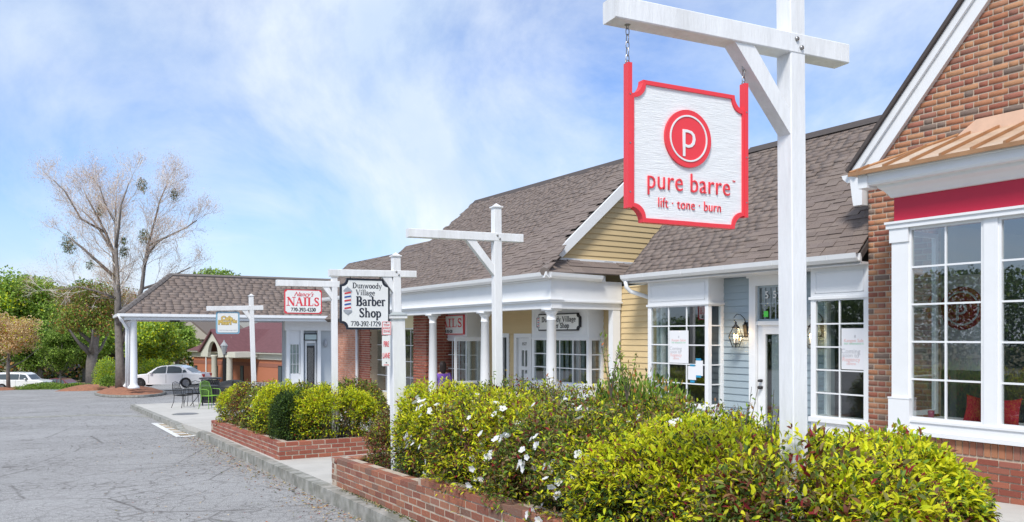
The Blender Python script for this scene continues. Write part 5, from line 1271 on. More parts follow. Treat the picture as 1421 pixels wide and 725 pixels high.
    # flowers: five-petalled white azalea blooms
    if flowers:
        cand = np.argsort(-(nw@np.array([-.45, -.75, .5]))+rng.random(n)*1.5)[:flowers*3]; r.shuffle(cand); cen = []
        fm = FLOWERS[0]
        for i in cand:
            if len(cen) >= flowers: break
            p = P_[i]+nw[i]*.10
            for j in range(r.integers(1, 5)):
                pp = p+r.normal(size=3)*.045*np.array([1, 1, .8]); o = bpy.data.objects.new('flower', FLOWERS[r.integers(0, 3)]); link(o, t)
                dd = Vector(nw[i]+r.normal(size=3)*.4); o.location = pp; o.rotation_euler = dd.to_track_quat('Z', 'Y').to_euler(); sc_ = r.uniform(.75, 1.25); o.scale = (sc_,)*3; cen.append(1)
    return t
def flower_mesh(seed):
    r = random.Random(seed); V = []; T = []; C = []
    for p in range(5):
        a = p*2*math.pi/5+r.uniform(-.15, .15); c, s_ = math.cos(a), math.sin(a); L = .030*r.uniform(.85, 1.1); w_ = .013; base = len(V)
        for (l, q, z) in ((0, 0, 0), (.45, -1, .35), (.9, -.75, .6), (1.05, 0, .45), (.9, .75, .6), (.45, 1, .35), (.6, 0, .3)):
            V.append((c*l*L-s_*q*w_, s_*l*L+c*q*w_, z*L*.7)); C.append((.86, .86, .88, 1) if l > .1 else (.7, .72, .5, 1))
        for f in ((0, 1, 6), (1, 2, 6), (2, 3, 6), (3, 4, 6), (4, 5, 6), (5, 0, 6)): T.append([base+i for i in f])
    o = npmesh('flower', V, None, M['petal'], None, C, T); me = o.data; bpy.data.objects.remove(o); return me
FLOWERS = [flower_mesh(i) for i in range(3)]
GNAN, GAZ = 'shrubs of the near planter hedge', 'shrubs of the far planter hedge'
NEAR = [
 # label, kind, s, w, rs, rw, h, n, leaf, flowers
 ('rounded lime green nandina at the right end of the near hedge, before the brick shop', 'nandina_shrub', 'lime', 3.15, 4.2, .5, .58, .86, 1900, .06, 0),
 ('small lime nandina wedged between the big sign post and the right end shrub', 'nandina_shrub', 'nandina', 2.75, 3.45, .42, .36, .92, 1300, .05, 0),
 ('red tinged bronze and lime nandina at the foot of the big white sign post', 'nandina_shrub', 'mixed', 2.42, 2.86, .52, .42, .95, 2000, .052, 0),
 ('yellow green nandina with red leaves low in the near hedge, left of the big post', 'nandina_shrub', 'nandina', 3.6, 3.15, .8, .46, .95, 2400, .05, 0),
 ('lime leaved nandina behind the big sign post, below the grey shop door', 'nandina_shrub', 'lime', 4.1, 3.95, .8, .62, .93, 2100, .05, 3),
 ('bronze green azalea with white flower clusters in the middle of the near hedge', 'azalea_shrub', 'azalea', 4.9, 3.3, .9, .55, 1.0, 2600, .036, 80),
 ('small leaved azalea with a few white flowers behind the middle of the near hedge', 'azalea_shrub', 'azalea', 5.2, 4.3, .95, .7, 1.0, 2200, .036, 80),
 ('upright photinia with orange tipped shoots in front of the grey shop bay window', 'photinia_shrub', 'photinia', 6.1, 4.75, .5, .42, 1.16, 1100, .05, 0),
 ('olive azalea with white blooms below the barber shop bay window', 'azalea_shrub', 'azalea', 6.6, 4.3, .8, .6, 1.08, 1700, .036, 70),
 ('mixed lime and brown nandina trailing over the brick wall left of centre', 'nandina_shrub', 'mixed', 6.1, 3.3, .85, .55, 1.06, 2200, .048, 26),
 ('nandina with white azalea blooms showing through, right of the sleeved post', 'nandina_shrub', 'nandina', 7.2, 3.5, .85, .5, 1.12, 2100, .048, 130),
 ('bright lime nandina spilling around the foot of the barber sign post', 'nandina_shrub', 'lime', 7.95, 3.5, .55, .46, 1.10, 1400, .048, 0),
 ('bronze leaved nandina at the left corner of the near planter', 'nandina_shrub', 'bronze', 9.02, 3.5, .34, .42, .82, 1000, .046, 0),
 ('green azalea at the back left of the near planter, in front of the porch columns', 'azalea_shrub', 'azalea', 8.0, 4.5, .9, .55, 1.14, 1400, .038, 14),
]
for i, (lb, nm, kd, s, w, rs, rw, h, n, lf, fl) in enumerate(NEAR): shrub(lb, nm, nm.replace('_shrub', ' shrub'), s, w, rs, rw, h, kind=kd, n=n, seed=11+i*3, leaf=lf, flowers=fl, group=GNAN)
FAR = [
 ('yellow green nandina at the front right of the far planter, above its red brick corner', 'nandina_shrub', 'lime', 12.85, 3.75, .5, .75, 1.0, 1300, .055, 0),
 ('round dark green holly bush in the middle of the far planter', 'holly_shrub', 'holly', 13.15, 3.15, .5, .38, .98, 1700, .032, 0),
 ('lime nandina along the street side of the far planter left of the dark holly', 'nandina_shrub', 'lime', 14.3, 3.2, .6, .45, 1.02, 900, .06, 0),
 ('bronze and green azalea with white flowers hanging by the far planter wall', 'azalea_shrub', 'azalea', 15.4, 3.15, .55, .42, .95, 900, .045, 14),
 ('brownish nandina near the patio end of the far planter', 'nandina_shrub', 'bronze', 16.5, 3.2, .6, .5, 1.0, 800, .055, 0),
 ('lime green nandina at the patio end of the far planter beside the cafe tables', 'nandina_shrub', 'lime', 17.6, 3.15, .55, .5, .92, 800, .06, 0),
 ('loose green shrub at the back of the far planter under the nail sign', 'azalea_shrub', 'azalea', 14.0, 4.4, 1.0, .5, 1.08, 900, .05, 0),
 ('pale leaved shrub at the back of the far planter behind the cafe sign post', 'azalea_shrub', 'azalea', 16.2, 4.2, 1.0, .45, 1.02, 800, .05, 0),
]
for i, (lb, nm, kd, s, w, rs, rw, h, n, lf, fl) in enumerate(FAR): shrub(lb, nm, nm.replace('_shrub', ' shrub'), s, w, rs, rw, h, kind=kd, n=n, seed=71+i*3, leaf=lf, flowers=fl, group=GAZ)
# loose upright sprigs that stand above the hedge
def sprig(px, py0, py1, Y, label, kind='fresh', n=16):
    b = P(px, py1, Y); t = thing('tall_sprig', label, 'sprig', (b.x, b.y, b.z-.25), 0, 'tall shoots standing above the hedge'); H = (py1-py0)/FPX*Y+.25
    k = 5; pos = []; dr = []; mb = MB()
    for i in range(k):
        a = rng.uniform(0, 6.28); tip = (math.cos(a)*.10, math.sin(a)*.10, H*rng.uniform(.65, 1)); mb.tube([(0, 0, 0), (tip[0]*.4, tip[1]*.4, H*.4), tip], [.004, .003, .0015], 5)
        for j in range(n):
            f = rng.uniform(.3, 1); pos.append((tip[0]*f, tip[1]*f, tip[2]*f)); dr.append(rng.normal(size=3)*.6+np.array([0, 0, .6]))
    mb.build('stems', M['barkdark'], t); m = len(pos); leaves('foliage', np.array(pos), np.array(dr), rng.uniform(.03, .05, m), .014, palette([(kind, 1), ('green', .3), ('orange', .2)], m), t)
sprig(848, 462, 510, 6.6, 'leafy yellow green shoot in front of the square porch post')
sprig(870, 484, 515, 6.6, 'leafy shoot with orange tips against the yellow siding')
sprig(1033, 535, 575, 5.3, 'thin shoot with yellow leaves in front of the grey siding', n=6)
sprig(1068, 540, 585, 4.9, 'arching shoot with small leaves beside the grey shop door knob', n=6)
sprig(690, 512, 530, 8.2, 'short leafy shoot at the foot of the bare cross post', n=10)
sprig(768, 505, 530, 7.6, 'thin bronze shoot in front of the corner porch column', 'olive', n=7)

# ------------------------------------------------------------------ corner drive-through canopy and far shop
def canopy():
    t = ft('drive_canopy', 'hipped brown shingle canopy on white columns joined to the far grey shop', 'canopy', S)
    s0, s1, sr = 46.8, 52.4, 49.6; w0, w1 = 2.05, 17.0; wr = 4.8
    ze = P(167, 436, 42).z; zr = P(237, 382, 45.8).z
    mb = MB(True); A, B, C_, D = (s0, w0, ze), (s0, w1, ze), (s1, w1, ze), (s1, w0, ze); E1, E2 = (sr, wr, zr), (sr, w1, zr)
    for q in ([A, B, E2, E1], [D, A, E1], [C_, D, E1, E2], [B, C_, E2]): mb.poly(q)
    mb.poly([A, D, C_, B]); roof = mb.build('roof', M['shinglecap'], t)
    # shingles: courses laid as joined pieces, too small to pick apart
    items = []; me = bpy.data.meshes.get('canopy_shingle') or unit_box('canopy_shingle', M['shingle'])
    L = math.hypot(sr-s0, zr-ze); a = math.atan2(zr-ze, sr-s0); n = int(L/.22)
    for r_ in range(n):
        tt = (r_+.5)*.22; f = tt/L; x = w0+(wr-w0)*f-random.uniform(0, .3)
        while x < w1:
            ww = random.uniform(.3, .55); lo = w0+(wr-w0)*f
            if x+ww > lo:
                aa, bb = max(x, lo), min(x+ww-.01, w1); th = random.choice((.012, .02, .028))
                m = Matrix.Translation((-(s0+tt*math.cos(a)-math.sin(a)*th*.5), (aa+bb)/2, ze+tt*math.sin(a)+math.cos(a)*th*.5)) @ Matrix.Rotation(R(90), 4, 'Z') @ Matrix.Rotation(a-R(3), 4, 'X') @ Matrix.Diagonal((bb-aa, .25, th, 1)); items.append((m, 1))
            x += ww
    place_pieces(items, [me], roof, 'shingle', 'shingle_field', 0)
    cm = mat('hip_cap_far', (.17, .15, .14), .9)
    for i in range(14):
        q0 = Vector(A).lerp(Vector(E1), i/14); q1 = Vector(A).lerp(Vector(E1), (i+1.1)/14 if i < 13 else 1); m2 = MB(True); m2.tube([tuple(q0), tuple(q1)], [.17, .14], 6); m2.build('hip_cap', cm, roof)
    m2 = MB(True); m2.tube([E1, E2], .12, 6); m2.build('ridge_cap', cm, roof)
    m2 = MB(True); m2.box(s0+.05, s0+.25, w0+.2, w1, ze-.30, ze-.02); m2.box(s1-.25, s1-.05, w0+.2, w1, ze-.30, ze-.02); m2.box(s0+.25, s1-.25, w0+.2, w0+.4, ze-.30, ze-.02); m2.build('beam', M['trim'], t)
    m2 = MB(True); m2.box(s0+.1, s1-.1, w0+.4, w1, ze-.12, ze-.06); m2.build('ceiling', M['soffit'], t)
    m2 = MB(True); m2.box(s0-.12, s0, w0-.05, w1, ze-.12, ze+.03); m2.box(s0-.09, s0, w0, w1, ze-.14, ze-.11); m2.box(s0-.1, s1+.1, w0-.14, w0-.02, ze-.12, ze+.03); m2.build('gutter', M['trim'], t)
    for i, s in enumerate((47.2, 48.8, 50.4, 52.0)):
        wc = 2.72; zg = zs(s)+.45; H = ze-.3-zg; m2 = MB(True)
        m2.lathe([(.30, 0), (.30, .08), (.25, .14), (.20, .2), (.185, .3), (.18, H*.4), (.15, H-.25), (.17, H-.22), (.15, H-.18), (.15, H-.12), (.19, H-.06), (.2, H)], (s, wc, zg), 18); m2.build('column', M['trim'], t, True)
    for dw, ds in ((-.55, .0), (-.42, .5)):
        m2 = MB(True); m2.tube([(s0-.06+ds, w0-.1+.1*ds, ze-.05), (s0+.0+ds, w0+.05, ze-.3), (s0+.4+ds, 2.72+dw+.2, ze-.75), (s0+.4+ds, 2.72+dw+.2, ze-1.2), (s0+.4+ds, 2.72+dw+.22, zs(s0)+.5)], .07, 8); m2.build('downspout', M['trim'], t, True)
    # hanging black lights under the eave
    for px in (240, 245):
        u = s0+.8; pp = P(px, 444.5, 45); m2 = MB(); m2.lathe([(.02, .12), (.14, .05), (.2, -.05), (.18, -.1)][::-1], n=10); o = m2.build('ceiling_lamp', M['black'], None, True); o.location = (pp.x, pp.y, pp.z); o.parent = t; o.matrix_parent_inverse = (Matrix.Translation(t.location) @ Matrix.Rotation(S.rot, 4, 'Z')).inverted()
    return t, ze
CAN, ZC = canopy()
def far_shop():
    s1 = 48.6; W_ = lambda px: (lambda k: s1/(dS[0]*k+dS[1])*(nS[0]*k+nS[1]))((px-CX)/FPX)
    Yf = lambda px: s1/(dS[0]*(px-CX)/FPX+dS[1]); Z_ = lambda px, py: EYE+(HY-py)/FPX*Yf(px)
    t = ft('far_grey_shop', 'pale grey shop front with white pilasters and dark glass door under the canopy roof', 'shop', S)
    a, b = W_(396), W_(474); zb = zs(s1)-.3; zt = ZC-.1
    pal = mat('pale_grey_wall', (.5, .54, .57), .6)
    def bx(nm, mt, px0, px1, py0, py1, d0, d1, par=None): m2 = MB(True); m2.box(s1-d0, s1-d1, W_(px0), W_(px1), Z_(px0, py1), Z_(px0, py0)); return m2.build(nm, mt, par or t)
    m2 = MB(True); m2.box(s1+.02, s1+.9, a, b, zb, zt); m2.build('wall', pal, t)
    m2 = MB(True); m2.box(s1-.35, s1+.02, a-.1, W_(457), Z_(400, 459), Z_(400, 446)); m2.build('entablature', M['trim'], t)
    for px0, px1 in ((396, 400), (415.5, 419.5), (439, 443.5)): bx('pilaster', M['trim'], px0, px1, 459, 545, .3, .05)
    bx('bay_panel', M['trim'], 400, 415.5, 459, 477, .15, .02); bx('bay_base', M['trim'], 400, 415.5, 520, 545, .2, .02)
    w0, w1, z0, z1 = W_(400.5), W_(415), Z_(400, 520), Z_(400, 477); 
    fr = MB(True); fr.box(s1-.2, s1-.1, w0, w1, z0, z0+.06); fr.box(s1-.2, s1-.1, w0, w1, z1-.06, z1); fr.box(s1-.2, s1-.1, w0, w0+.06, z0, z1); fr.box(s1-.2, s1-.1, w1-.06, w1, z0, z1); wd = fr.build('window', M['trim'], t)
    for i in (1, 2): m2 = MB(True); x = w0+(w1-w0)*i/3; m2.box(s1-.18, s1-.14, x-.012, x+.012, z0, z1); m2.build('muntin', M['trim'], wd)
    for i in (1, 2): m2 = MB(True); x = z0+(z1-z0)*i/3; m2.box(s1-.183, s1-.143, w0, w1, x-.012, x+.012); m2.build('muntin', M['trim'], wd)
    for i in range(3):
        for j in range(3): m2 = MB(True); m2.box(s1-.15, s1-.146, w0+(w1-w0)*i/3, w0+(w1-w0)*(i+1)/3, z0+(z1-z0)*j/3, z0+(z1-z0)*(j+1)/3); m2.build('pane', M['glass'], wd)
    for i in range(3): m2 = MB(True); m2.box(s1-.05, s1-.03, w0+.1+i*.2, w0+.22+i*.2, z0, z1); m2.build('curtain', M['curtain'], t)
    bx('name_board', M['black'], 420.5, 439, 463, 472.5, .2, .1); nb = bx('name_board_face', mat('pale_board', (.5, .6, .6), .6), 422, 438, 464.5, 471.5, .215, .2)
    fr_ = MB(True); bx('door_frame', M['trim'], 423, 437.5, 473, 476.5, .1, .0); bx('door_frame', M['trim'], 423, 425, 476.5, 545, .1, .0); bx('door_frame', M['trim'], 436.3, 437.5, 476.5, 545, .1, .0)
    d = bx('door', M['black'], 425, 436, 480, 545, .06, 0); bx('pane', M['glass'], 426.5, 434.5, 483, 540, .08, .06, d)
    m2 = MB(True); m2.lathe([(.03, -.25), (.1, -.2), (.12, 0), (.06, .15), (.02, .25)], (s1-.15, W_(451), Z_(451, 476)), 10); m2.build('wall_lamp', M['silver'], t, True)
    return t
far_shop()
def annex():
    """brick end of the row seen under the hanging signs"""
    t = ft('brick_annex', 'orange brick wall with low brown roof and white downspout beyond the cream storefront', 'building', F)
    vf = 1.0; u0, u1 = F.U(513, vf), F.U(466, vf); zb = -1.6; zt = F.uz(470, 446, vf)[1]; print('annex', u0, u1, zt)
    m2 = MB(True); m2.box(u0, u1, vf+.012, vf+.3, zb, zt); m2.box(u0, u0+.2, vf+.3, 5, zb, zt); m2.box(u1-.2, u1, vf+.3, 5, zb, zt); wall = m2.build('wall', M['mortar'], t)
    um = F.U(499, vf)
    place_pieces(brick_items(F, um, u1, -1.2, zt, vf, 'flemish', L=.2032), brick_meshes(M['pinkbrick']), wall, 'brick', 'brickwork', 300)
    place_pieces(brick_items(F, u0, um-.02, -1.2, zt, vf, 'running'), brick_meshes(M['redbrick']), wall, 'brick', 'brickwork', 200)
    m2 = MB(True); m2.tube([(um-.0, vf-.08, zt), (um-.0, vf-.08, zb+.5)], .05, 8); m2.build('downspout', M['trim'], t, True)
    ve = vf-.35; vr = ve+2.9; zr = zt+.1+2.5; m2 = MB(True)
    m2.prism([(u0+.6, ve, zt+.05), (u0+.6, vr, zr), (u0+.6, 2*vr-ve, zt+.05), (u0+.6, ve+.1, zt-.03)], (u1-u0-.55, 0, 0)); roof = m2.build('roof', M['shinglecap'], t)
    shingles(roof, u0+.6, u1+.05, ve, zt+.05, vr, zr, M['shingle'], fr=F, limit=200)
annex()

# ------------------------------------------------------------------ mulch island, cars, people, furniture
def island():
    c = G(187, 541, 0); X, Y = c[0], 43.5; X = (188-CX)/FPX*Y; z = zs(X*dS[0]+Y*dS[1])
    t = thing('mulch_island', 'kerbed island of pine straw mulch at the foot of the canopy columns', 'planting island', (X, Y, z), S.rot)
    mb = MB(); a, b = 7.6, 1.9; n = 40; R_ = []
    for k, (r, h) in enumerate(((1, .02), (1, .13), (.93, .13), (.93, .10))):
        R_.append([mb.p((r*a*math.cos(2*math.pi*j/n)-5.2, r*b*math.sin(2*math.pi*j/n), h-GR*(-(r*a*math.cos(2*math.pi*j/n)-5.2)))) for j in range(n)])
    for k in range(3):
        for j in range(n): mb.face([R_[k][j], R_[k][(j+1) % n], R_[k+1][(j+1) % n], R_[k+1][j]])
    mb.build('island_kerb', M['kerb'], t)
    V = []; q = []; m = 10
    for k in range(m+1):
        for j in range(n):
            r = .95*(1-k/m); x, y = r*a*math.cos(2*math.pi*j/n)-5.2, r*b*math.sin(2*math.pi*j/n); V.append((x, y, .08+.38*(1-r*r)+random.uniform(-.03, .03)+GR*x))
    for k in range(m):
        for j in range(n): q.append((k*n+j, k*n+(j+1) % n, (k+1)*n+(j+1) % n, (k+1)*n+j))
    npmesh('mulch', V, q, M['mulch'], t)
island()
def bank(px0, px1, py, Y, hgt, label, mt='mulch', name='mulch_bed', dep=3.0):
    a, b = P(px0, py, Y), P(px1, py, Y); L = b.x-a.x; z = zs(a.x*dS[0]+a.y*dS[1]); t = thing(name, label, 'planting bed', ((a.x+b.x)/2, Y, z), 0)
    n, m = 24, 8; V = []; q = []
    for i in range(n+1):
        for j in range(m+1):
            u, v = i/n*2-1, j/m*2-1; h = hgt*max(0, 1-u**4)*max(0, 1-v*v)+(random.uniform(-.03, .03)); x = u*L/2; y = v*dep
            V.append((x, y, h-.03-GR*(x*dS[0]+y*dS[1])))
    for i in range(n):
        for j in range(m): k = i*(m+1)+j; q.append((k, k+1, k+m+2, k+m+1))
    npmesh('mulch', V, q, M[mt], t); return t
bank(100, 160, 540, 58, .45, 'mounded bed of reddish pine straw around the forked tree')
bank(-40, 30, 541, 62, .25, 'low brown mulch bed at the left edge under the small orange tree')

def wheel(t, x, y, r, rimm, w=.2):
    a = MB(); a.tube([(x, y-w/2, r), (x, y+w/2, r)], r, 24); wh = a.build('wheel', M['tyre'], t)
    for sg in (-1, 1):
        a = MB(); a.tube([(x, y+sg*(w/2-.01), r), (x, y+sg*(w/2+.012), r)], r*.64, 18); a.build('rim', rimm, wh)
        for k in range(5):
            an = k*math.pi*2/5; a = MB(); yy = y+sg*(w/2+.014); a.tube([(x+math.cos(an)*r*.12, yy, r+math.sin(an)*r*.12), (x+math.cos(an)*r*.55, yy, r+math.sin(an)*r*.55)], r*.07, 5); a.build('spoke', rimm, wh)
def car(label, loc, rz, L, H, Wd, body, kind='sedan', rimm=None, rimf=None, group=None, z=0):
    """front points to local -x"""
    t = thing('parked_car', label, 'car', (loc[0], loc[1], z), rz, group); h = Wd/2; r = H*(.225 if kind == 'sedan' else .21)
    X = lambda f: (f-.5)*L; xf, xr = X(.195), X(.78)
    if kind == 'sedan':
        low = [(.0, .30), (.005, .42), (.03, .50), (.12, .565), (.27, .62), (.30, .64), (.80, .66), (.90, .645), (.985, .62), (1, .5), (1, .34), (.985, .22), (.90, .17)]
        gh = [(.285, .63), (.40, .90), (.46, .965), (.58, 1.0), (.68, .97), (.76, .88), (.86, .66)]
        win = [((.335, .645), (.415, .88), (.475, .935), (.525, .95), (.525, .655)), ((.54, .655), (.54, .95), (.62, .95), (.70, .90), (.725, .80), (.725, .66)), ((.737, .665), (.737, .79), (.765, .80), (.79, .69))]
    else:
        low = [(.0, .28), (.005, .45), (.03, .54), (.10, .58), (.24, .62), (.97, .62), (1, .5), (1, .3), (.98, .2), (.9, .17)]
        gh = [(.235, .60), (.34, .90), (.40, .975), (.60, 1.0), (.90, .985), (.955, .93), (.985, .60)]
        win = [((.29, .64), (.36, .87), (.46, .905), (.46, .64)), ((.475, .64), (.475, .905), (.64, .915), (.64, .64)), ((.66, .64), (.66, .915), (.90, .90), (.94, .66))]
    def arch(cx_): return [(cx_+r*1.2*math.cos(a), r+r*1.2*math.sin(a)) for a in [i*math.pi/8 for i in range(9)]]
    prof = [(X(f), z_*H) for f, z_ in low]+[(xr+r*1.2, .16*H)]+arch(xr)+[(xr-r*1.2, .15*H)]+[(xf+r*1.2, .15*H)]+arch(xf)+[(xf-r*1.2, .16*H), (X(.03), .2*H)]
    # body as three-slice extrusion, rounded towards the sides
    mb = MB(); rings = []
    for y, sc in ((-h, .985), (-h*.93, 1), (h*.93, 1), (h, .985)): rings.append([mb.p((x*sc, y, z_ if z_ < .3*H else z_-(.03*H if abs(y) == h else 0))) for x, z_ in prof])
    n = len(prof)
    for k in range(3):
        for j in range(n): mb.face([rings[k][j], rings[k][(j+1) % n], rings[k+1][(j+1) % n], rings[k+1][j]])
    for rg, rev in ((rings[0], False), (rings[3], True)): mb.face(rg[::-1] if rev else rg)
    mb.build('body', body, t)
    mb = MB(); rings = []
    for y0, y1 in ((-h*.97, -h*.74), (h*.97, h*.74)): rings.append([mb.p((X(f), y0+(y1-y0)*max(0, (z_-.62)/.38), z_*H)) for f, z_ in gh])
    n = len(gh)
    for j in range(n-1): mb.face([rings[0][j], rings[1][j], rings[1][j+1], rings[0][j+1]])
    mb.face(rings[0]); mb.face(rings[1][::-1]); mb.build('cabin', body, t)
    for sg in (-1, 1):
        for wq in win:
            m2 = MB(); pts = []
            for f, z_ in wq: yy = sg*(h*.97-(h*.23)*max(0, (z_-.62)/.38)+.03); pts.append((X(f), yy, z_*H))
            m2.poly(pts if sg < 0 else pts[::-1]); m2.poly([(p[0], p[1]+sg*.004, p[2]) for p in (pts if sg > 0 else pts[::-1])]); m2.build('side_window', M['carglass'], t)
    for (f0, f1) in ((0, 1), (n-2, n-1)) if kind != 'sedan' else ((0, 2), (n-2, n-1)):
        m2 = MB(); a, c = gh[f0], gh[f1]; q = []
        for (f, z_), k in ((a, 1), (c, 1)): q.append((f, z_))
        o = -.012 if f0 == 0 else .012; (fa, za), (fc, zc) = q; fa_, za_ = fa+(fc-fa)*.08, za+(zc-za)*.08; fc_, zc_ = fa+(fc-fa)*.88, za+(zc-za)*.88
        yw = lambda z_: (h*.97-(h*.23)*max(0, (z_-.62)/.38))*.88
        m2.poly([(X(fa_)+o, -yw(za_), za_*H+.012), (X(fa_)+o, yw(za_), za_*H+.012), (X(fc_)+o, yw(zc_), zc_*H+.012), (X(fc_)+o, -yw(zc_), zc_*H+.012)]); m2.build('windscreen', M['carglass'], t)
    for x, rm in ((xf, rimf or rimm), (xr, rimm)):
        for sg in (-1, 1): wheel(t, x, sg*(h-.1), r, rm)
    m2 = MB()
    for sg in (-1, 1):
        m2 = MB(); m2.box(X(.955), X(1.0)+.006, sg*h*.62, sg*(h*.985+.006), .48*H, .60*H); m2.build('tail_light', M['tail'], t)
        m2 = MB(); m2.box(X(.004)-.006, X(.05), sg*h*.55, sg*(h*.97+.004), .43*H, .50*H); m2.build('headlight', M['silver'], t)
        m2 = MB(); m2.lathe([(.02, -.06), (.09, -.05), (.1, .05), (.02, .07)], (X(.345), sg*(h+.09), .66*H), 8, 1, .7); m2.build('door_mirror', body, t, True)
        for f in (.47, .70): m2 = MB(); m2.box(X(f)-.07, X(f)+.07, sg*(h-.005), sg*(h+.02), .555*H, .575*H); m2.build('door_handle', body, t)
        for f in (.315, .53, .735): m2 = MB(); m2.box(X(f)-.008, X(f)+.008, sg*(h-.02), sg*(h+.004), .22*H, .6*H); m2.build('door_gap', M['black'], t)
    return t
def road_at(px, Y): X = (px-CX)/FPX*Y; return X, Y, zs(X*dS[0]+Y*dS[1])
q = road_at(234, 53); car('white four door sedan with one black front wheel parked beyond the canopy columns', q[:2], R(4), 5.1, 1.5, 1.85, M['carwhite'], 'sedan', M['rim'], M['dkrim'], z=P(234, 537.5, 53).z)
for sx in (0,):
    pass
q = road_at(31, 74); car('white sport utility vehicle parked at the left edge behind the small orange tree', q[:2], R(185), 4.8, 1.78, 1.9, M['carwhite'], 'suv', M['rim'], z=P(31, 543, 74).z)
q = road_at(88, 76); car('maroon car parked beside the white sport utility vehicle, low behind the shrubs', q[:2], R(178), 4.6, 1.4, 1.8, M['carmaroon'], 'sedan', M['rim'], z=P(88, 545, 76).z)

# patio furniture
def G_at(px, py, h=.15): return G(px, py, h)
def mesh_chair(label, px, py, rz, mt, sc=1.0, group='black metal mesh patio chairs'):
    g = G_at(px, py); t = thing('patio_chair', label, 'chair', g, rz, group); t.scale = (sc,)*3
    r = .011
    for sg in (-1, 1):
        mb = MB(); mb.tube([(sg*.27, .27, 0), (sg*.23, .20, .22), (sg*.22, .19, .43), (sg*.23, .25, .66), (sg*.17, .30, .88), (0, .31, .93)], r, 6); mb.build('rear_leg', mt, t, True)
        mb = MB(); mb.tube([(sg*.27, -.25, 0), (sg*.235, -.2, .25), (sg*.24, -.2, .62), (sg*.26, -.12, .66), (sg*.26, .2, .66)], r, 6); mb.build('front_leg', mt, t, True)
    mb = MB(); mb.tube([(-.22, .2, .43), (-.23, -.2, .44), (.23, -.2, .44), (.22, .2, .43), (-.22, .2, .43)], r, 6); mb.build('seat_frame', mt, t, True)
    mb = MB()
    for i in range(15): x = -.21+i*.03; mb.box(x-.002, x+.002, -.2, .2, .435, .439); mb.box(-.22, .22, -.2+i*.028-.002, -.2+i*.028+.002, .431, .435)
    mb.build('seat_mesh', mt, t)['kind'] = 'stuff'
    mb = MB()
    for i in range(13):
        x = -.18+i*.03; zt = .90-abs(x)**2*2.6; mb.prism([(x-.002, .19, .46), (x+.002, .19, .46), (x+.002, .30, zt), (x-.002, .30, zt)], (0, .004, 0))
    for i in range(14): z = .48+i*.03; y = .19+(z-.46)*.25; ww = .2; mb.box(-ww, ww, y, y+.004, z-.002, z+.002)
    mb.build('back_mesh', mt, t)['kind'] = 'stuff'
    return t
mesh_chair('black metal mesh patio chair farthest left by the litter bin', 254, 566, R(150), M['iron'])
mesh_chair('black metal mesh patio chair between the left chair and the litter bin', 268, 563, R(215), M['iron'])
mesh_chair('bright green metal patio chair in front of the litter bin', 292, 567, R(60), M['lime'], group='green patio chair')
mesh_chair('black metal mesh patio chair right of the green chair, partly behind the hedge', 312, 565, R(300), M['iron'])
def table():
    g = G_at(281, 563); t = thing('patio_table', 'round black metal patio table among the chairs', 'table', g, 0); mb = MB(); mb.lathe([(.55, .70), (.56, .715), (.55, .73), (.1, .73)], n=28); mb.build('tabletop', M['iron'], t)
    for k in range(4): a = k*math.pi/2+.4; mb = MB(); mb.tube([(math.cos(a)*.42, math.sin(a)*.42, 0), (math.cos(a)*.15, math.sin(a)*.15, .35), (math.cos(a)*.3, math.sin(a)*.3, .7)], .014, 6); mb.build('leg', M['iron'], t, True)
table()
def bin_():
    g = G_at(292, 559); t = thing('litter_bin', 'black slatted metal litter bin with a flat ring lid on the patio', 'litter bin', g, 0)
    for k in range(26): a = 2*math.pi*k/26; c, s_ = math.cos(a), math.sin(a); mb = MB(); mb.prism([(c*.33-s_*.028, s_*.33+c*.028, .05), (c*.33+s_*.028, s_*.33-c*.028, .05), (c*.33+s_*.028, s_*.33-c*.028, .86), (c*.33-s_*.028, s_*.33+c*.028, .86)], (c*.012, s_*.012, 0)); mb.build('slat', M['black'], t)
    mb = MB(); mb.lathe([(.30, .02), (.30, .80), (.28, .8)], n=20); mb.build('liner', M['black'], t); mb = MB(); mb.lathe([(.40, .93), (.43, .95), (.42, .985), (.2, .99)], n=24); mb.build('lid', M['black'], t)
    for z in (.06, .84): mb = MB(); mb.lathe([(.352, z), (.36, z+.02), (.352, z+.04)], n=24); mb.build('band', M['black'], t)
    for k in range(6): a = k*math.pi/3; mb = MB(); mb.tube([(math.cos(a)*.35, math.sin(a)*.35, .86), (math.cos(a)*.38, math.sin(a)*.38, .94)], .015, 5); mb.build('lid_post', M['black'], t)
bin_()
def chair_backs():
    g = G_at(324, 553); t = thing('chair_back_mound', 'low dark rounded mound of folded chair backs behind the hedge on the patio', 'patio furniture', g, 0); mb = MB(); mb.lathe([(.75, .0), (.80, .35), (.72, .55), (.5, .72), (.22, .80), (.02, .82)], n=22, sx=1.1, sy=.8); mb.build('cover', M['iron'], t, True)  # plain rounded mound standing in for dark mesh chair backs
chair_backs()
def lid():
    g = G(257, 575, .156); t = thing('drain_cover', 'round dark metal cover set flush in the pale patio paving', 'drain cover', g); mb = MB(); mb.lathe([(.34, 0), (.34, .012), (.3, .014)], n=24); mb.build('cover_plate', M['galv'], t); mb = MB(); mb.lathe([(.38, -.01), (.38, .006)], n=24); mb.build('cover_rim', M['kerb'], t)
lid()
def litter():
    g = G(233, 586, 0); t = thing('paper_litter', 'crumpled white paper lying at the kerb by the painted ramp', 'litter', (g[0], g[1], g[2]+.05)); mb = MB(); r = random.Random(3)
    for k in range(5): x, y = r.uniform(-.08, .08), r.uniform(-.08, .08); mb.lathe([(.02, -.05), (.07*r.uniform(.7, 1.3), -.02), (.06, .03), (.01, .06)], (x, y, r.uniform(0, .03)), 6)
    mb.build('paper', M['paper'], t)
litter()

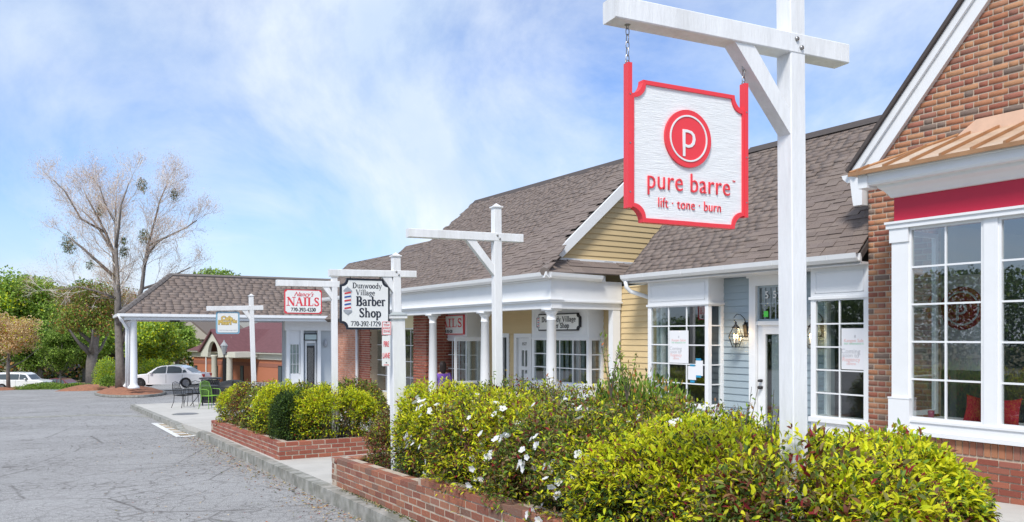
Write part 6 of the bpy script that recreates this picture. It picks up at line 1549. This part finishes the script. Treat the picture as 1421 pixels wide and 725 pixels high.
# ------------------------------------------------------------------ woman in a purple shirt on the porch walk
def person():
    base = F.XY(F.U(615, .3), .3); Y = base[1]; X = (614.5-CX)/FPX*Y; zt = EYE+(HY-504)/FPX*Y; zg = zs(X*dS[0]+Y*dS[1])+.15; Hh = zt-zg
    t = thing('person', 'woman with dark hair and purple shirt seen from behind on the porch walk', 'person', (X, Y, zg), R(200)); k = Hh/1.62
    def skin(name, J, E_, rad, mt, sub=2):
        me = bpy.data.meshes.new(name); me.from_pydata([tuple(Vector(j)*k) for j in J], E_, []); o = link(bpy.data.objects.new(name, me), t)
        md = o.modifiers.new('s', 'SKIN'); md.use_smooth_shade = True
        for v, r_ in zip(me.skin_vertices[0].data, rad): v.radius = (r_[0]*k, r_[1]*k) if hasattr(r_, '__len__') else (r_*k, r_*k)
        me.skin_vertices[0].data[0].use_root = True; sb = o.modifiers.new('u', 'SUBSURF'); sb.levels = sub; sb.render_levels = sub; me.materials.append(mt); return o
    # body: pelvis, legs, spine, neck, arms (front is -y)
    J = [(0, 0, .88), (0, .0, 1.02), (0, .01, 1.2), (0, .02, 1.33), (0, .0, 1.40), (0, -.02, 1.46),
         (-.15, .01, 1.31), (-.20, .0, 1.08), (-.15, -.16, .98), (-.12, -.22, .99), (.15, .01, 1.31), (.22, .02, 1.08), (.20, -.14, .92), (.19, -.21, .90),
         (-.09, 0, .82), (-.10, -.01, .46), (-.10, .03, .09), (-.10, -.12, .03), (.09, 0, .82), (.11, .02, .46), (.11, .07, .09), (.11, -.08, .03)]
    E_ = [(0, 1), (1, 2), (2, 3), (3, 4), (4, 5), (3, 6), (6, 7), (7, 8), (8, 9), (3, 10), (10, 11), (11, 12), (12, 13), (0, 14), (14, 15), (15, 16), (16, 17), (0, 18), (18, 19), (19, 20), (20, 21)]
    rad = [(.14, .1), (.12, .09), (.135, .095), (.12, .08), .05, .045, .055, .042, .032, .03, .055, .042, .032, .03, .08, .055, .038, .035, .08, .055, .038, .035]
    skin('body', J, E_, rad, M['skin'])
    skin('shirt', [(0, 0, .84), (0, 0, .98), (0, .01, 1.2), (0, .02, 1.345), (-.15, .01, 1.315), (-.21, .0, 1.14), (.15, .01, 1.315), (.22, .02, 1.14)], [(0, 1), (1, 2), (2, 3), (3, 4), (4, 5), (3, 6), (6, 7)], [(.165, .12), (.145, .108), (.155, .112), (.13, .092), .07, .058, .07, .058], M['purple'])
    skin('trousers', [(0, 0, .87), (-.09, 0, .80), (-.10, -.01, .46), (-.10, .03, .10), (.09, 0, .80), (.11, .02, .46), (.11, .07, .10)], [(0, 1), (1, 2), (2, 3), (0, 4), (4, 5), (5, 6)], [(.155, .115), .095, .068, .052, .095, .068, .052], M['jeans'])
    hd = MB(); hd.lathe([(.02, -.115), (.055, -.09), (.075, -.03), (.082, .03), (.07, .08), (.035, .11), (.005, .118)], (0, -.03, 1.535), 16, .95, 1.1); 
    hd.v = [tuple(Vector(v)*k) for v in hd.v]; hd.build('head', M['skin'], t, True)
    for nm, c, r_, mt in (('nose', (0, -.125, 1.53), .013, 'skin'), ('eye', (-.03, -.108, 1.55), .01, 'black'), ('eye', (.03, -.108, 1.55), .01, 'black'), ('mouth', (0, -.115, 1.49), .014, 'nailred'), ('ear', (-.08, -.02, 1.535), .02, 'skin'), ('ear', (.08, -.02, 1.535), .02, 'skin')):
        e = MB(); e.lathe([(r_*.3, -r_), (r_, -r_*.3), (r_, r_*.3), (r_*.3, r_)], c, 8, 1, .6); e.v = [tuple(Vector(v)*k) for v in e.v]; e.build(nm, M[mt], t, True)
    hr = MB(); hr.lathe([(.05, -.24), (.078, -.17), (.085, -.08), (.092, 0), (.09, .06), (.07, .105), (.03, .13), (.004, .135)], (0, .0, 1.53), 18, 1, .95); hr.v = [tuple(Vector(v)*k) for v in hr.v]; hr.build('hair', M['hair'], t, True)
    # hands: palm with four fingers and a thumb
    for sg, w_ in ((-1, (-.12, -.22, .99)), (1, (.19, -.21, .90))):
        m2 = MB(); w_ = Vector(w_); d = Vector((0, -1, -.15)).normalized(); s_ = Vector((1, 0, 0))
        m2.tube([w_, w_+d*.045, w_+d*.085], [.022, .03, .026], 8, squash=.55); fl = [.060, .072, .066, .05]
        for i in range(4): b0 = w_+d*.08+s_*(-.024+i*.016); m2.tube([b0, b0+d*fl[i]*.55+Vector((0, 0, -.008)), b0+d*fl[i]*.8+Vector((0, 0, -.03))], [.008, .0075, .006], 6)
        m2.tube([w_+d*.02+s_*(-sg*.022), w_+d*.05+s_*(-sg*.045), w_+d*.075+s_*(-sg*.05)], [.01, .009, .007], 6); m2.v = [tuple(Vector(v)*k) for v in m2.v]; m2.build('hand', M['skin'], t, True)
person()

# ------------------------------------------------------------------ far bank building, lamp post, houses
def bank_building():
    Yr, Yl = 70., 84.; a = P(405, 530, Yr); b = P(269, 530, Yl); d = Vector((b.x-a.x, b.y-a.y)); L = d.length; d.normalize(); n = Vector((-d.y, d.x)); n = n if n.y > 0 else -n
    fr = Frame((a.x, a.y), (d.x, d.y), (n.x, n.y))
    t = thing('brick_bank', 'single storey orange brick building with maroon hipped roof and arched cream portico across the lot', 'building', (a.x, a.y, 0), fr.rot)
    zg = -4.2; z1 = fr.Z(501, 0, 0); z1 = fr.uz(330, 497.5, 0)[1]; z2 = fr.uz(330, 488.0, 0)[1]
    B = lambda nm, mt, u0, u1, v0, v1, za, zb_, par=None: (lambda m_: (m_.box(u0, u1, v0, v1, za, zb_), m_.build(nm, mt, par or t))[1])(MB(True))
    br = mat('far_orange_brick', (.46, .17, .09), .9, noise=.12, nscale=20); B('wall', br, -12, L, 0, 14, zg, z1); B('brick_band', mat('far_dark_band', (.3, .12, .08), .9), -12, L+.02, -.03, 0, z1-.7, z1-.35)
    B('frieze', M['stonecream'], -12, L+.15, -.15, 14, z1, z2-.12); B('cornice', M['stonecream'], -12, L+.4, -.55, 14, z2-.12, z2)
    zr = fr.uz(385, 448, 5)[1]; m2 = MB(True); e = [(-12, -.6, z2), (L+.45, -.6, z2), (L+.45, 14, z2), (-12, 14, z2)]; r0, r1 = (-12, 6.5, zr+1.0), (L-6.5, 6.5, zr+1.0)
    m2.poly([e[0], e[1], r1, r0][::-1]); m2.poly([e[1], e[2], r1][::-1]); m2.poly([e[2], e[3], r0, r1][::-1]); m2.build('roof', M['maroonroof'], t)
    for px in (272, 300.5, 321, 336, 353.5, 389, 401):
        u = fr.U(px, 0); zt_ = fr.Z(504, u, 0); w = B('window', M['black'], u-.35, u+.35, -.04, .02, zg+.6, zt_-.25); B('pane', M['carglass'], u-.27, u+.27, -.06, -.04, zg+.7, zt_-.35, w)
    # portico
    pl, pr = fr.U(286.5, -2.2), fr.U(313, -2.2); pc = (pl+pr)/2; zp = fr.uz(300, 488, -2.2)[1]; za = fr.uz(300, 469, -2.2)[1]
    for u in (fr.U(297.5, -2.2), fr.U(318.5, -2.2)):
        m2 = MB(True); m2.lathe([(.32, zg), (.3, zg+.3), (.27, zp-.6), (.34, zp-.45), (.34, zp-.35)], (u, -2.2, 0), 14); m2.build('column', M['stonecream'], t, True)
    w_ = abs(pl-pr)/2+.6; arch = [(pc-w_, zp-.5), (pc+w_, zp-.5), (pc+w_, zp), (pc, za+.6), (pc-w_, zp)]
    m2 = MB(True); r_ = w_*.42; out = [(pc-w_, zp-.5), (pc-w_, zp), (pc, za+.6), (pc+w_, zp), (pc+w_, zp-.5)]; inn = [(pc+r_*math.cos(x), zp-.5+r_*1.35*math.sin(x)) for x in [i*math.pi/10 for i in range(11)]]
    m2.prism([(u, -2.5, z) for u, z in out+inn], (0, .3, 0)); m2.build('pediment', M['stonecream'], t)
    B('portico_beam', M['stonecream'], fr.U(322, -2.2), pl+.8, -2.45, 0, zp-.52, zp-.1) if False else None
    B('portico_beam', M['stonecream'], fr.U(330, -2.2), pc-w_-.01, -2.45, 0, zp-.5, zp); B('recess', mat('far_recess', (.4, .36, .28), .9), pc-r_, pc+r_, -1.2, -1.15, zp-.5, zp+1.4)
    m2 = MB(True); m2.prism([(pc-w_-.3, -2.7, zp-.02), (pc, -2.7, za+.85), (pc+w_+.3, -2.7, zp-.02), (pc+w_, -2.7, zp-.1), (pc, -2.7, za+.65), (pc-w_, -2.7, zp-.1)], (0, 7, 0)); m2.build('portico_roof', M['maroonroof'], t)
    B('door', M['black'], fr.U(319, -.05), fr.U(309, -.05), -.05, .0, zg, zp-.8); m2 = MB(True); u = fr.U(286, -.1); m2.tube([(u, -.1, z1), (u, -.1, zg)], .07, 6); m2.build('downspout', M['trim'], t)
    B('red_notice', M['nailred'], fr.U(316.5, -.1), fr.U(314.5, -.1), -.12, -.06, fr.uz(315, 519, -.1)[1], fr.uz(315, 516, -.1)[1])
bank_building()
def lamp_post():
    b = P(311, 540, 60); zt = P(311, 484, 60).z; zg = -3.0; t = thing('street_lamp', 'slim dark lamp post with lantern head in front of the arched portico', 'street lamp', (b.x, b.y, zg)); H = zt-zg
    m2 = MB(); m2.lathe([(.16, 0), (.16, .2), (.1, .4), (.06, .8), (.05, H-.5), (.08, H-.45)], n=10); m2.build('pole', M['iron'], t); m2 = MB(); m2.lathe([(.10, H-.45), (.26, H+.15), (.25, H+.2), (.3, H+.22), (.08, H+.5), (.03, H+.65)], n=8); m2.build('lantern', mat('lamp_glass_far', (.35, .36, .36), .3), t)
lamp_post()
def far_store():
    Y = 112; a = P(46, 535, Y); zg = a.z-1.5; t = thing('far_store', 'low pale store with dark brown roof far behind the parked cars at the left', 'building', (a.x, a.y, 0), 0); k = Y/FPX
    def B(nm, mt, px0, px1, py0, py1, d0, d1, par=None): m2 = MB(); m2.box((px0-46)*k, (px1-46)*k, d0, d1, EYE+(HY-py1)*k, EYE+(HY-py0)*k); return m2.build(nm, mt, par or t)
    B('wall', M['farwhite'], 48, 140, 515, 545, 0, 8); m2 = MB(); z0, z1 = EYE+(HY-516)*k, EYE+(HY-508)*k; m2.prism([(-1*k, -1.2, z0), (-1*k, 3, z1), (-1*k, 9, z0)], (80*k, 0, 0)); m2.build('roof', M['farroof'], t)
    B('parapet', M['farwhite'], 55, 76, 497, 510, 4, 7); B('parapet_sign', mat('far_sign_face', (.5, .55, .6), .6), 57, 74, 500, 505, 3.9, 4)
    for px0, px1 in ((50, 55), (61, 70), (74, 79)): B('window', M['carglass'], px0, px1, 519, 530, -.1, 0)
    for x in (58, 72): B('porch_post', M['farwhite'], x, x+.9, 516, 535, -1, -.8)
    B('awning', M['cloth'], 92, 110, 511, 518, -2.5, -.1); m2 = MB(); m2.prism([(46*k, -2.5, EYE+(HY-518)*k), (46*k, -.1, EYE+(HY-509)*k), (46*k, -.1, EYE+(HY-518)*k)], (18*k, 0, 0)); m2.build('awning', M['cloth'], t); B('shop_window', M['carglass'], 93, 109, 519, 532, -.1, 0)
far_store()
def banner():
    Y = 66; a = P(121, 530, Y); k = Y/FPX; t = thing('blue_banner', 'tall dark blue banner sign standing behind the forked tree', 'banner', (a.x, a.y, a.z-1)); m2 = MB(); m2.box(0, 6*k, 0, .12, .6, 1+30*k); m2.build('banner_face', M['bluebox'], t)
    for x in (0, 6*k): m2 = MB(); m2.tube([(x, .06, -.5), (x, .06, 1+31*k)], .05, 6); m2.build('pole', M['silver'], t)
banner()
def house(px, py, Y, w, h, label, wallm, roofm):
    b = P(px, py, Y); t = thing('house', label, 'house', (b.x, b.y, b.z), R(-25)); m2 = MB(); m2.box(-w/2, w/2, 0, 8, -6, 0); m2.build('wall', wallm, t)
    m2 = MB(); m2.prism([(-w/2-.4, -.4, -.1), (w/2+.4, -.4, -.1), (0, -.4, h)], (0, 9, 0)); m2.build('roof', roofm, t); m2 = MB(); m2.prism([(-w/2+.1, -.41, -.12), (w/2-.1, -.41, -.12), (0, -.41, h-.35)], (0, -.05, 0)); m2.build('gable', wallm, t)
    for x in (-w*.25, w*.2): m2 = MB(); m2.box(x-.5, x+.5, -.06, 0, -2.6, -1.2); m2.build('window', M['carglass'], t)
house(266, 470, 120, 9, 3.0, 'pale house gable showing between the trees left of the cafe sign', mat('house_wall', (.42, .38, .32), .8), M['farroof'])
house(322, 455, 140, 14, 3.6, 'grey roofed house behind the cafe sign', mat('house_grey', (.36, .36, .34), .8), mat('house_roof', (.25, .24, .23), .9))

# ------------------------------------------------------------------ trees
def grow(mb, p, d, L, r, depth, tips, rr, spread=.55, seg=3, up=.15, minr=.006):
    """recursive branch; collects twig tips"""
    pts = [Vector(p)]; q = Vector(p); dd = Vector(d).normalized(); n = seg
    for i in range(n):
        dd = (dd+Vector((rr.gauss(0, .16), rr.gauss(0, .16), rr.gauss(0, .10)+up*.3))).normalized(); q = q+dd*L/n; pts.append(q.copy())
    mb.tube(pts, [max(r*(1-.55*i/n), minr) for i in range(n+1)], 7 if r > .05 else (5 if r > .02 else 3), cap=False)
    if depth == 0: tips.append((q, dd)); tips.append((pts[1], dd)); return
    k = rr.choice((2, 3, 3)) if depth > 1 else 3
    for i in range(k):
        a = rr.uniform(0, 6.28); t = rr.uniform(.45, 1.0) if i else 1.0; j = min(int(t*n), n-1); b = pts[j].lerp(pts[j+1], t*n-j)
        perp = dd.orthogonal().normalized(); perp.rotate(Matrix.Rotation(a, 3, dd)); nd = (dd+perp*spread*rr.uniform(.6, 1.3)+Vector((0, 0, up))).normalized()
        grow(mb, b, nd, L*rr.uniform(.6, .85), max(r*.5, minr), depth-1, tips, rr, spread, seg, up, minr)
def tips_leaves(t, name, tips, k, spread, ln, wr, mix, off=(0, 0, 0)):
    n = len(tips)*k; P0 = np.repeat(np.array([tuple(q) for q, _ in tips]), k, 0)+rng.normal(size=(n, 3))*spread
    return leaves(name, P0, rand_unit(n)+np.array([0, 0, .1]), ln*rng.uniform(.6, 1.3, n), ln*wr, palette(mix, n), t, .2, simple=True)
PAL['blush'] = [(.85, .62, .52), (.78, .55, .46), (.9, .7, .62), (.7, .46, .36)]
def big_tree():
    Y = 47.0; b = P(168, 533, Y); t = thing('large_tree', 'tall grey barked tree with nearly bare pinkish twigs and dark mistletoe balls', 'tree', tuple(b), 0)
    rr = random.Random(5); k = Y/FPX; mb = MB(); tips = []
    Q = lambda px, py, dy=0: Vector(((px-168)*k, dy, (533-py)*k))
    limbs = [([Q(168, 540), Q(166, 500), Q(164, 455), Q(158, 415, .4), Q(150, 385, .8), Q(143, 350, 1.2), Q(132, 320, 1.0), Q(122, 295, .6), Q(114, 272)], [.36, .26, .23, .19, .15, .12, .09, .06, .035]),
             ([Q(164, 455), Q(168, 420, -.3), Q(167, 385, -.4), Q(166, 345, -.5), Q(163, 310, -.3), Q(160, 280)], [.18, .15, .13, .1, .07, .04]),
             ([Q(166, 480), Q(178, 440, .6), Q(189, 400, 1), Q(193, 368, 1), Q(203, 340, .6), Q(216, 305, .4), Q(228, 278), Q(238, 258)], [.2, .15, .13, .11, .09, .06, .04, .025]),
             ([Q(193, 368, 1), Q(205, 352, .4), Q(222, 342, -.3), Q(243, 332, -.8)], [.1, .08, .06, .03]), ([Q(150, 385, .8), Q(132, 365, .2), Q(115, 345, -.6), Q(100, 332, -1)], [.12, .09, .07, .04]),
             ([Q(143, 350, 1.2), Q(120, 320, 1.5), Q(100, 300, 2), Q(82, 285, 2)], [.1, .08, .06, .03]), ([Q(132, 320, 1), Q(110, 305, -.3), Q(95, 270, -1), Q(80, 255, -1.2)], [.08, .06, .04, .03]),
             ([Q(166, 345, -.5), Q(176, 320, -1), Q(184, 290, -1.4), Q(196, 260, -1.4)], [.1, .08, .06, .03]), ([Q(163, 310, -.3), Q(150, 285, -.6), Q(146, 262, -.9)], [.07, .05, .03]),
             ([Q(189, 400, 1), Q(208, 392, 1.5), Q(232, 378, 2), Q(255, 368, 2)], [.09, .07, .05, .03]), ([Q(203, 340, .6), Q(225, 325, 1.4), Q(250, 310, 2), Q(266, 300, 2)], [.08, .06, .045, .03]),
             ([Q(158, 415, .4), Q(140, 405, -.8), Q(120, 400, -1.5), Q(98, 405, -2)], [.08, .06, .04, .03])]
    for i, (pts, rad) in enumerate(limbs):
        m2 = MB(); 
        m2.tube(pts, rad, 10); m2.build('trunk' if i < 3 else 'branch', M['bark'], t, True)
        st = 3 if i < 3 else 1; rad = [q*.75 if i > 2 else q for q in rad]
        for j in range(st, len(pts)):
            for q in range(4):
                a, c = pts[j-1], pts[j]; f = rr.random(); p = a.lerp(c, f); dd = (c-a).normalized(); side = dd.orthogonal().normalized(); side.rotate(Matrix.Rotation(rr.uniform(0, 6.28), 3, dd))
                grow(mb, p, dd*.7+side*.7+Vector((0, 0, .25)), rr.uniform(.6, 1.25), max(rad[j]*.4, .016), 3 if i < 3 else 2, tips, rr, .6, 3, .16, .0085)
        grow(mb, pts[-1], (pts[-1]-pts[-2]), .75, rad[-1]*.8, 3, tips, rr, .6, 3, .2, .0085)
    t.scale = (.9, .9, 1)
    mb.build('twigs', mat('pale_twig', (.66, .6, .54), .9), t)['kind'] = 'stuff'
    tips_leaves(t, 'young_leaves', tips, 8, .26, .14, .09, [('blush', 1), ('tan', .8), ('orange', .1)])
    low = [x for x in tips if x[0].z < 7.2]; tips_leaves(t, 'young_leaves', low, 14, .3, .10, .06, [('orange', .7), ('olive', 1), ('pink', .4), ('lime', .3)])
    for px, py, r in ((79, 338, 13), (129, 291, 7), (204, 259, 9), (249, 270, 7), (172, 350, 8), (207, 330, 9), (125, 370, 6), (178, 336, 5)):
        c = Q(px, py, rr.uniform(-.5, .8)); R0 = r*k*.9; n = int(520*(r/9)**2); d = rand_unit(n); pos = np.array(c)+d*R0*(rng.random((n, 1))**.45)*(1+.55*lump(d, px, 4)[:, None])*np.array([.9, .9, 1.15])
        leaves('mistletoe', pos, d+rand_unit(n)*.6, .11*rng.uniform(.6, 1.2, n), .045, palette([('green', .9), ('dark', .4), ('olive', 1), ('orange', .08)], n), t, .1, simple=True, kind='stuff')
    return t
big_tree()
def tree(px, pyb, pyt, wpx, Y, mix, label, seed, trunk_r=.16, name='leafy_tree', ln=.28, dens=1.0, crown_lo=.28, fork=False, ground=True, barkm='bark', group=None, gaps=.35):
    b = P(px, pyb, Y); k = Y/FPX; H = (pyb-pyt)*k; Wc = wpx*k/2; t = thing(name, label, 'tree', tuple(b), 0, group); rr = random.Random(seed); r = np.random.default_rng(seed)
    mb = MB(); pts = [Vector((0, 0, -.5)), Vector((rr.uniform(-.1, .1), 0, H*.2)), Vector((rr.uniform(-.3, .3), 0, H*.45)), Vector((rr.uniform(-.4, .4), 0, H*.8))]
    mb.tube(pts, [trunk_r*1.25, trunk_r, trunk_r*.75, trunk_r*.25], 9)
    for i in range(7):
        a = rr.uniform(0, 6.28); f = rr.uniform(.3, .75); p0 = Vector((0, 0, H*f*.75)); p2 = Vector((math.cos(a)*Wc*.7, math.sin(a)*Wc*.7, H*(f*.75+.25))); mb.tube([p0, p0.lerp(p2, .5)+Vector((0, 0, -.03*H)), p2], [trunk_r*.45, trunk_r*.3, trunk_r*.12], 6)
    mb.build('trunk', M[barkm], t, True)
    # crown: leaf clumps around many sub-lobes
    nl = int(26*dens)+8; cz0 = crown_lo; N_ = 0; PP = []; 
    for i in range(nl):
        d = r.normal(size=3); d /= np.linalg.norm(d); rad = r.random()**.4; c = np.array([d[0]*Wc*rad*.8, d[1]*Wc*rad*.8, H*(cz0+(1-cz0)*(.5+.42*d[2]*rad))])
        lr = Wc*r.uniform(.22, .42); n = int(170*(lr/ln)**1.6/6*dens)+60; dd = rand_unit(n); PP.append(c+dd*lr*(rng.random((n, 1))**.33)*np.array([1, 1, .75])*(1+.3*lump(dd, seed+i, 3)[:, None]))
    PP = np.concatenate(PP); n = len(PP); leaves('crown', PP, rand_unit(n)+np.array([0, 0, -.1]), ln*rng.uniform(.6, 1.3, n), ln*.62, palette(mix, n), t, .15, simple=True); return t
SP1, SP2, SP3 = [('spring', 2), ('green', .4), ('lime', .1)], [('spring', 1.2), ('green', .9), ('dark', .1)], [('lime', .5), ('spring', 1.5)]
BRN = [('orange', .6), ('pink', .8), ('olive', 1), ('green', .2)]
tree(12, 537, 425, 105, 62, [('tan', 2), ('lime', .3), ('orange', .5)], 'small tree with sparse orange brown spring leaves at the left edge', 3, .13, ln=.16, dens=.8, crown_lo=.30, name='orange_leaf_tree')
tree(128, 532, 385, 110, 66, [('olive', 1), ('orange', .5), ('fresh', .9), ('green', .3)], 'forked grey trunk tree with loose yellow green leaves behind the mulch bed', 8, .42, ln=.2, dens=.8, crown_lo=.38, name='forked_tree')
tree(84, 541, 455, 62, 70, SP2, 'small multi stemmed tree with dark green crown behind the maroon car', 12, .08, ln=.17, dens=1.1, crown_lo=.32)
tree(20, 540, 375, 150, 105, SP1, 'large green tree behind the small orange tree at the far left', 21, .4, ln=.42, dens=1.4, group=None)
tree(75, 540, 372, 150, 118, [('fresh', .8), ('olive', .8), ('green', 1)], 'broad olive green tree rising behind the low store', 23, .4, ln=.45, dens=1.4)
tree(-35, 540, 380, 150, 100, SP3, 'pale green tree cut by the left edge of the view', 25, .4, ln=.42, dens=1.3)
tree(118, 538, 425, 90, 92, SP1, 'mid green tree between the low store and the blue banner', 27, .3, ln=.34, dens=1.3)
tree(55, 540, 440, 90, 88, SP2, 'dark green tree behind the white sport utility vehicle', 29, .3, ln=.32, dens=1.3)
tree(165, 536, 400, 110, 98, BRN, 'rusty brown leaved tree seen through the bare tree behind the canopy roof', 31, .35, ln=.36, dens=1.2)
tree(215, 534, 440, 95, 84, SP3, 'yellow green tree seen under the canopy above the white sedan', 33, .22, ln=.3, dens=1.3)
tree(245, 532, 436, 70, 95, SP1, 'bright green tree under the canopy left of the cafe sign', 35, .25, ln=.32, dens=1.2)
tree(190, 534, 425, 80, 104, SP2, 'dark green tree beyond the canopy columns', 37, .3, ln=.38, dens=1.2)
tree(292, 520, 375, 120, 150, SP2, 'tall distant tree whose top shows above the canopy ridge', 39, .4, ln=.55, dens=1.2)
tree(366, 520, 372, 46, 150, [('fresh', 1), ('lime', .3), ('green', .4)], 'single pale green tree top above the canopy ridge behind the nail sign', 41, .3, ln=.5, dens=.7)
tree(335, 520, 382, 110, 158, SP2, 'distant dark tree row top behind the canopy ridge', 43, .4, ln=.6, dens=1.1)
def bush(px, py, Y, wpx, hpx, mix, label, name='green_bush', cat='bush', ln=.12, n=2500, dep=1.0):
    b = P(px, py, Y); k = Y/FPX; t = thing(name, label, cat, tuple(b), 0); d = rand_unit(n); d[:, 2] = np.abs(d[:, 2]); w, h = wpx*k/2, hpx*k
    pos = d*(np.array([w, w*dep, h]))*(rng.random((n, 1))**.35)*(1+.15*lump(d, int(px), 4)[:, None]); leaves('foliage', pos, d+rand_unit(n)*.7, ln*rng.uniform(.6, 1.2, n), ln*.55, palette(mix, n), t, .15, simple=True)
    mb = MB()
    for i in range(6): a = i*1.05; mb.tube([(0, 0, -.1), (math.cos(a)*w*.5, math.sin(a)*w*.4, h*.6)], [.04, .015], 5)
    mb.build('stems', M['barkdark'], t)
bush(147, 533, 56, 32, 38, SP3, 'bright yellow green bush left of the canopy columns', n=3500)
bush(151, 536, 54, 22, 15, SP2, 'low dark green bush at the foot of the bright bush', n=1500)
bush(214, 528, 72, 60, 30, [('lime', .6), ('fresh', 1), ('green', .3)], 'rounded yellow green bush behind the white sedan', n=4000, ln=.17)
bush(255, 530, 76, 40, 24, SP2, 'mixed green thicket behind the boot of the white sedan', n=2500, ln=.17)
bush(60, 544, 62, 90, 12, SP2, 'low spreading juniper strip in front of the parked cars', 'juniper_bed', 'ground shrub', n=6000, ln=.12, dep=.6)
bush(105, 542, 61, 60, 10, SP2, 'low spreading juniper clump beside the mulch bed', 'juniper_bed', 'ground shrub', n=3500, ln=.12, dep=.6)
# far wood that closes the view, and the tree belt across the car park that the shop windows mirror
def wood(name, pts, h, n, ln, mix, seed):
    r = np.random.default_rng(seed); seg = r.integers(0, len(pts)-1, n); f = r.random(n); A = np.array([pts[i] for i in seg]); B = np.array([pts[i+1] for i in seg]); c = A+(B-A)*f[:, None]
    s_ = c[:, 0]*dS[0]+c[:, 1]*dS[1]; g = np.array([zs(v) for v in s_]); ph = (np.sin(c[:, 0]*.21+seed)+np.sin(c[:, 1]*.13+c[:, 0]*.07)+np.sin(c[:, 0]*.53)*.5)*.13+.85
    z = g+h*ph*r.random(n)**.8; pos = np.stack([c[:, 0]+r.normal(size=n)*3, c[:, 1]+r.normal(size=n)*3, z], 1); return leaves(name, pos, rand_unit(n), ln*r.uniform(.6, 1.3, n), ln*.7, palette(mix, n), None, .15, simple=True, kind='stuff')
wood('far_wood', [(-190, 120), (-120, 170), (-40, 185), (60, 190)], 13, 26000, 1.1, [('green', 1), ('dark', .6), ('fresh', .4), ('olive', .4)], 3)
wood('near_wood', [(-62, 88), (-45, 104), (-30, 118)], 5.5, 9000, .5, [('olive', 1), ('green', .7), ('orange', .2), ('dark', .5)], 5)
wood('tree_belt', [(-95, 70), (-75, 20), (-62, -20), (-50, -60), (-10, -80)], 7.5, 170000, .34, [('green', 1), ('dark', .8), ('fresh', .3)], 4)

# leaf litter and pine straw blown against the kerb
def debris():
    n = 2600; s_ = rng.uniform(2, 20.5, n); off = np.abs(rng.normal(size=n))*.22; off[::9] = rng.uniform(0, 2.2, len(off[::9])); P0 = []
    for a, o in zip(s_, off): w = kerbw(a)-.015-o; P0.append(SP(a, w, .006))
    P0 = np.array(P0); d = rand_unit(n); d[:, 2] = np.abs(d[:, 2])*.12; o = leaves('leaf_litter', P0, d, rng.uniform(.015, .055, n), rng.uniform(.004, .02, n), palette([('tan', .6), ('orange', .5), ('red', .5), ('olive', .5), ('dark', .3)], n), None, .05, simple=True, kind='stuff')
    m = 1500; s_ = rng.uniform(3, 9, m); P1 = np.array([SP(a, 2.72-abs(rng.normal())*.03, .152) for a in s_]); d = rand_unit(m); d[:, 2] = np.abs(d[:, 2])*.15
    leaves('wall_foot_litter', P1, d, rng.uniform(.01, .04, m), rng.uniform(.004, .015, m), palette([('dark', .8), ('olive', .8), ('tan', .3)], m), None, .05, simple=True, kind='stuff')
debris()
